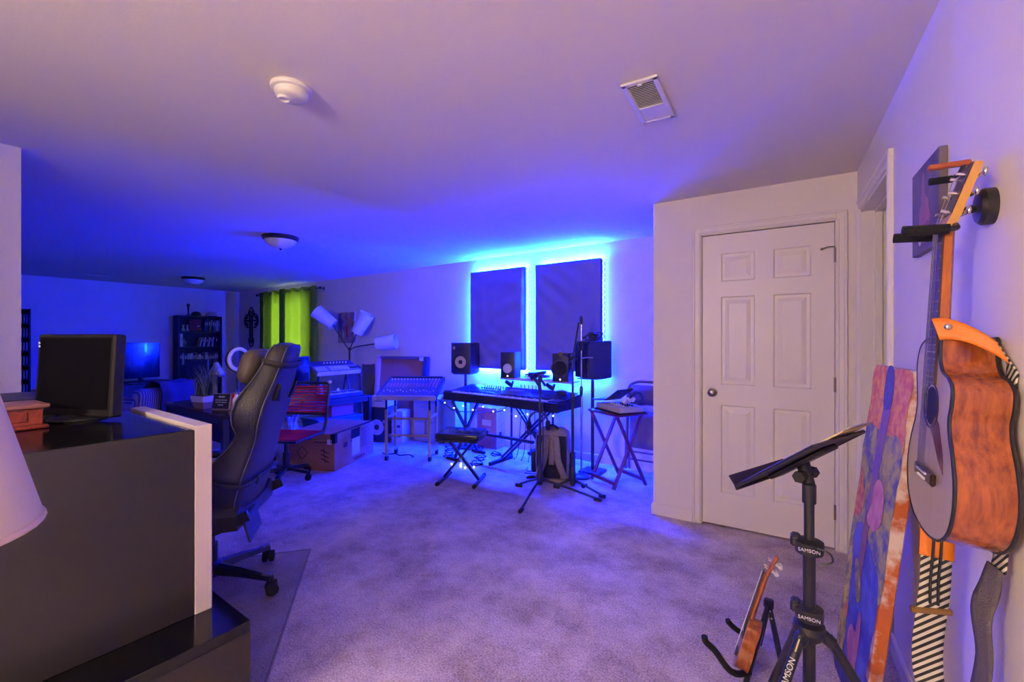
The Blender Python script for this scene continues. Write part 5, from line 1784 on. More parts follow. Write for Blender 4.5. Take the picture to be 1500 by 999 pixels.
rb_ = thing('book', 'red hardback standing right behind the black block sign', 'book', Vector((-3.95, 1.66, DZ)), R(24))
MB().box((0, 0, 0.07), (0.03, 0.11, 0.14), bevel=0.002).obj('cover', mat('red_cloth', (170, 30, 44), 0.6), rb_)
MB().box((0.0, 0.004, 0.07), (0.024, 0.106, 0.142)).obj('pages', MATS['paper_pages'], rb_, smooth=0)
cu = thing('cup', 'white cup on the desk behind the red hardback', 'cup', Vector((-3.88, 1.735, DZ)))
MB().lathe([(0.028, 0), (0.036, 0.09), (0.033, 0.09), (0.026, 0.006), (0.002, 0.006)], 20).obj('body', WHITEP, cu)
MB().tube(bez((0.034, 0, 0.075), (0.065, 0, 0.07), (0.065, 0, 0.03), (0.031, 0, 0.025)), 0.005, 6).obj('handle', WHITEP, cu)
bt = thing('bottle', 'small white pump bottle beside the ring light', 'bottle', Vector((-3.84, 1.60, DZ)))
MB().lathe([(0.026, 0), (0.028, 0.01), (0.028, 0.10), (0.012, 0.125), (0.012, 0.14)], 18).obj('body', WHITEP, bt)
MB().lathe([(0.014, 0.14), (0.014, 0.155), (0.004, 0.157), (0.004, 0.18)], 12).obj('cap', GREYP, bt)
# ring light
rl = thing('ring_light', 'white ring light on a black stand behind the neck pillow', 'ring light', Vector((-4.06, 1.71, DZ)), R(105))
RLZ = 0.41
MB().lathe([(0.05, 0), (0.05, 0.008), (0.01, 0.014)], 20).obj('base', BLACKP, rl)
MB().cyl((0, 0.02, 0.01), (0, 0.02, RLZ - 0.11), 0.008, n=8).obj('pole', BLACKP, rl)
MB().tube([(0.088 * math.cos(a), 0, RLZ + 0.088 * math.sin(a)) for a in [2 * PI * i / 36 for i in range(36)]], 0.016, 8, closed=True).obj('diffuser_ring', mat('ring_diffuser', (216, 216, 226), 0.4), rl)
MB().tube([(0.088 * math.cos(a), 0.014, RLZ + 0.088 * math.sin(a)) for a in [2 * PI * i / 36 for i in range(36)]], 0.021, 8, closed=True).obj('housing_ring', BLACKP, rl)
# desk lamp
dlm = thing('desk_lamp', 'silver cone shaded desk lamp standing on the small desk', 'desk lamp', Vector((-4.47, 1.69, DZ)), R(20))
MB().lathe([(0.07, 0), (0.07, 0.012), (0.015, 0.02)], 20).obj('base', BLACKP, dlm)
MB().tube(smooth_pts([(0, 0, 0.015), (-0.03, 0.02, 0.20), (0.02, 0.0, 0.36)], 6), 0.008, 8).obj('arm', CHROME, dlm)
MB().lathe([(0.075, 0.25), (0.055, 0.30), (0.028, 0.345), (0.018, 0.375), (0.004, 0.378)], 24, Matrix.Translation((0.02, -0.01, -0.005)), cap0=False).obj('shade', mat('polished_steel', (190, 196, 180), 0.2, 0.9), dlm, thick=0.003)
# small dark monitor behind them
sm_ = thing('monitor', 'small black monitor standing behind the ring light', 'monitor', Vector((-4.62, 1.60, DZ)), R(35))
MB().box((0, 0, 0.31), (0.20, 0.025, 0.18), bevel=0.004).obj('housing', BLACKP, sm_)
MB().box((0, -0.0135, 0.312), (0.185, 0.002, 0.16)).obj('screen', MATS['tv_screen'], sm_, smooth=0)
MB().box((0, 0.02, 0.12), (0.03, 0.015, 0.23)).obj('stand', BLACKP, sm_, smooth=0)
MB().box((0, 0.01, 0.005), (0.12, 0.07, 0.01), bevel=0.003).obj('base', BLACKP, sm_)

# round dark side table beside the desk
rt = thing('side_table', 'round dark side table in front of the striped armchair', 'side table', (-5.25, 1.22, 0))
MB().lathe([(0.20, 0.60), (0.21, 0.605), (0.21, 0.62), (0.20, 0.625)], 32).obj('top', DKM, rt)
for k in range(3):
    a = k * 2.1 + 0.4
    MB().cyl((0.13 * math.cos(a), 0.13 * math.sin(a), 0.605), (0.17 * math.cos(a), 0.17 * math.sin(a), 0.0), 0.014, n=10).obj('leg', BLACKS, rt)

# ------------------------------------------------------------------ keyboard stool
sc_ = Vector((-2.71, 3.02, 0))
sr = R(24)
stl = thing('keyboard_stool', 'black padded folding stool with crossed legs before the piano', 'stool', sc_, sr)
MB().box((0, 0, 0.435), (0.40, 0.32, 0.06), bevel=0.018, seg=3).obj('seat_cushion', mat('black_vinyl', (34, 34, 38), 0.22, bump=0.1, bscale=40), stl)
MB().box((0, 0, 0.397), (0.39, 0.31, 0.018), bevel=0.003).obj('seat_board', BLACKS, stl)
for (xa, xb, dy) in ((-0.13, 0.17, -0.012), (0.13, -0.17, 0.012)):
    MB().bar((xa, dy, 0.39), (xb, dy, 0.03), 0.022, 0.032, up=(0, 1, 0), bevel=0.003).obj('leg', BLACKS, stl)
    MB().bar((xb, -0.16, 0.016), (xb, 0.16, 0.016), 0.030, 0.030, bevel=0.005).obj('foot_bar', BLACKS, stl)
    for sy in (-1, 1):
        MB().cyl((xb, sy * 0.155, 0.018), (xb, sy * 0.18, 0.018), 0.018, n=10).obj('end_cap', RUBBER, stl)
MB().cyl((0, -0.03, 0.21), (0, 0.03, 0.21), 0.014, n=12).obj('pivot', CHROME, stl)
MB().bar((-0.13, -0.13, 0.383), (-0.13, 0.13, 0.383), 0.03, 0.014).bar((0.13, -0.13, 0.383), (0.13, 0.13, 0.383), 0.03, 0.014).obj('seat_rail', BLACKS, stl)

# ------------------------------------------------------------------ microphone stands
m1 = on_z(791, 716)
mc = thing('mic_stand', 'black tripod microphone stand in front of the backpack', 'mic stand', m1)
b0 = 0.09
for (u, v) in ((762, 752), (879, 735), (757, 713)):
    f = on_z(u, v) - m1
    f.z = 0.016
    MB().tube([(0, 0, b0), (f.x * 0.5, f.y * 0.5, (b0 + 0.016) / 2 + 0.005), f], [0.011, 0.010, 0.010], 8).obj('leg', BLACKS, mc)
    n_ = f.normalized()
    MB().tube([f - n_ * 0.05, f + n_ * 0.012], 0.0155, 8).obj('foot_cap', RUBBER, mc)
MB().lathe([(0.022, 0.04), (0.030, 0.06), (0.034, 0.11), (0.026, 0.14), (0.018, 0.20), (0.014, 0.22)], 16).obj('hub', BLACKP, mc)
MB().cyl((0, 0, 0.2), (0, 0, 0.72), 0.0125, n=12).obj('lower_tube', BLACKS, mc)
MB().cyl((0, 0, 0.70), (0, 0, 0.96), 0.009, n=12).obj('upper_tube', BLACKS, mc)
MB().lathe([(0.016, 0.66), (0.020, 0.68), (0.020, 0.73), (0.014, 0.75)], 14).obj('clutch', BLACKP, mc)
MB().lathe([(0.020, 0.93), (0.022, 0.95), (0.014, 0.99)], 12).obj('boom_clutch', BLACKP, mc)
MB().tube([(-0.05, 0.02, 1.00), (0.0, 0.0, 0.96), (0.06, -0.01, 0.90)], 0.010, 8).obj('mic_clip', BLACKP, mc)
MB().tube([(0.012, 0.02, 0.75), (0.02, 0.02, 0.45), (0.012, 0.015, 0.18)], 0.006, 6).obj('folded_boom', BLACKS, mc)

m2 = Vector((-1.77, 3.40, 0))
md = thing('mic_stand', 'tall black mic stand with angled boom rising before the tall speaker', 'mic stand', m2)
for (u, v) in ((884, 733), (800, 722), (842, 700)):
    f = on_z(u, v) - m2
    f.z = 0.016
    f = {884: Vector((0.30, -0.03, 0.016)), 800: Vector((-0.15, -0.045, 0.016)), 842: Vector((0.06, 0.13, 0.016))}[u]
    MB().tube([(0, 0, 0.10), f], 0.010, 8).obj('leg', BLACKS, md)
    n_ = f.normalized()
    MB().tube([f - n_ * 0.04, f + n_ * 0.012], 0.0155, 8).obj('foot_cap', RUBBER, md)
MB().lathe([(0.012, 0.035), (0.026, 0.06), (0.030, 0.13), (0.020, 0.18), (0.013, 0.20)], 16).obj('hub', BLACKP, md)
MB().cyl((0, 0, 0.19), (0, 0, 0.80), 0.0125, n=12).obj('lower_tube', BLACKS, md)
MB().cyl((0, 0, 0.78), (0, 0, 1.16), 0.009, n=12).obj('upper_tube', BLACKS, md)
MB().lathe([(0.016, 0.75), (0.020, 0.77), (0.020, 0.82), (0.014, 0.84)], 14).obj('clutch', BLACKP, md)
tp = at(848, 472, 3.72) - m2
bt_ = at(838, 530, 3.72) - m2
MB().tube([(0, 0, 1.14), tp], 0.008, 10).obj('boom', BLACKS, md)
MB().sphere((0, 0, 1.15), 0.022, n=8).obj('boom_joint', BLACKP, md)
k1 = at(821, 518, 3.74) - m2
MB().tube([(0, 0, 1.12), (k1.x * 0.5, k1.y * 0.5, k1.z - 0.02), k1], 0.006, 6).obj('side_arm', BLACKS, md)
MB().sphere(k1, 0.018, (1, 1, 1.2), n=8).obj('knob', mat('brass_knob', (130, 104, 50), 0.4, 0.6), md)

m3 = Vector((-1.865, 3.758, 0))
me3 = thing('mic_stand', 'chrome straight mic stand on a round black base beside the tray table', 'mic stand', m3)
MB().lathe([(0.085, 0), (0.085, 0.012), (0.07, 0.024), (0.02, 0.032)], 30).obj('base', BLACKS, me3)
MB().cyl((0, 0, 0.03), (0, 0, 0.80), 0.010, n=12).obj('lower_tube', CHROME, me3)
MB().cyl((0, 0, 0.78), (0, 0, 1.48), 0.007, n=12).obj('upper_tube', CHROME, me3)
MB().lathe([(0.012, 0.76), (0.016, 0.78), (0.016, 0.84), (0.010, 0.86)], 14).obj('clutch', BLACKP, me3)
MB().lathe([(0.010, 1.44), (0.016, 1.46), (0.016, 1.50), (0.008, 1.52)], 12).obj('thread_adapter', DARKP, me3)
MB().box((0.0, -0.01, 1.24), (0.05, 0.03, 0.09), bevel=0.008).tube([(-0.06, 0, 1.26), (0.09, 0, 1.26)], 0.008, 8).obj('accessory_clamp', BLACKP, me3)
MB().tube([(0.0, 0, 1.12), (0.07, -0.01, 1.13), (0.12, 0, 1.13)], 0.008, 8).obj('side_hook', CHROME, me3)

# pop filter disc seen before the shelf speaker
pf = thing('pop_filter', 'round dark pop filter on a gooseneck beside the shelf speaker', 'pop filter', m2 + Vector((0, 0, 0)))
c_ = at(819, 540, 3.95) - m2
Mp = basis((CX, SX, 0), (0, 0, 1), c_)
MB().lathe([(0.001, 0), (0.068, 0.0), (0.072, 0.004), (0.068, 0.008), (0.001, 0.008)], 32, Mp).obj('mesh_disc', BLACKF, pf)
MB().tube([Mp @ Vector((0.07 * math.cos(a), 0.07 * math.sin(a), 0.004)) for a in [2 * PI * i / 32 for i in range(32)]], 0.006, 6, closed=True).obj('hoop', BLACKP, pf)
MB().tube(smooth_pts([Mp @ Vector((0.06, 0.04, 0.004)), Mp @ Vector((0.10, 0.06, -0.02)), Vector((0.03, 0.02, 1.13)), Vector((0.0, 0.016, 1.10))], 6), 0.004, 6).obj('gooseneck', BLACKP, pf)

# ------------------------------------------------------------------ backpack
bp_ = Vector((-2.05, 3.55, 0))
bg_ = thing('backpack', 'grey and black backpack standing upright with its straps forward', 'backpack', bp_, R(22))
BPG = mat('heather_grey_cloth', (136, 124, 118), 0.9, var=0.12, vscale=40, bump=0.2, bscale=300)
BPK = mat('black_nylon', (20, 19, 24), 0.8, bump=0.2, bscale=300)
rows = []
for z, hw, hd in ((0.0, 0.13, 0.08), (0.03, 0.155, 0.10), (0.20, 0.165, 0.11), (0.38, 0.16, 0.10), (0.45, 0.145, 0.085), (0.485, 0.10, 0.05), (0.49, 0.05, 0.03)):
    rows.append([(hw * math.copysign(abs(math.cos(a)) ** 0.55, math.cos(a)), hd * math.copysign(abs(math.sin(a)) ** 0.55, math.sin(a)), z) for a in [2 * PI * i / 24 + 0.13 for i in range(24)]])
MB().loft(rows).obj('body', BPG, bg_, smooth=60)
MB().box((0, -0.112, 0.26), (0.27, 0.02, 0.34), bevel=0.009, seg=2).obj('back_pad', BPK, bg_)
MB().box((0, -0.118, 0.30), (0.05, 0.02, 0.26), bevel=0.008, seg=2).obj('spine_pad', BPG, bg_)
for s in (-1, 1):
    pts = smooth_pts([(s * 0.035, -0.13, 0.43), (s * 0.05, -0.15, 0.36), (s * 0.06, -0.155, 0.24), (s * 0.095, -0.14, 0.13), (s * 0.125, -0.125, 0.06)], 5)

    def stp(u_, q, pts=pts):
        f = q * (len(pts) - 1)
        i = min(int(f), len(pts) - 2)
        p_ = pts[i].lerp(pts[i + 1], f - i)
        return (p_.x + (u_ - 0.5) * 0.062, p_.y - 0.006 * math.sin(PI * u_), p_.z)
    MB().grid(stp, 6, 24).obj('shoulder_strap', BPG, bg_, thick=0.014, smooth=60)
    MB().tube(smooth_pts([(s * 0.125, -0.12, 0.06), (s * 0.19, -0.11, 0.05), (s * 0.235, -0.06, 0.02), (s * 0.20, -0.02, 0.012), (s * 0.15, -0.05, 0.03)], 5), 0.010, 6).obj('loose_webbing', BPK, bg_)
    MB().box((s * 0.175, 0.0, 0.17), (0.05, 0.13, 0.20), bevel=0.02, seg=2).obj('side_pocket', BPK, bg_)
MB().tube(bez((-0.05, -0.05, 0.475), (-0.045, -0.06, 0.53), (0.045, -0.06, 0.53), (0.05, -0.05, 0.475)), 0.009, 8).obj('haul_loop', BPK, bg_)
MB().box((0, -0.1225, 0.10), (0.16, 0.012, 0.10), bevel=0.005).obj('lumbar_pad', BPK, bg_)
MB().box((0, -0.1, 0.016), (0.24, 0.03, 0.03), bevel=0.012, seg=2).obj('base_panel', mat('tan_panel', (176, 150, 120), 0.8), bg_)

# headphones hanging on the tripod stand
hpn = thing('headphones', 'black headphones hanging on the tripod microphone stand', 'headphones', m1 + Vector((-0.05, 0.05, 0.50)), R(30))
MB().tube([(0.085 * math.cos(a), 0, 0.06 + 0.10 * math.sin(a)) for a in [PI * i / 20 for i in range(21)]], 0.010, 8).obj('headband', BLACKP, hpn)
for s in (-1, 1):
    M_ = Matrix.Translation((s * 0.085, 0, 0.04)) @ Matrix.Rotation(R(90), 4, 'Y')
    MB().lathe([(0.03, -0.02), (0.045, -0.01), (0.045, 0.012), (0.03, 0.022)], 20, M_).obj('ear_cup', BLACKF, hpn)

# ------------------------------------------------------------------ tray table with a small mixer, laptop sleeve, cables
ty = Vector((-1.53, 3.80, 0))
tt = thing('tray_table', 'dark cherry folding tray table by the folding chair', 'tray table', ty, R(-28))
CHERRY = mat('dark_cherry', (92, 32, 36), 0.35, var=0.15, vscale=12)
TTZ = 0.655
MB().box((0, 0, TTZ - 0.010), (0.42, 0.34, 0.020), bevel=0.006, seg=2).obj('top', CHERRY, tt)
for sx in (-1, 1):
    x = sx * 0.18
    MB().bar((x, -0.15, TTZ - 0.02), (x, 0.17, 0.012), 0.022, 0.030, up=(1, 0, 0), bevel=0.003).obj('leg', CHERRY, tt)
    MB().bar((x - sx * 0.024, 0.15, TTZ - 0.02), (x - sx * 0.024, -0.17, 0.012), 0.022, 0.030, up=(1, 0, 0), bevel=0.003).obj('leg', CHERRY, tt)
MB().bar((-0.18, 0.155, 0.06), (0.18, 0.155, 0.06), 0.02, 0.03).obj('stretcher', CHERRY, tt)
MB().bar((-0.156, -0.157, 0.06), (0.156, -0.157, 0.06), 0.02, 0.03).obj('stretcher', CHERRY, tt)
dmx = thing('desktop_mixer', 'pale grey small mixer lying on the tray table', 'mixer', ty + Vector((0.02, 0.0, TTZ)), R(-34))
MB().box((0.0, 0.0, 0.036), (0.38, 0.25, 0.05), bevel=0.008, seg=2).obj('case', mat('pale_grey_case', (186, 176, 180), 0.45), dmx)
MB().box((0.0, 0.0, 0.005), (0.40, 0.28, 0.01), bevel=0.003).obj('tray_mat', BLACKF, dmx)
for r_ in range(3):
    for c_ in range(6):
        MB().cyl((-0.03 + c_ * 0.036, -0.06 + r_ * 0.045, 0.06), (-0.03 + c_ * 0.036, -0.06 + r_ * 0.045, 0.075), 0.008, n=8).obj('knob', DARKP if r_ else WHITEP, dmx)
fo = thing('tablet_case', 'dark folded tablet case propped on the pale grey mixer', 'case', ty + Vector((-0.05, -0.02, TTZ + 0.090)), R(-20))
MB().box((-0.06, 0.0, 0.012), (0.18, 0.20, 0.012), bevel=0.003, rot=(0, R(-6), 0)).obj('lower_cover', BLACKV, fo)
MB().box((0.095, 0.0, 0.063), (0.18, 0.20, 0.012), bevel=0.003, rot=(0, R(-34), 0)).obj('upper_cover', BLACKV, fo)
ad = thing('power_adapter', 'pale adapter plugs bundled with cables on the tray table', 'adapter', ty + Vector((0.12, -0.04, TTZ + 0.083)), R(15))
for k, (x, y, z, w) in enumerate(((0.0, 0.0, 0.025, 0.05), (0.03, 0.035, 0.03, 0.045), (-0.02, -0.05, 0.02, 0.04))):
    MB().box((x, y, z), (w, 0.035, 0.045), bevel=0.008, seg=2, rot=(0.3 * k, 0.4, 0.5 * k)).obj('plug', WHITEP, ad)
for k in range(3):
    pts = [(0.0, 0.0, 0.03), (0.06 + 0.02 * k, 0.05 - 0.05 * k, 0.10), (0.12, -0.02 + 0.04 * k, 0.03), (0.10 - 0.04 * k, -0.08, 0.01)]
    MB().tube(smooth_pts(pts, 6), 0.0035, 6).obj('cable', BLACKP, ad)

# ------------------------------------------------------------------ folded metal chair against the wall
fc = thing('folding_chair', 'brown metal folding chair leaning folded against the window wall', 'folding chair', (-1.39, YW - 0.10, 0), 0)
FCM = mat('taupe_enamel', (110, 88, 92), 0.45, 0.1)
FT = Matrix.Rotation(R(-4), 4, 'X')
out = smooth_pts([(-0.22, 0, 0.02), (-0.22, 0, 0.55), (-0.21, 0, 0.80), (-0.14, 0, 0.875), (0, 0, 0.885), (0.14, 0, 0.875), (0.21, 0, 0.80), (0.22, 0, 0.55), (0.22, 0, 0.02)], 6)
MB().tube([FT @ p_ for p_ in out], 0.013, 8).obj('frame_tube', FCM, fc)
inn = smooth_pts([(-0.19, 0.03, 0.02), (-0.19, 0.03, 0.60), (0.19, 0.03, 0.60), (0.19, 0.03, 0.02)], 4)
MB().tube([FT @ p_ for p_ in inn], 0.011, 8).obj('rear_leg_tube', FCM, fc)
b = MB().grid(lambda s, q: tuple(FT @ Vector(((s - 0.5) * 0.40, -0.006 - 0.015 * math.sin(PI * s), 0.66 + 0.19 * q))), 16, 4)
b.obj('back_panel', FCM, fc, thick=0.006)
b = MB().grid(lambda s, q: tuple(FT @ Vector(((s - 0.5) * 0.37, -0.03 - 0.012 * math.sin(PI * s) , 0.24 + 0.36 * q))), 16, 6)
b.obj('seat_panel', mat('taupe_seat', (126, 100, 100), 0.5), fc, thick=0.008)
MB().tube([FT @ Vector((-0.22, 0, 0.12)), FT @ Vector((0.22, 0, 0.12))], 0.009, 8).obj('cross_bar', FCM, fc)
MB().tube([FT @ Vector((-0.19, 0.03, 0.19)), FT @ Vector((0.19, 0.03, 0.19))], 0.009, 8).obj('cross_bar', FCM, fc)

# ------------------------------------------------------------------ guitar on its wall hanger
WRZ = math.atan2(-RIGHT_DIR.y, -RIGHT_DIR.x)          # local x along the wall away from the camera, y out of the wall
MAHOG = mat('glossy_mahogany', (182, 98, 32), 0.22, col2=(116, 52, 18), vscale=5, stretch=(16, 16, 2.0), coat=0.5, ramp=(0.3, 0.7))
SPRUCE = mat('aged_spruce_top', (172, 150, 128), 0.3, var=0.06, vscale=4, stretch=(30, 30, 1), coat=0.3)
ROSEW = mat('rosewood', (54, 32, 34), 0.35, var=0.2, vscale=20)
NECKW = mat('honey_neck', (176, 100, 34), 0.35, var=0.15, vscale=10, stretch=(10, 10, 1))
HEADW = mat('pale_maple', (206, 150, 70), 0.4, var=0.1, vscale=10)
STRAPL = mat('orange_leather', (224, 122, 16), 0.5, bump=0.1, bscale=200)
GS = 1.955
GB = rwp(GS, 0, 0.845)
gt = thing('acoustic_guitar', 'acoustic guitar with brown sides hanging on the right wall', 'guitar', GB, WRZ)
gt.rotation_euler = (R(2.6), 0, WRZ)
far_o = [(0.0, 0.0), (0.05, 0.004), (0.105, 0.018), (0.152, 0.052), (0.174, 0.10), (0.174, 0.15), (0.155, 0.20), (0.128, 0.245), (0.118, 0.28), (0.124, 0.32), (0.136, 0.36), (0.136, 0.40), (0.112, 0.435), (0.06, 0.452), (0.0, 0.455)]
near_o = [(-0.026, 0.455), (-0.030, 0.44), (-0.036, 0.405), (-0.058, 0.378), (-0.10, 0.366), (-0.126, 0.345), (-0.126, 0.31), (-0.118, 0.28), (-0.128, 0.245), (-0.155, 0.20), (-0.174, 0.15), (-0.174, 0.10), (-0.152, 0.052), (-0.105, 0.018), (-0.05, 0.004)]
outl = [(p_.x, p_.y) for p_ in smooth_pts([(x, z, 0) for x, z in far_o + near_o], 4, closed=True)]
YB0, YF0 = 0.028, 0.118


def gprism(poly, y0, y1):
    M_ = Matrix(((1, 0, 0, 0), (0, 0, 1, 0), (0, 1, 0, 0), (0, 0, 0, 1)))
    return MB().prism(poly, y0, y1, M_)


gprism(outl, YB0, YF0).obj('body', MAHOG, gt, smooth=40)
gprism([(x * 0.985, 0.225 + (z - 0.225) * 0.988) for x, z in outl], YF0, YF0 + 0.003).obj('soundboard', SPRUCE, gt, smooth=0)
for y in (YB0, YF0 + 0.001):
    MB().tube([(x, y, z) for x, z in outl], 0.0036, 6, closed=True).obj('binding', BLACKP, gt)
circ = lambda r0, cx_, cz_, n=32: [(cx_ + r0 * math.cos(2 * PI * i / n), cz_ + r0 * math.sin(2 * PI * i / n)) for i in range(n)]
gprism(circ(0.044, 0, 0.295), YF0 + 0.003, YF0 + 0.0036).obj('sound_hole', mat('hole_dark', (20, 10, 6), 0.9), gt, smooth=0)
MB().tube([(x, YF0 + 0.0035, z) for x, z in circ(0.052, 0, 0.295)], 0.0022, 6, closed=True).obj('rosette', ROSEW, gt)
gprism([(-0.036, 0.275), (-0.060, 0.262), (-0.10, 0.20), (-0.108, 0.16), (-0.07, 0.185), (-0.03, 0.225), (0.0, 0.247), (-0.02, 0.255)], YF0 + 0.003, YF0 + 0.0045).obj('pickguard', mat('tortoise_guard', (84, 30, 26), 0.25), gt, smooth=0)
MB().box((0, YF0 + 0.008, 0.135), (0.135, 0.010, 0.030), bevel=0.004).obj('bridge', ROSEW, gt)
MB().box((0, YF0 + 0.014, 0.141), (0.07, 0.005, 0.004)).obj('saddle', WHITEP, gt, smooth=0)
for k in range(6):
    MB().sphere((-0.025 + k * 0.010, YF0 + 0.014, 0.128), 0.003, n=5).obj('bridge_pin', WHITEP, gt)
rows = []
for z, w, th in ((0.44, 0.027, 0.05), (0.46, 0.0265, 0.034), (0.50, 0.026, 0.022), (0.70, 0.0225, 0.020)):
    rows.append([(-w, 0.122, z), (w, 0.122, z), (w * 0.9, 0.122 - th * 0.7, z), (w * 0.4, 0.122 - th, z), (-w * 0.4, 0.122 - th, z), (-w * 0.9, 0.122 - th * 0.7, z)])
MB().loft(rows).obj('neck', NECKW, gt, smooth=50)
MB().loft([[(-0.0275, 0.1212, 0.345), (0.0275, 0.1212, 0.345), (0.0275, 0.127, 0.345), (-0.0275, 0.127, 0.345)], [(-0.0225, 0.1212, 0.70), (0.0225, 0.1212, 0.70), (0.0225, 0.127, 0.70), (-0.0225, 0.127, 0.70)]]).obj('fretboard', ROSEW, gt, smooth=0)
sc_len = 0.70 - 0.141
for k in range(1, 18):
    z = 0.70 - sc_len * (1 - 2 ** (-k / 12.0))
    if z > 0.35:
        w = 0.0225 + (0.70 - z) / 0.355 * 0.005
        MB().box((0, 0.1275, z), (2 * w, 0.0022, 0.0022)).obj('fret', CHROME, gt, smooth=0)
MB().box((0, 0.126, 0.703), (0.045, 0.010, 0.006)).obj('nut', WHITEP, gt, smooth=0)
HT = Matrix.Translation((0, 0.118, 0.703)) @ Matrix.Rotation(R(15), 4, 'X')
hd = MB().loft([[HT @ Vector(p_) for p_ in [(-0.023, -0.012, 0), (0.023, -0.012, 0), (0.023, 0.006, 0), (-0.023, 0.006, 0)]], [HT @ Vector(p_) for p_ in [(-0.034, -0.012, 0.03), (0.034, -0.012, 0.03), (0.034, 0.004, 0.03), (-0.034, 0.004, 0.03)]], [HT @ Vector(p_) for p_ in [(-0.037, -0.012, 0.145), (0.037, -0.012, 0.145), (0.037, 0.003, 0.145), (-0.037, 0.003, 0.145)]]]).obj('headstock', HEADW, gt, smooth=0)
MB().box((0, 0.0048, 0.088), (0.064, 0.002, 0.112), M=HT).obj('head_veneer', ROSEW, hd, smooth=0)
for s in (-1, 1):
    for k in range(3):
        z = 0.035 + k * 0.042
        b = MB().cyl(HT @ Vector((s * 0.02, -0.012, z)), HT @ Vector((s * 0.02, 0.022, z)), 0.004, n=8)
        b.cyl(HT @ Vector((s * 0.02, -0.016, z)), HT @ Vector((s * 0.05, -0.016, z)), 0.0035, n=8)
        b.sphere(HT @ Vector((s * 0.055, -0.016, z)), 0.010, (0.7, 0.5, 1), n=6)
        b.obj('tuner', CHROME, hd)
for k in range(6):
    s = -1 if k < 3 else 1
    p0 = Vector((-0.025 + k * 0.010, YF0 + 0.0165, 0.141))
    p1 = Vector((-0.018 + k * 0.0072, 0.132, 0.706))
    p2 = HT @ Vector((s * 0.02, 0.016, 0.035 + (2 - (k if k < 3 else 5 - k)) * 0.042 * (1 if True else 0)))
    MB().tube([p0, p1, p2], 0.0007, 4).obj('string', CHROME, gt)
# strap: leather tab at the heel, hanging striped webbing below
WEBS = wave_mat('striped_webbing', (40, 36, 36), (206, 200, 176), 34.0, 'DIAGONAL', 0.8, (0.45, 0.55))


def ribbon(pts, wid, wdir, name, m, par, thick=0.003, nn=6):
    pts = smooth_pts(pts, nn)
    wdirs = wdir if isinstance(wdir, list) else [wdir, wdir]

    def fn(u_, q):
        f = q * (len(pts) - 1)
        i = min(int(f), len(pts) - 2)
        p_ = pts[i].lerp(pts[i + 1], f - i)
        g = q * (len(wdirs) - 1)
        j = min(int(g), len(wdirs) - 2)
        wv = Vector(wdirs[j]).lerp(Vector(wdirs[j + 1]), g - j).normalized()
        return tuple(p_ + wv * (u_ - 0.5) * wid)
    return MB().grid(fn, 5, len(pts)).obj(name, m, par, thick=thick, smooth=60)


gstr = thing('guitar_strap', 'striped guitar strap with orange leather ends hanging from the guitar', 'guitar strap', GB, WRZ)
gstr.rotation_euler = (R(2.6), 0, WRZ)
tabn = Vector((-0.62, 0.0, 0.78))
tab = [(-0.034, 0.130, 0.472), (-0.040, 0.112, 0.474), (-0.050, 0.085, 0.466), (-0.066, 0.055, 0.446), (-0.080, 0.034, 0.425)]
ribbon(tab, 0.052, [(0.35, 0.25, 1), (0.3, 0.4, 1)], 'leather_tab', STRAPL, gstr, 0.004)
MB().sphere((-0.045, 0.112, 0.478), 0.0075, (0.7, 1, 1), n=8).obj('strap_button', CHROME, gstr)
ribbon([(-0.080, 0.034, 0.425), (-0.085, 0.022, 0.395), (-0.075, 0.0215, 0.33), (-0.07, 0.020, 0.2), (-0.08, 0.018, 0.05), (-0.095, 0.026, -0.02)], 0.050, [(0.3, 0.4, 1), (1, 0, 0.4), (1, 0, 0), (1, 0.0, 0), (1, 0.1, 0)], 'upper_webbing', WEBS, gstr)
lx, ly = 0.052, 0.085
ribbon([(lx, ly, -0.009), (lx, ly, -0.03), (lx - 0.003, ly, -0.075)], 0.062, (0, 1, 0), 'leather_end', STRAPL, gstr, 0.004)
ribbon([(lx - 0.003, ly, -0.07), (lx - 0.004, ly, -0.15), (lx - 0.004, ly + 0.004, -0.23), (lx - 0.005, ly + 0.006, -0.31), (lx - 0.02, ly, -0.38), (lx - 0.06, ly - 0.02, -0.42)], 0.056, [(0, 1, 0), (0, 1, 0), (0.0, 1, 0), (0.2, 1, 0), (0.6, 0.8, 0)], 'lower_webbing', WEBS, gstr)
ribbon([(lx - 0.06, ly - 0.02, -0.42), (lx - 0.11, 0.05, -0.40), (-0.084, 0.044, -0.33), (-0.088, 0.036, -0.22), (-0.098, 0.048, -0.12), (-0.092, 0.036, -0.06), (-0.095, 0.032, -0.015)], 0.050, [(0.6, 0.8, 0), (1, 0.3, 0.1), (1, 0.2, 0), (1, 0.45, 0), (1, 0.1, 0)], 'rear_webbing', mat('grey_webbing', (92, 84, 84), 0.85, bump=0.4, bscale=220), gstr)
MB().box((lx - 0.004, ly + 0.004, -0.205), (0.012, 0.078, 0.014), bevel=0.003, rot=(R(-14), 0, 0)).obj('slide_buckle', mat('brass_buckle', (150, 116, 60), 0.35, 0.7), gstr)
for dy in (-0.006, 0.008):
    MB().tube(smooth_pts([(lx + 0.006, ly + dy - 0.004, -0.006), (lx - 0.010, ly + dy, -0.06), (lx - 0.012, ly + dy + 0.002, -0.13), (lx - 0.012, ly + dy, -0.185)], 6), 0.0028, 6).obj('braided_cord', BLACKP, gstr)

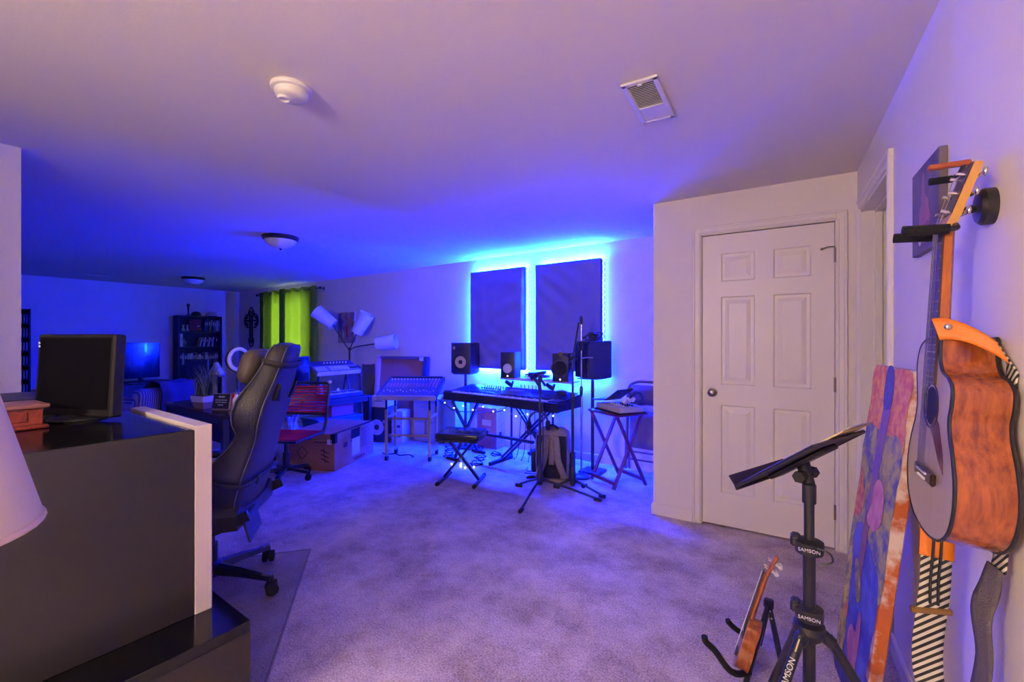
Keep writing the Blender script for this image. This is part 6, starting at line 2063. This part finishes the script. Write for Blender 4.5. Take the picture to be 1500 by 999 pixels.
# wall hanger holding the neck
hg = thing('guitar_hanger', 'black padded yoke hanger under the guitar headstock', 'wall hanger', rwp(GS - 0.02, 0, 1.60), WRZ)
MB().lathe([(0.036, 0), (0.036, 0.018), (0.030, 0.026), (0.016, 0.030)], 20, Matrix.Rotation(R(-90), 4, 'X') @ Matrix.Scale(1.15, 4, (0, 1, 0))).obj('base', BLACKP, hg)
MB().tube(smooth_pts([(0, 0.028, 0), (0, 0.06, -0.01), (-0.01, 0.075, -0.028)], 5), 0.009, 8).obj('arm', BLACKS, hg)
for s in (-1, 1):
    x = -0.02 + s * 0.043
    MB().tube(smooth_pts([(-0.01, 0.075, -0.028), (x * 0.8, 0.074, -0.046), (x, 0.085, -0.054), (x, 0.165, -0.050)], 5), 0.006, 8).obj('yoke', BLACKS, hg)
    MB().tube([(x, 0.088, -0.054), (x, 0.168, -0.049)], 0.0115, 10).obj('foam_sleeve', BLACKF, hg)

# wooden peg with a small padded hook above
wp = thing('wall_peg', 'wooden wall peg with a black padded hook above the guitar head', 'wall peg', rwp(1.80, 0, 1.745), WRZ)
MB().bar((0.0, 0.0, 0), (0.0, 0.080, 0.0), 0.018, 0.013, bevel=0.003).obj('peg', mat('stained_peg', (170, 84, 28), 0.45, var=0.15, vscale=14), wp)
MB().tube(smooth_pts([(0.0, 0.012, -0.004), (-0.004, 0.022, -0.026), (0.0, 0.036, -0.036)], 5), 0.005, 8).obj('hook_arm', BLACKS, wp)
MB().tube([(0.0, 0.034, -0.036), (0.0, 0.078, -0.036)], 0.009, 10).obj('foam_sleeve', BLACKF, wp)

# small picture on the wall
pw_ = thing('wall_picture', 'square dark canvas print with a pink shape on the right wall', 'picture', rwp(1.49, 0, 1.577), WRZ)
MB().box((0, 0.010, 0.138), (0.285, 0.02, 0.276), bevel=0.002).obj('canvas', mat('smoky_canvas', (84, 70, 78), 0.6, col2=(120, 108, 112), vscale=5), pw_)
for k, (cx_, cz_, rx, rz_, c) in enumerate(((0.0, 0.10, 0.055, 0.075, (176, 108, 104)), (0.01, 0.17, 0.022, 0.08, (150, 110, 112)), (0.045, 0.045, 0.02, 0.022, (206, 198, 208)), (-0.03, 0.06, 0.03, 0.03, (150, 84, 80)))):
    poly = [(cx_ + rx * math.cos(2 * PI * i / 18) * (1 + 0.12 * math.sin(3 * i + k)), cz_ + rz_ * math.sin(2 * PI * i / 18)) for i in range(18)]
    gprism(poly, 0.0201 + 0.0003 * k, 0.0206 + 0.0003 * k).obj('paint_patch', mat('patch_%d_%d' % (c[0], c[2]), c, 0.6), pw_, smooth=0)

# ------------------------------------------------------------------ tall painting leaning on the wall
PX = 1.335
lp_ = thing('leaning_painting', 'tall bright painting of blue and yellow shapes leaning on the wall', 'painting', rwp(PX, 0, 0), WRZ + R(4.5))
PWD, PHT, PTH = 0.40, 1.205, 0.036
lean_a = math.atan2(0.135, PHT)
LT = Matrix.Translation((0, 0.205, 0.0)) @ Matrix.Rotation(lean_a, 4, 'X')
EDGE = mat('painted_edge', (226, 206, 178), 0.7, col2=(190, 96, 24), vscale=11, ramp=(0.45, 0.6))
MB().box((0, -PTH / 2 - 0.0, PHT / 2 + 0.005), (PWD, PTH, PHT), bevel=0.003, M=LT).obj('canvas', EDGE, lp_)


def daub(pts, k, m, jit=0.0, seed=1):
    rr = random.Random(seed)
    pts = smooth_pts([(x, z, 0) for x, z in pts], 5, closed=True)
    poly = [(p_.x + rr.uniform(-jit, jit), p_.y + rr.uniform(-jit, jit)) for p_ in pts]
    M_ = LT @ Matrix(((1, 0, 0, 0), (0, 0, 1, 0), (0, 1, 0, 0), (0, 0, 0, 1)))
    return MB().prism(poly, 0.0004 * k, 0.0004 * k + 0.0006, M_).obj('painted_shape', m, lp_, smooth=0)


def pm(name, c, c2, sc=16):
    return mat(name, c, 0.45, col2=c2, vscale=sc, bump=0.3, bscale=60, ramp=(0.4, 0.6))


ORG = pm('paint_orange', (246, 160, 30), (220, 92, 20), 30)
OLV = pm('paint_olive', (196, 184, 56), (80, 80, 110), 14)
YEL = pm('paint_yellow', (232, 206, 50), (130, 126, 40), 22)
BLU = pm('paint_blue', (44, 52, 150), (86, 100, 176), 12)
PNK = pm('paint_pink', (200, 110, 120), (226, 150, 140), 14)
VIO = pm('paint_violet', (120, 80, 150), (150, 100, 110), 10)
NAV = pm('paint_navy', (30, 26, 110), (50, 44, 140), 14)
BRN = pm('paint_brown', (150, 90, 80), (120, 64, 60), 12)
rect = lambda x0, x1, z0, z1: [(x0, z0), ((x0 + x1) / 2, z0), (x1, z0), (x1, (z0 + z1) / 2), (x1, z1), ((x0 + x1) / 2, z1), (x0, z1), (x0, (z0 + z1) / 2)]
W2 = PWD / 2
daub(rect(-W2 + .004, W2 - .004, 0.93, 1.20), 1, ORG)
daub(rect(-W2 + .004, W2 - .004, 0.46, 0.97), 2, OLV, 0.006, 3)
daub(rect(-W2 + .004, W2 - .004, 0.01, 0.20), 2, NAV, 0.004, 4)
daub([(0.17, 0.52), (0.10, 0.62), (0.0, 0.60), (-0.10, 0.55), (-0.17, 0.50), (-0.18, 0.35), (-0.15, 0.15), (0.0, 0.10), (0.10, 0.15), (0.13, 0.35)], 3, BLU, 0.004, 5)
daub([(0.195, 0.52), (0.15, 0.50), (0.12, 0.35), (0.10, 0.15), (0.12, 0.09), (0.16, 0.10), (0.195, 0.12)], 4, YEL, 0.005, 6)
daub([(0.195, 0.62), (0.19, 0.80), (0.13, 0.76), (0.09, 0.70), (0.13, 0.64)], 5, ORG, 0.004, 7)
daub([(0.04, 1.20), (-0.03, 1.20), (-0.05, 1.08), (0.03, 1.07)], 6, NAV)
daub([(0.02, 1.09), (-0.045, 1.09), (-0.01, 0.74), (0.02, 0.45), (0.07, 0.45), (0.05, 0.80)], 5, VIO)
daub([(0.05, 0.66), (0.0, 0.66), (0.01, 0.42), (0.06, 0.42)], 7, BRN)
daub([(0.09, 0.47), (0.05, 0.48), (-0.02, 0.39), (0.02, 0.36)], 8, YEL)
daub([(-0.04, 0.82), (-0.10, 0.80), (-0.12, 0.70), (-0.05, 0.64), (0.03, 0.66), (0.0, 0.72), (0.0, 0.78)], 9, PNK)
daub([(0.05, 0.17), (0.0, 0.12), (-0.06, 0.13), (-0.07, 0.22), (-0.06, 0.33), (-0.03, 0.34), (-0.02, 0.26), (0.03, 0.26), (0.06, 0.22)], 9, PNK)
daub([(0.135, 0.28), (0.11, 0.30), (0.10, 0.25), (0.13, 0.23)], 10, ORG)

# ------------------------------------------------------------------ music stand
MK = 1.32 / 1.55
mcen = (1.046 * MK, 1.55 * MK)
mb = cw(mcen[0], mcen[1], 0)
mst = thing('music_stand', 'black tripod music stand with a sheet on its desk', 'music stand', mb)


def rel(l, d, z):
    return cw(l, d, z) - mb


def relm(dl, dd2, z):
    return cw(dl, dd2, z)


MB().cyl((0, 0, 0.06), (0, 0, 0.69), 0.0165, n=20).obj('lower_tube', BLACKS, mst)
MB().cyl((0, 0, 0.68), (0, 0, 0.86), 0.0135, n=20).obj('upper_tube', BLACKS, mst)
MB().lathe([(0.018, 0.81), (0.018, 0.865), (0.012, 0.87)], 20).obj('top_socket', BLACKP, mst)
WL = mat('white_print', (206, 206, 210), 0.5)
zk = lambda z: 1.3 - (1.3 - z) * MK
for z in (zk(0.338), zk(0.572)):
    co = MB().lathe([(0.026, z - 0.022), (0.036, z - 0.018), (0.038, z), (0.037, z + 0.016), (0.024, z + 0.022)], 26).box((-0.035, 0.006, z + 0.010), (0.026, 0.04, 0.034), bevel=0.006).obj('collar', BLACKP, mst)
    # brand name on the side facing the room
    toc = Vector((-mb.x, -mb.y, 0)).normalized()
    ydir = Vector((0, 0, 1))
    xdir = ydir.cross(toc)
    text_part('SAMSON', 0.014, WL, co, None, None, 0.0012, basis=basis(xdir, ydir, toc * 0.0385 + Vector((0, 0, z))))
MB().tube(smooth_pts([(0.02, -0.03, 0.690), (0.05, -0.035, 0.685), (0.056, -0.03, 0.660), (0.03, -0.028, 0.645)], 6), 0.0026, 6).obj('pin_tether', BLACKP, mst)
hub = MB().lathe([(0.018, 0.395), (0.034, 0.41), (0.044, 0.432), (0.040, 0.45), (0.024, 0.458)], 24).obj('hub', BLACKP, mst)
legs = [relm(0.03, 0.27, 0.014), relm(-0.31, -0.17, 0.014), relm(0.255, -0.15, 0.014)]
for k, f in enumerate(legs):
    n_ = Vector((f.x, f.y, 0)).normalized()
    p0 = n_ * 0.046 + Vector((0, 0, 0.425))
    MB().cyl(n_ * 0.026 + Vector((0, 0, 0.430)), p0 + n_ * 0.012 + Vector((0, 0, -0.018)), 0.019, 0.017, n=12).obj('leg_joint', BLACKP, mst)
    lg = MB().tube([p0, f], 0.0135, 14).obj('leg', BLACKS, mst)
    MB().tube([f - (f - p0).normalized() * 0.04, f + Vector((0, 0, 0.0))], 0.017, 12).obj('foot_cap', RUBBER, mst)
    MB().tube([p0.lerp(f, 0.62) + Vector((0, 0, -0.008)), Vector((0, 0, 0.10))], 0.006, 8).obj('brace', BLACKS, mst)
    if k == 1:
        dleg = (f - p0).normalized()
        side = dleg.cross(Vector((0, 0, 1))).normalized()
        upv = side.cross(dleg)
        tcam = (Vector((0, 0, CAM_H)) - (mb + p0.lerp(f, 0.35)))
        nn = (tcam - dleg * tcam.dot(dleg)).normalized()
        yy = nn.cross(dleg)
        text_part('SAMSON', 0.022, WL, lg, None, None, 0.0015, basis=basis(-dleg, nn.cross(-dleg), p0.lerp(f, 0.21) + nn * 0.0138))
        MB().tube([p0.lerp(f, 0.02) + nn * 0.0128, p0.lerp(f, 0.09) + nn * 0.0128], 0.0024, 5).obj('stripe', mat('yellow_stripe', (214, 196, 120), 0.5), lg)
        MB().tube([p0.lerp(f, 0.33) + nn * 0.0128, p0.lerp(f, 0.95) + nn * 0.0128], 0.0024, 5).obj('stripe', mat('yellow_stripe', (214, 196, 120), 0.5), lg)
# desk plate: corners L (lip, left), T (lip, right), Rr (top, right), Bb (top, left)
L0, T0, R0 = rel(0.8186 * MK, 1.60 * MK, zk(0.767)), rel(0.941 * MK, 1.38 * MK, zk(0.962)), rel(1.2725 * MK, 1.60 * MK, zk(0.963))
# lip edge from L0 to L0 + (R0 - T0); top edge from T0 to R0
Lc, Tc, Rc_ = L0, L0 + (R0 - T0), R0
ex_ = (Tc - Lc).normalized()
uy_ = (Rc_ - Tc)
uy_ = (uy_ - ex_ * uy_.dot(ex_)).normalized()
PC = (Lc + Rc_) / 2
PM = basis(ex_, uy_, PC)          # local x along the lip, y up the plate, z = reading side or back
wl, hl = (Tc - Lc).length, (Rc_ - Tc).length
if (PM.to_3x3() @ Vector((0, 0, 1))).z < 0:
    zs = -1
else:
    zs = 1
MB().box((0, 0, 0), (wl, hl, 0.004), M=PM).obj('desk_plate', mat('grey_black_plate', (46, 40, 42), 0.45), mst, smooth=0)
b = MB()
b.box((0, -hl / 2, zs * 0.018), (wl, 0.004, 0.036), M=PM)
b.box((0, -hl / 2 - 0.0, zs * -0.006), (wl + 0.004, 0.010, 0.010), M=PM, bevel=0.002)
b.obj('lip', BLACKS, mst)
for (a_, c_) in (((-wl / 2, -hl / 2), (-wl / 2, hl / 2)), ((wl / 2, -hl / 2), (wl / 2, hl / 2)), ((-wl / 2, hl / 2), (wl / 2, hl / 2))):
    MB().tube([PM @ Vector((a_[0], a_[1], 0)), PM @ Vector((c_[0], c_[1], 0))], 0.006, 8).obj('rim', BLACKS, mst)
top_p = Vector((0, 0, 0.865))
brk = PC + (PM.to_3x3() @ Vector((0, 0, -zs))) * 0.012
b = MB().box((0, 0, -zs * 0.010), (0.085, hl * 0.75, 0.016), M=PM, bevel=0.005)
b.obj('bracket_plate', BLACKP, mst)
MB().tube([top_p, top_p.lerp(brk, 0.5), brk], [0.016, 0.017, 0.020], 12).obj('tilt_post', BLACKP, mst)
for s in (-1, 1):
    MB().cyl(top_p.lerp(brk, 0.45) + ex_ * s * 0.016, top_p.lerp(brk, 0.45) + ex_ * s * 0.05, 0.015, 0.018, n=6).obj('wing_knob', BLACKP, mst)
for k in range(4):
    MB().box((-0.024 + 0.016 * k, 0.03 - 0.02 * (k % 2), -zs * 0.0185), (0.008, 0.03, 0.001), M=PM).obj('bracket_slot', CHROME, mst, smooth=0)
sh2 = thing('sheet_music', 'cream paper sheets resting on the music stand desk', 'paper', mb)
MB().box((0.06, 0.075, zs * 0.0105), (0.19, 0.20, 0.003), M=PM, rot=(0, 0, R(3))).obj('sheet', mat('cream_paper', (220, 190, 120), 0.7), sh2, smooth=0)
MB().box((0.07, 0.082, zs * 0.0135), (0.19, 0.20, 0.002), M=PM, rot=(0, 0, R(-2))).obj('sheet', MATS['white_paper'], sh2, smooth=0)

# ------------------------------------------------------------------ ukulele on its folding stand
ub = cw(0.852, 1.69, 0.0)
uk = thing('ukulele', 'small brown ukulele leaning on a black folding stand', 'ukulele', ub + Vector((0, 0, 0)))


def cvec(l, d, z):
    return Vector((CX * l - SX * d, SX * l + CX * d, z))


w_ = cvec(0.34, 0.03, 0.94).normalized()
n_ = cvec(-0.80, 0.50, 0.30)
n_ = (n_ - w_ * n_.dot(w_)).normalized()
x_ = n_.cross(w_)
UM = Matrix((x_, n_, w_)).transposed().to_4x4()
UM.translation = Vector((0, 0, 0.055))
US = 0.86
uo = [(0, 0), (0.04, 0.006), (0.075, 0.03), (0.085, 0.065), (0.075, 0.10), (0.058, 0.125), (0.056, 0.145), (0.064, 0.17), (0.062, 0.195), (0.035, 0.215), (0, 0.22)]
uo = uo + [(-x, z) for x, z in reversed(uo[1:-1])]
uo = [(p_.x * US, p_.y * US) for p_ in smooth_pts([(x, z, 0) for x, z in uo], 4, closed=True)]
SWP = Matrix(((1, 0, 0, 0), (0, 0, 1, 0), (0, 1, 0, 0), (0, 0, 0, 1)))
UKW = mat('uke_mahogany', (176, 96, 30), 0.3, col2=(130, 62, 20), vscale=8, stretch=(10, 10, 2), coat=0.4)
MB().prism(uo, -0.05 * US, 0.0, UM @ SWP).obj('body', UKW, uk, smooth=40)
MB().prism([(x * 0.98, z * 0.99 + 0.001) for x, z in uo], 0.0, 0.002, UM @ SWP).obj('soundboard', mat('uke_top', (170, 120, 70), 0.35), uk, smooth=0)
MB().prism([(0.026 * math.cos(2 * PI * i / 24), 0.125 + 0.026 * math.sin(2 * PI * i / 24)) for i in range(24)], 0.002, 0.0026, UM @ SWP).obj('sound_hole', MATS['hole_dark'], uk, smooth=0)
MB().box((0, 0.006, 0.05), (0.06, 0.010, 0.014), M=UM).obj('bridge', ROSEW, uk, smooth=0)
MB().box((0, -0.006, 0.27), (0.034, 0.018, 0.20), M=UM, bevel=0.006).obj('neck', UKW, uk)
MB().box((0, 0.005, 0.255), (0.036, 0.005, 0.23), M=UM).obj('fretboard', ROSEW, uk, smooth=0)
UH = UM @ Matrix.Translation((0, -0.004, 0.365)) @ Matrix.Rotation(R(8), 4, 'X')
MB().box((0, -0.004, 0.04), (0.052, 0.014, 0.085), M=UH, bevel=0.005).obj('headstock', UKW, uk)
for s in (-1, 1):
    for z in (0.022, 0.052):
        MB().cyl(UH @ Vector((s * 0.018, 0.002, z)), UH @ Vector((s * 0.018, 0.016, z)), 0.004, n=8).obj('tuning_post', CHROME, uk)
        b = MB().cyl(UH @ Vector((s * 0.018, -0.011, z)), UH @ Vector((s * 0.018, -0.022, z)), 0.004, n=8).sphere(UH @ Vector((s * 0.018, -0.028, z)), 0.009, (1, 1, 1), n=6)
        b.obj('tuning_button', WHITEP, uk)
for k in range(4):
    MB().tube([UM @ Vector((-0.012 + 0.008 * k, 0.012, 0.052)), UM @ Vector((-0.010 + 0.0066 * k, 0.010, 0.368))], 0.0007, 4).obj('string', WHITEP, uk)

us = thing('ukulele_stand', 'black folding frame stand with foam arms holding the ukulele', 'instrument stand', ub)


def ur(u, v, d):
    return at(u, v, d) - ub


ap = ur(1126, 884, 1.80)
l1, l2, l3 = ur(1092, 1008, 1.645), ur(1150, 1000, 1.667), ur(1112, 957, 1.86)
l1.z = l2.z = l3.z = 0.009
l3 = Vector((l3.x, l3.y, 0.009))
for p_ in (l1, l2, l3):
    MB().bar(ap, p_, 0.018, 0.016, bevel=0.003).obj('leg', BLACKS, us)
MB().box(ap, (0.036, 0.03, 0.036), bevel=0.006).obj('hinge_cap', BLACKP, us)
for q_ in (0.10, 0.2):
    MB().sphere(ap.lerp(l2, q_) + Vector((0.0, -0.010, 0.002)), 0.005, n=6).obj('rivet', CHROME, us)
a1 = ap.lerp(l1, 0.86)
MB().tube(smooth_pts([a1, ur(1080, 987, 1.59), ur(1066, 979, 1.57), ur(1048, 954, 1.56), ur(1034, 940, 1.56), ur(1032, 932, 1.56)], 6), [0.011] * 31, 10).obj('foam_arm', BLACKF, us)
a2 = ap.lerp(l3, 0.80)
MB().tube(smooth_pts([a2, ur(1104, 940, 1.86), ur(1090, 930, 1.84), ur(1076, 920, 1.83), ur(1068, 912, 1.83), ur(1066, 908, 1.83)], 6), 0.011, 10).obj('foam_arm', BLACKF, us)
MB().bar(a1, a2, 0.012, 0.012).obj('cross_link', BLACKS, us)
for p_ in (a1, a2):
    MB().sphere(p_ + Vector((0, -0.008, 0.004)), 0.008, n=6).obj('rivet', CHROME, us)

# ------------------------------------------------------------------ cables and fairy lights
rcab = random.Random(21)


def cable(label, pts, r=0.0045, m=None, group=None, n=6):
    c = thing('cable', label, 'cable', Vector(pts[0]), 0, group)
    o = Vector(pts[0])
    MB().tube(smooth_pts([Vector(p_) - o for p_ in pts], n), r, 6).obj('cord', m or RUBBER, c)
    e = Vector(pts[-1]) - o
    MB().sphere(e, r * 1.9, (1, 1, 1), n=6).obj('plug', BLACKP, c)
    return c


# hanging cables behind the piano
for k in range(5):
    x = -2.74 + k * 0.05
    y = 4.03
    cable('thin black cable hanging down behind the stage piano', [(x, y, 0.80), (x + 0.01, y + 0.02, 0.6), (x - 0.03 + 0.015 * k, y + 0.04, 0.35), (x - 0.06 + 0.03 * k, y + 0.05, 0.10), (x - 0.04 + 0.03 * k, y - 0.02, 0.006), (x + 0.04 * k, y - 0.12, 0.006)], 0.004, group='cables hanging behind the piano')
# floor tangle
spots_ = [(-3.52, 3.74), (-3.32, 4.02), (-3.40, 3.58), (-2.93, 3.50), (-3.04, 3.70), (-3.00, 3.92), (-3.66, 3.88)]
for k in range(14):
    cx_, cy_ = spots_[k % 7]
    a0 = rcab.uniform(0, 6.28)
    zc = 0.007 + 0.0205 * (k // 7)
    sq, tw = rcab.uniform(0.6, 1.0), rcab.uniform(0, 3.1)
    pts = []
    for i in range(10):
        a = a0 + i * 0.68
        rr = 0.062 * (1 + 0.28 * math.sin(i * 2.3 + k * 1.9))
        px_, py_ = rr * math.cos(a), rr * sq * math.sin(a)
        pts.append((cx_ + px_ * math.cos(tw) - py_ * math.sin(tw), cy_ + px_ * math.sin(tw) + py_ * math.cos(tw), zc))
    cable('black cable coiled in the tangle on the carpet under the piano', pts, 0.005, group='tangled floor cables', n=5)
cable('long black cable looping from the mixer to the stage piano', [(-3.42, 3.40, 0.66), (-3.35, 3.50, 0.58), (-3.38, 3.66, 0.50), (-3.20, 3.95, 0.46), (-2.95, 3.98, 0.50), (-2.90, 4.0, 0.60), (-2.86, 4.02, 0.66)], 0.005)
cable('black power cord lying on the carpet beside the cardboard box', [(-4.12, 3.25, 0.007), (-4.02, 3.22, 0.007), (-3.96, 3.30, 0.007), (-3.86, 3.28, 0.007), (-3.80, 3.36, 0.007), (-3.70, 3.33, 0.007)], 0.006)
cable('black cable trailing on the carpet beside the backpack', [(-2.45, 3.72, 0.006), (-2.38, 3.62, 0.006), (-2.30, 3.66, 0.006), (-2.28, 3.58, 0.006), (-2.36, 3.55, 0.006)], 0.004)
sp_ = Vector((p2.x, p2.y, p2.z))
cable('black cable dropping from the tall dark speaker to the floor', [sp_ + Vector((0.10, 0.12, 0.06)), sp_ + Vector((0.13, 0.13, -0.10)), sp_ + Vector((0.11, 0.10, -0.40)), sp_ + Vector((0.02, 0.06, -0.66)), (p2.x - 0.12, p2.y + 0.02, 0.10), (p2.x - 0.20, p2.y + 0.0, 0.008), (p2.x - 0.26, p2.y + 0.06, 0.008)], 0.004)
sp_ = Vector((p1.x, p1.y, p1.z))
cable('black cable dropping from the tan woofer speaker to the floor', [sp_ + Vector((-0.04, 0.14, 0.05)), sp_ + Vector((-0.08, 0.12, -0.10)), sp_ + Vector((-0.07, 0.06, -0.40)), (p1.x - 0.05, p1.y - 0.10, 0.25), (p1.x - 0.02, p1.y - 0.18, 0.10), (p1.x + 0.03, p1.y - 0.24, 0.03)], 0.004)
# power strip and adapters on the floor
ps = thing('power_strip', 'black power strip with plugs on the carpet under the piano', 'power strip', (-2.55, 4.16, 0.0), R(0))
MB().box((0, 0, 0.02), (0.34, 0.06, 0.036), bevel=0.006).obj('housing', BLACKP, ps)
for k in range(4):
    MB().box((-0.12 + k * 0.08, 0, 0.055), (0.045, 0.045, 0.04), bevel=0.008, seg=2).obj('plug', DARKP, ps)
# cables and small gear on the shelf board
gh = thing('gear_heap', 'heap of red and dark cables on the pale shelf board', 'cable heap', KC0 + Vector((0.10, 0.36, SHZ)), KR)
for k in range(7):
    pts = [(rcab.uniform(-0.14, 0.16), rcab.uniform(-0.06, 0.06), 0.008 + 0.007 * k + rcab.uniform(0, 0.015)) for i in range(7)]
    MB().tube(smooth_pts(pts, 5), 0.006, 6).obj('cord', [BLACKP, mat('red_cord', (190, 30, 60), 0.5), DARKP, mat('violet_cord', (110, 90, 170), 0.5)][k % 4], gh)
MB().box((0.02, 0.0, 0.055), (0.20, 0.06, 0.035), bevel=0.01, seg=2, rot=(0, R(-12), R(10))).obj('adapter', BLACKP, gh)
# phone holder arm in front of the shelf
fy_ = thing('fairy_lights', 'string of tiny white lights hung under the stage piano', 'string lights', KC0, KR)
pts = [(-0.70 + 0.138 * i, -0.232 + 0.003 * math.sin(i * 2.1), 0.615 - 0.035 * (i % 2) - 0.01 * math.sin(i)) for i in range(11)]
MB().tube(smooth_pts(pts, 5), 0.0015, 5).obj('wire', mat('clear_wire', (180, 180, 190), 0.4), fy_)
for p_ in pts:
    MB().sphere(p_, 0.006, n=6).obj('bulb', FAIRY, fy_)
fy2 = thing('fairy_lights', 'string of tiny white lights heaped on the carpet by the piano foot', 'string lights', (-3.12, 3.36, 0.0))
pts = [(0.09 * math.cos(i * 1.3) + 0.03 * i, 0.05 * math.sin(i * 1.7), 0.012) for i in range(8)]
MB().tube(smooth_pts(pts, 5), 0.0015, 5).obj('wire', MATS['clear_wire'], fy2)
for p_ in pts:
    MB().sphere((p_[0], p_[1], 0.014), 0.007, n=6).obj('bulb', FAIRY, fy2)
# mouse-like pod on the piano
md_ = thing('sustain_pod', 'small round black speaker puck on the end of the stage piano', 'puck', KC0 + Vector((0.60, 0.02, KZ + 0.045)), KR)
MB().lathe([(0.055, -0.004), (0.060, 0.006), (0.050, 0.028), (0.02, 0.036), (0.002, 0.037)], 24).obj('shell', BLACKP, md_)
MB().lathe([(0.058, -0.008), (0.058, -0.003)], 24).obj('base', RUBBER, md_)
hd_ = thing('phone_holder', 'black clamp holder arm rising behind the stage piano', 'holder', KC0 + Vector((0.22, 0.245, KZ)), KR)
MB().box((0, 0, 0.045), (0.035, 0.03, 0.09), bevel=0.005).bar((0, 0, 0.08), (-0.06, -0.02, 0.17), 0.05, 0.03, bevel=0.006).obj('arm', BLACKP, hd_)
MB().box((-0.06, -0.02, 0.175), (0.10, 0.02, 0.05), bevel=0.006, rot=(0, R(-25), 0)).obj('clamp', BLACKP, hd_)
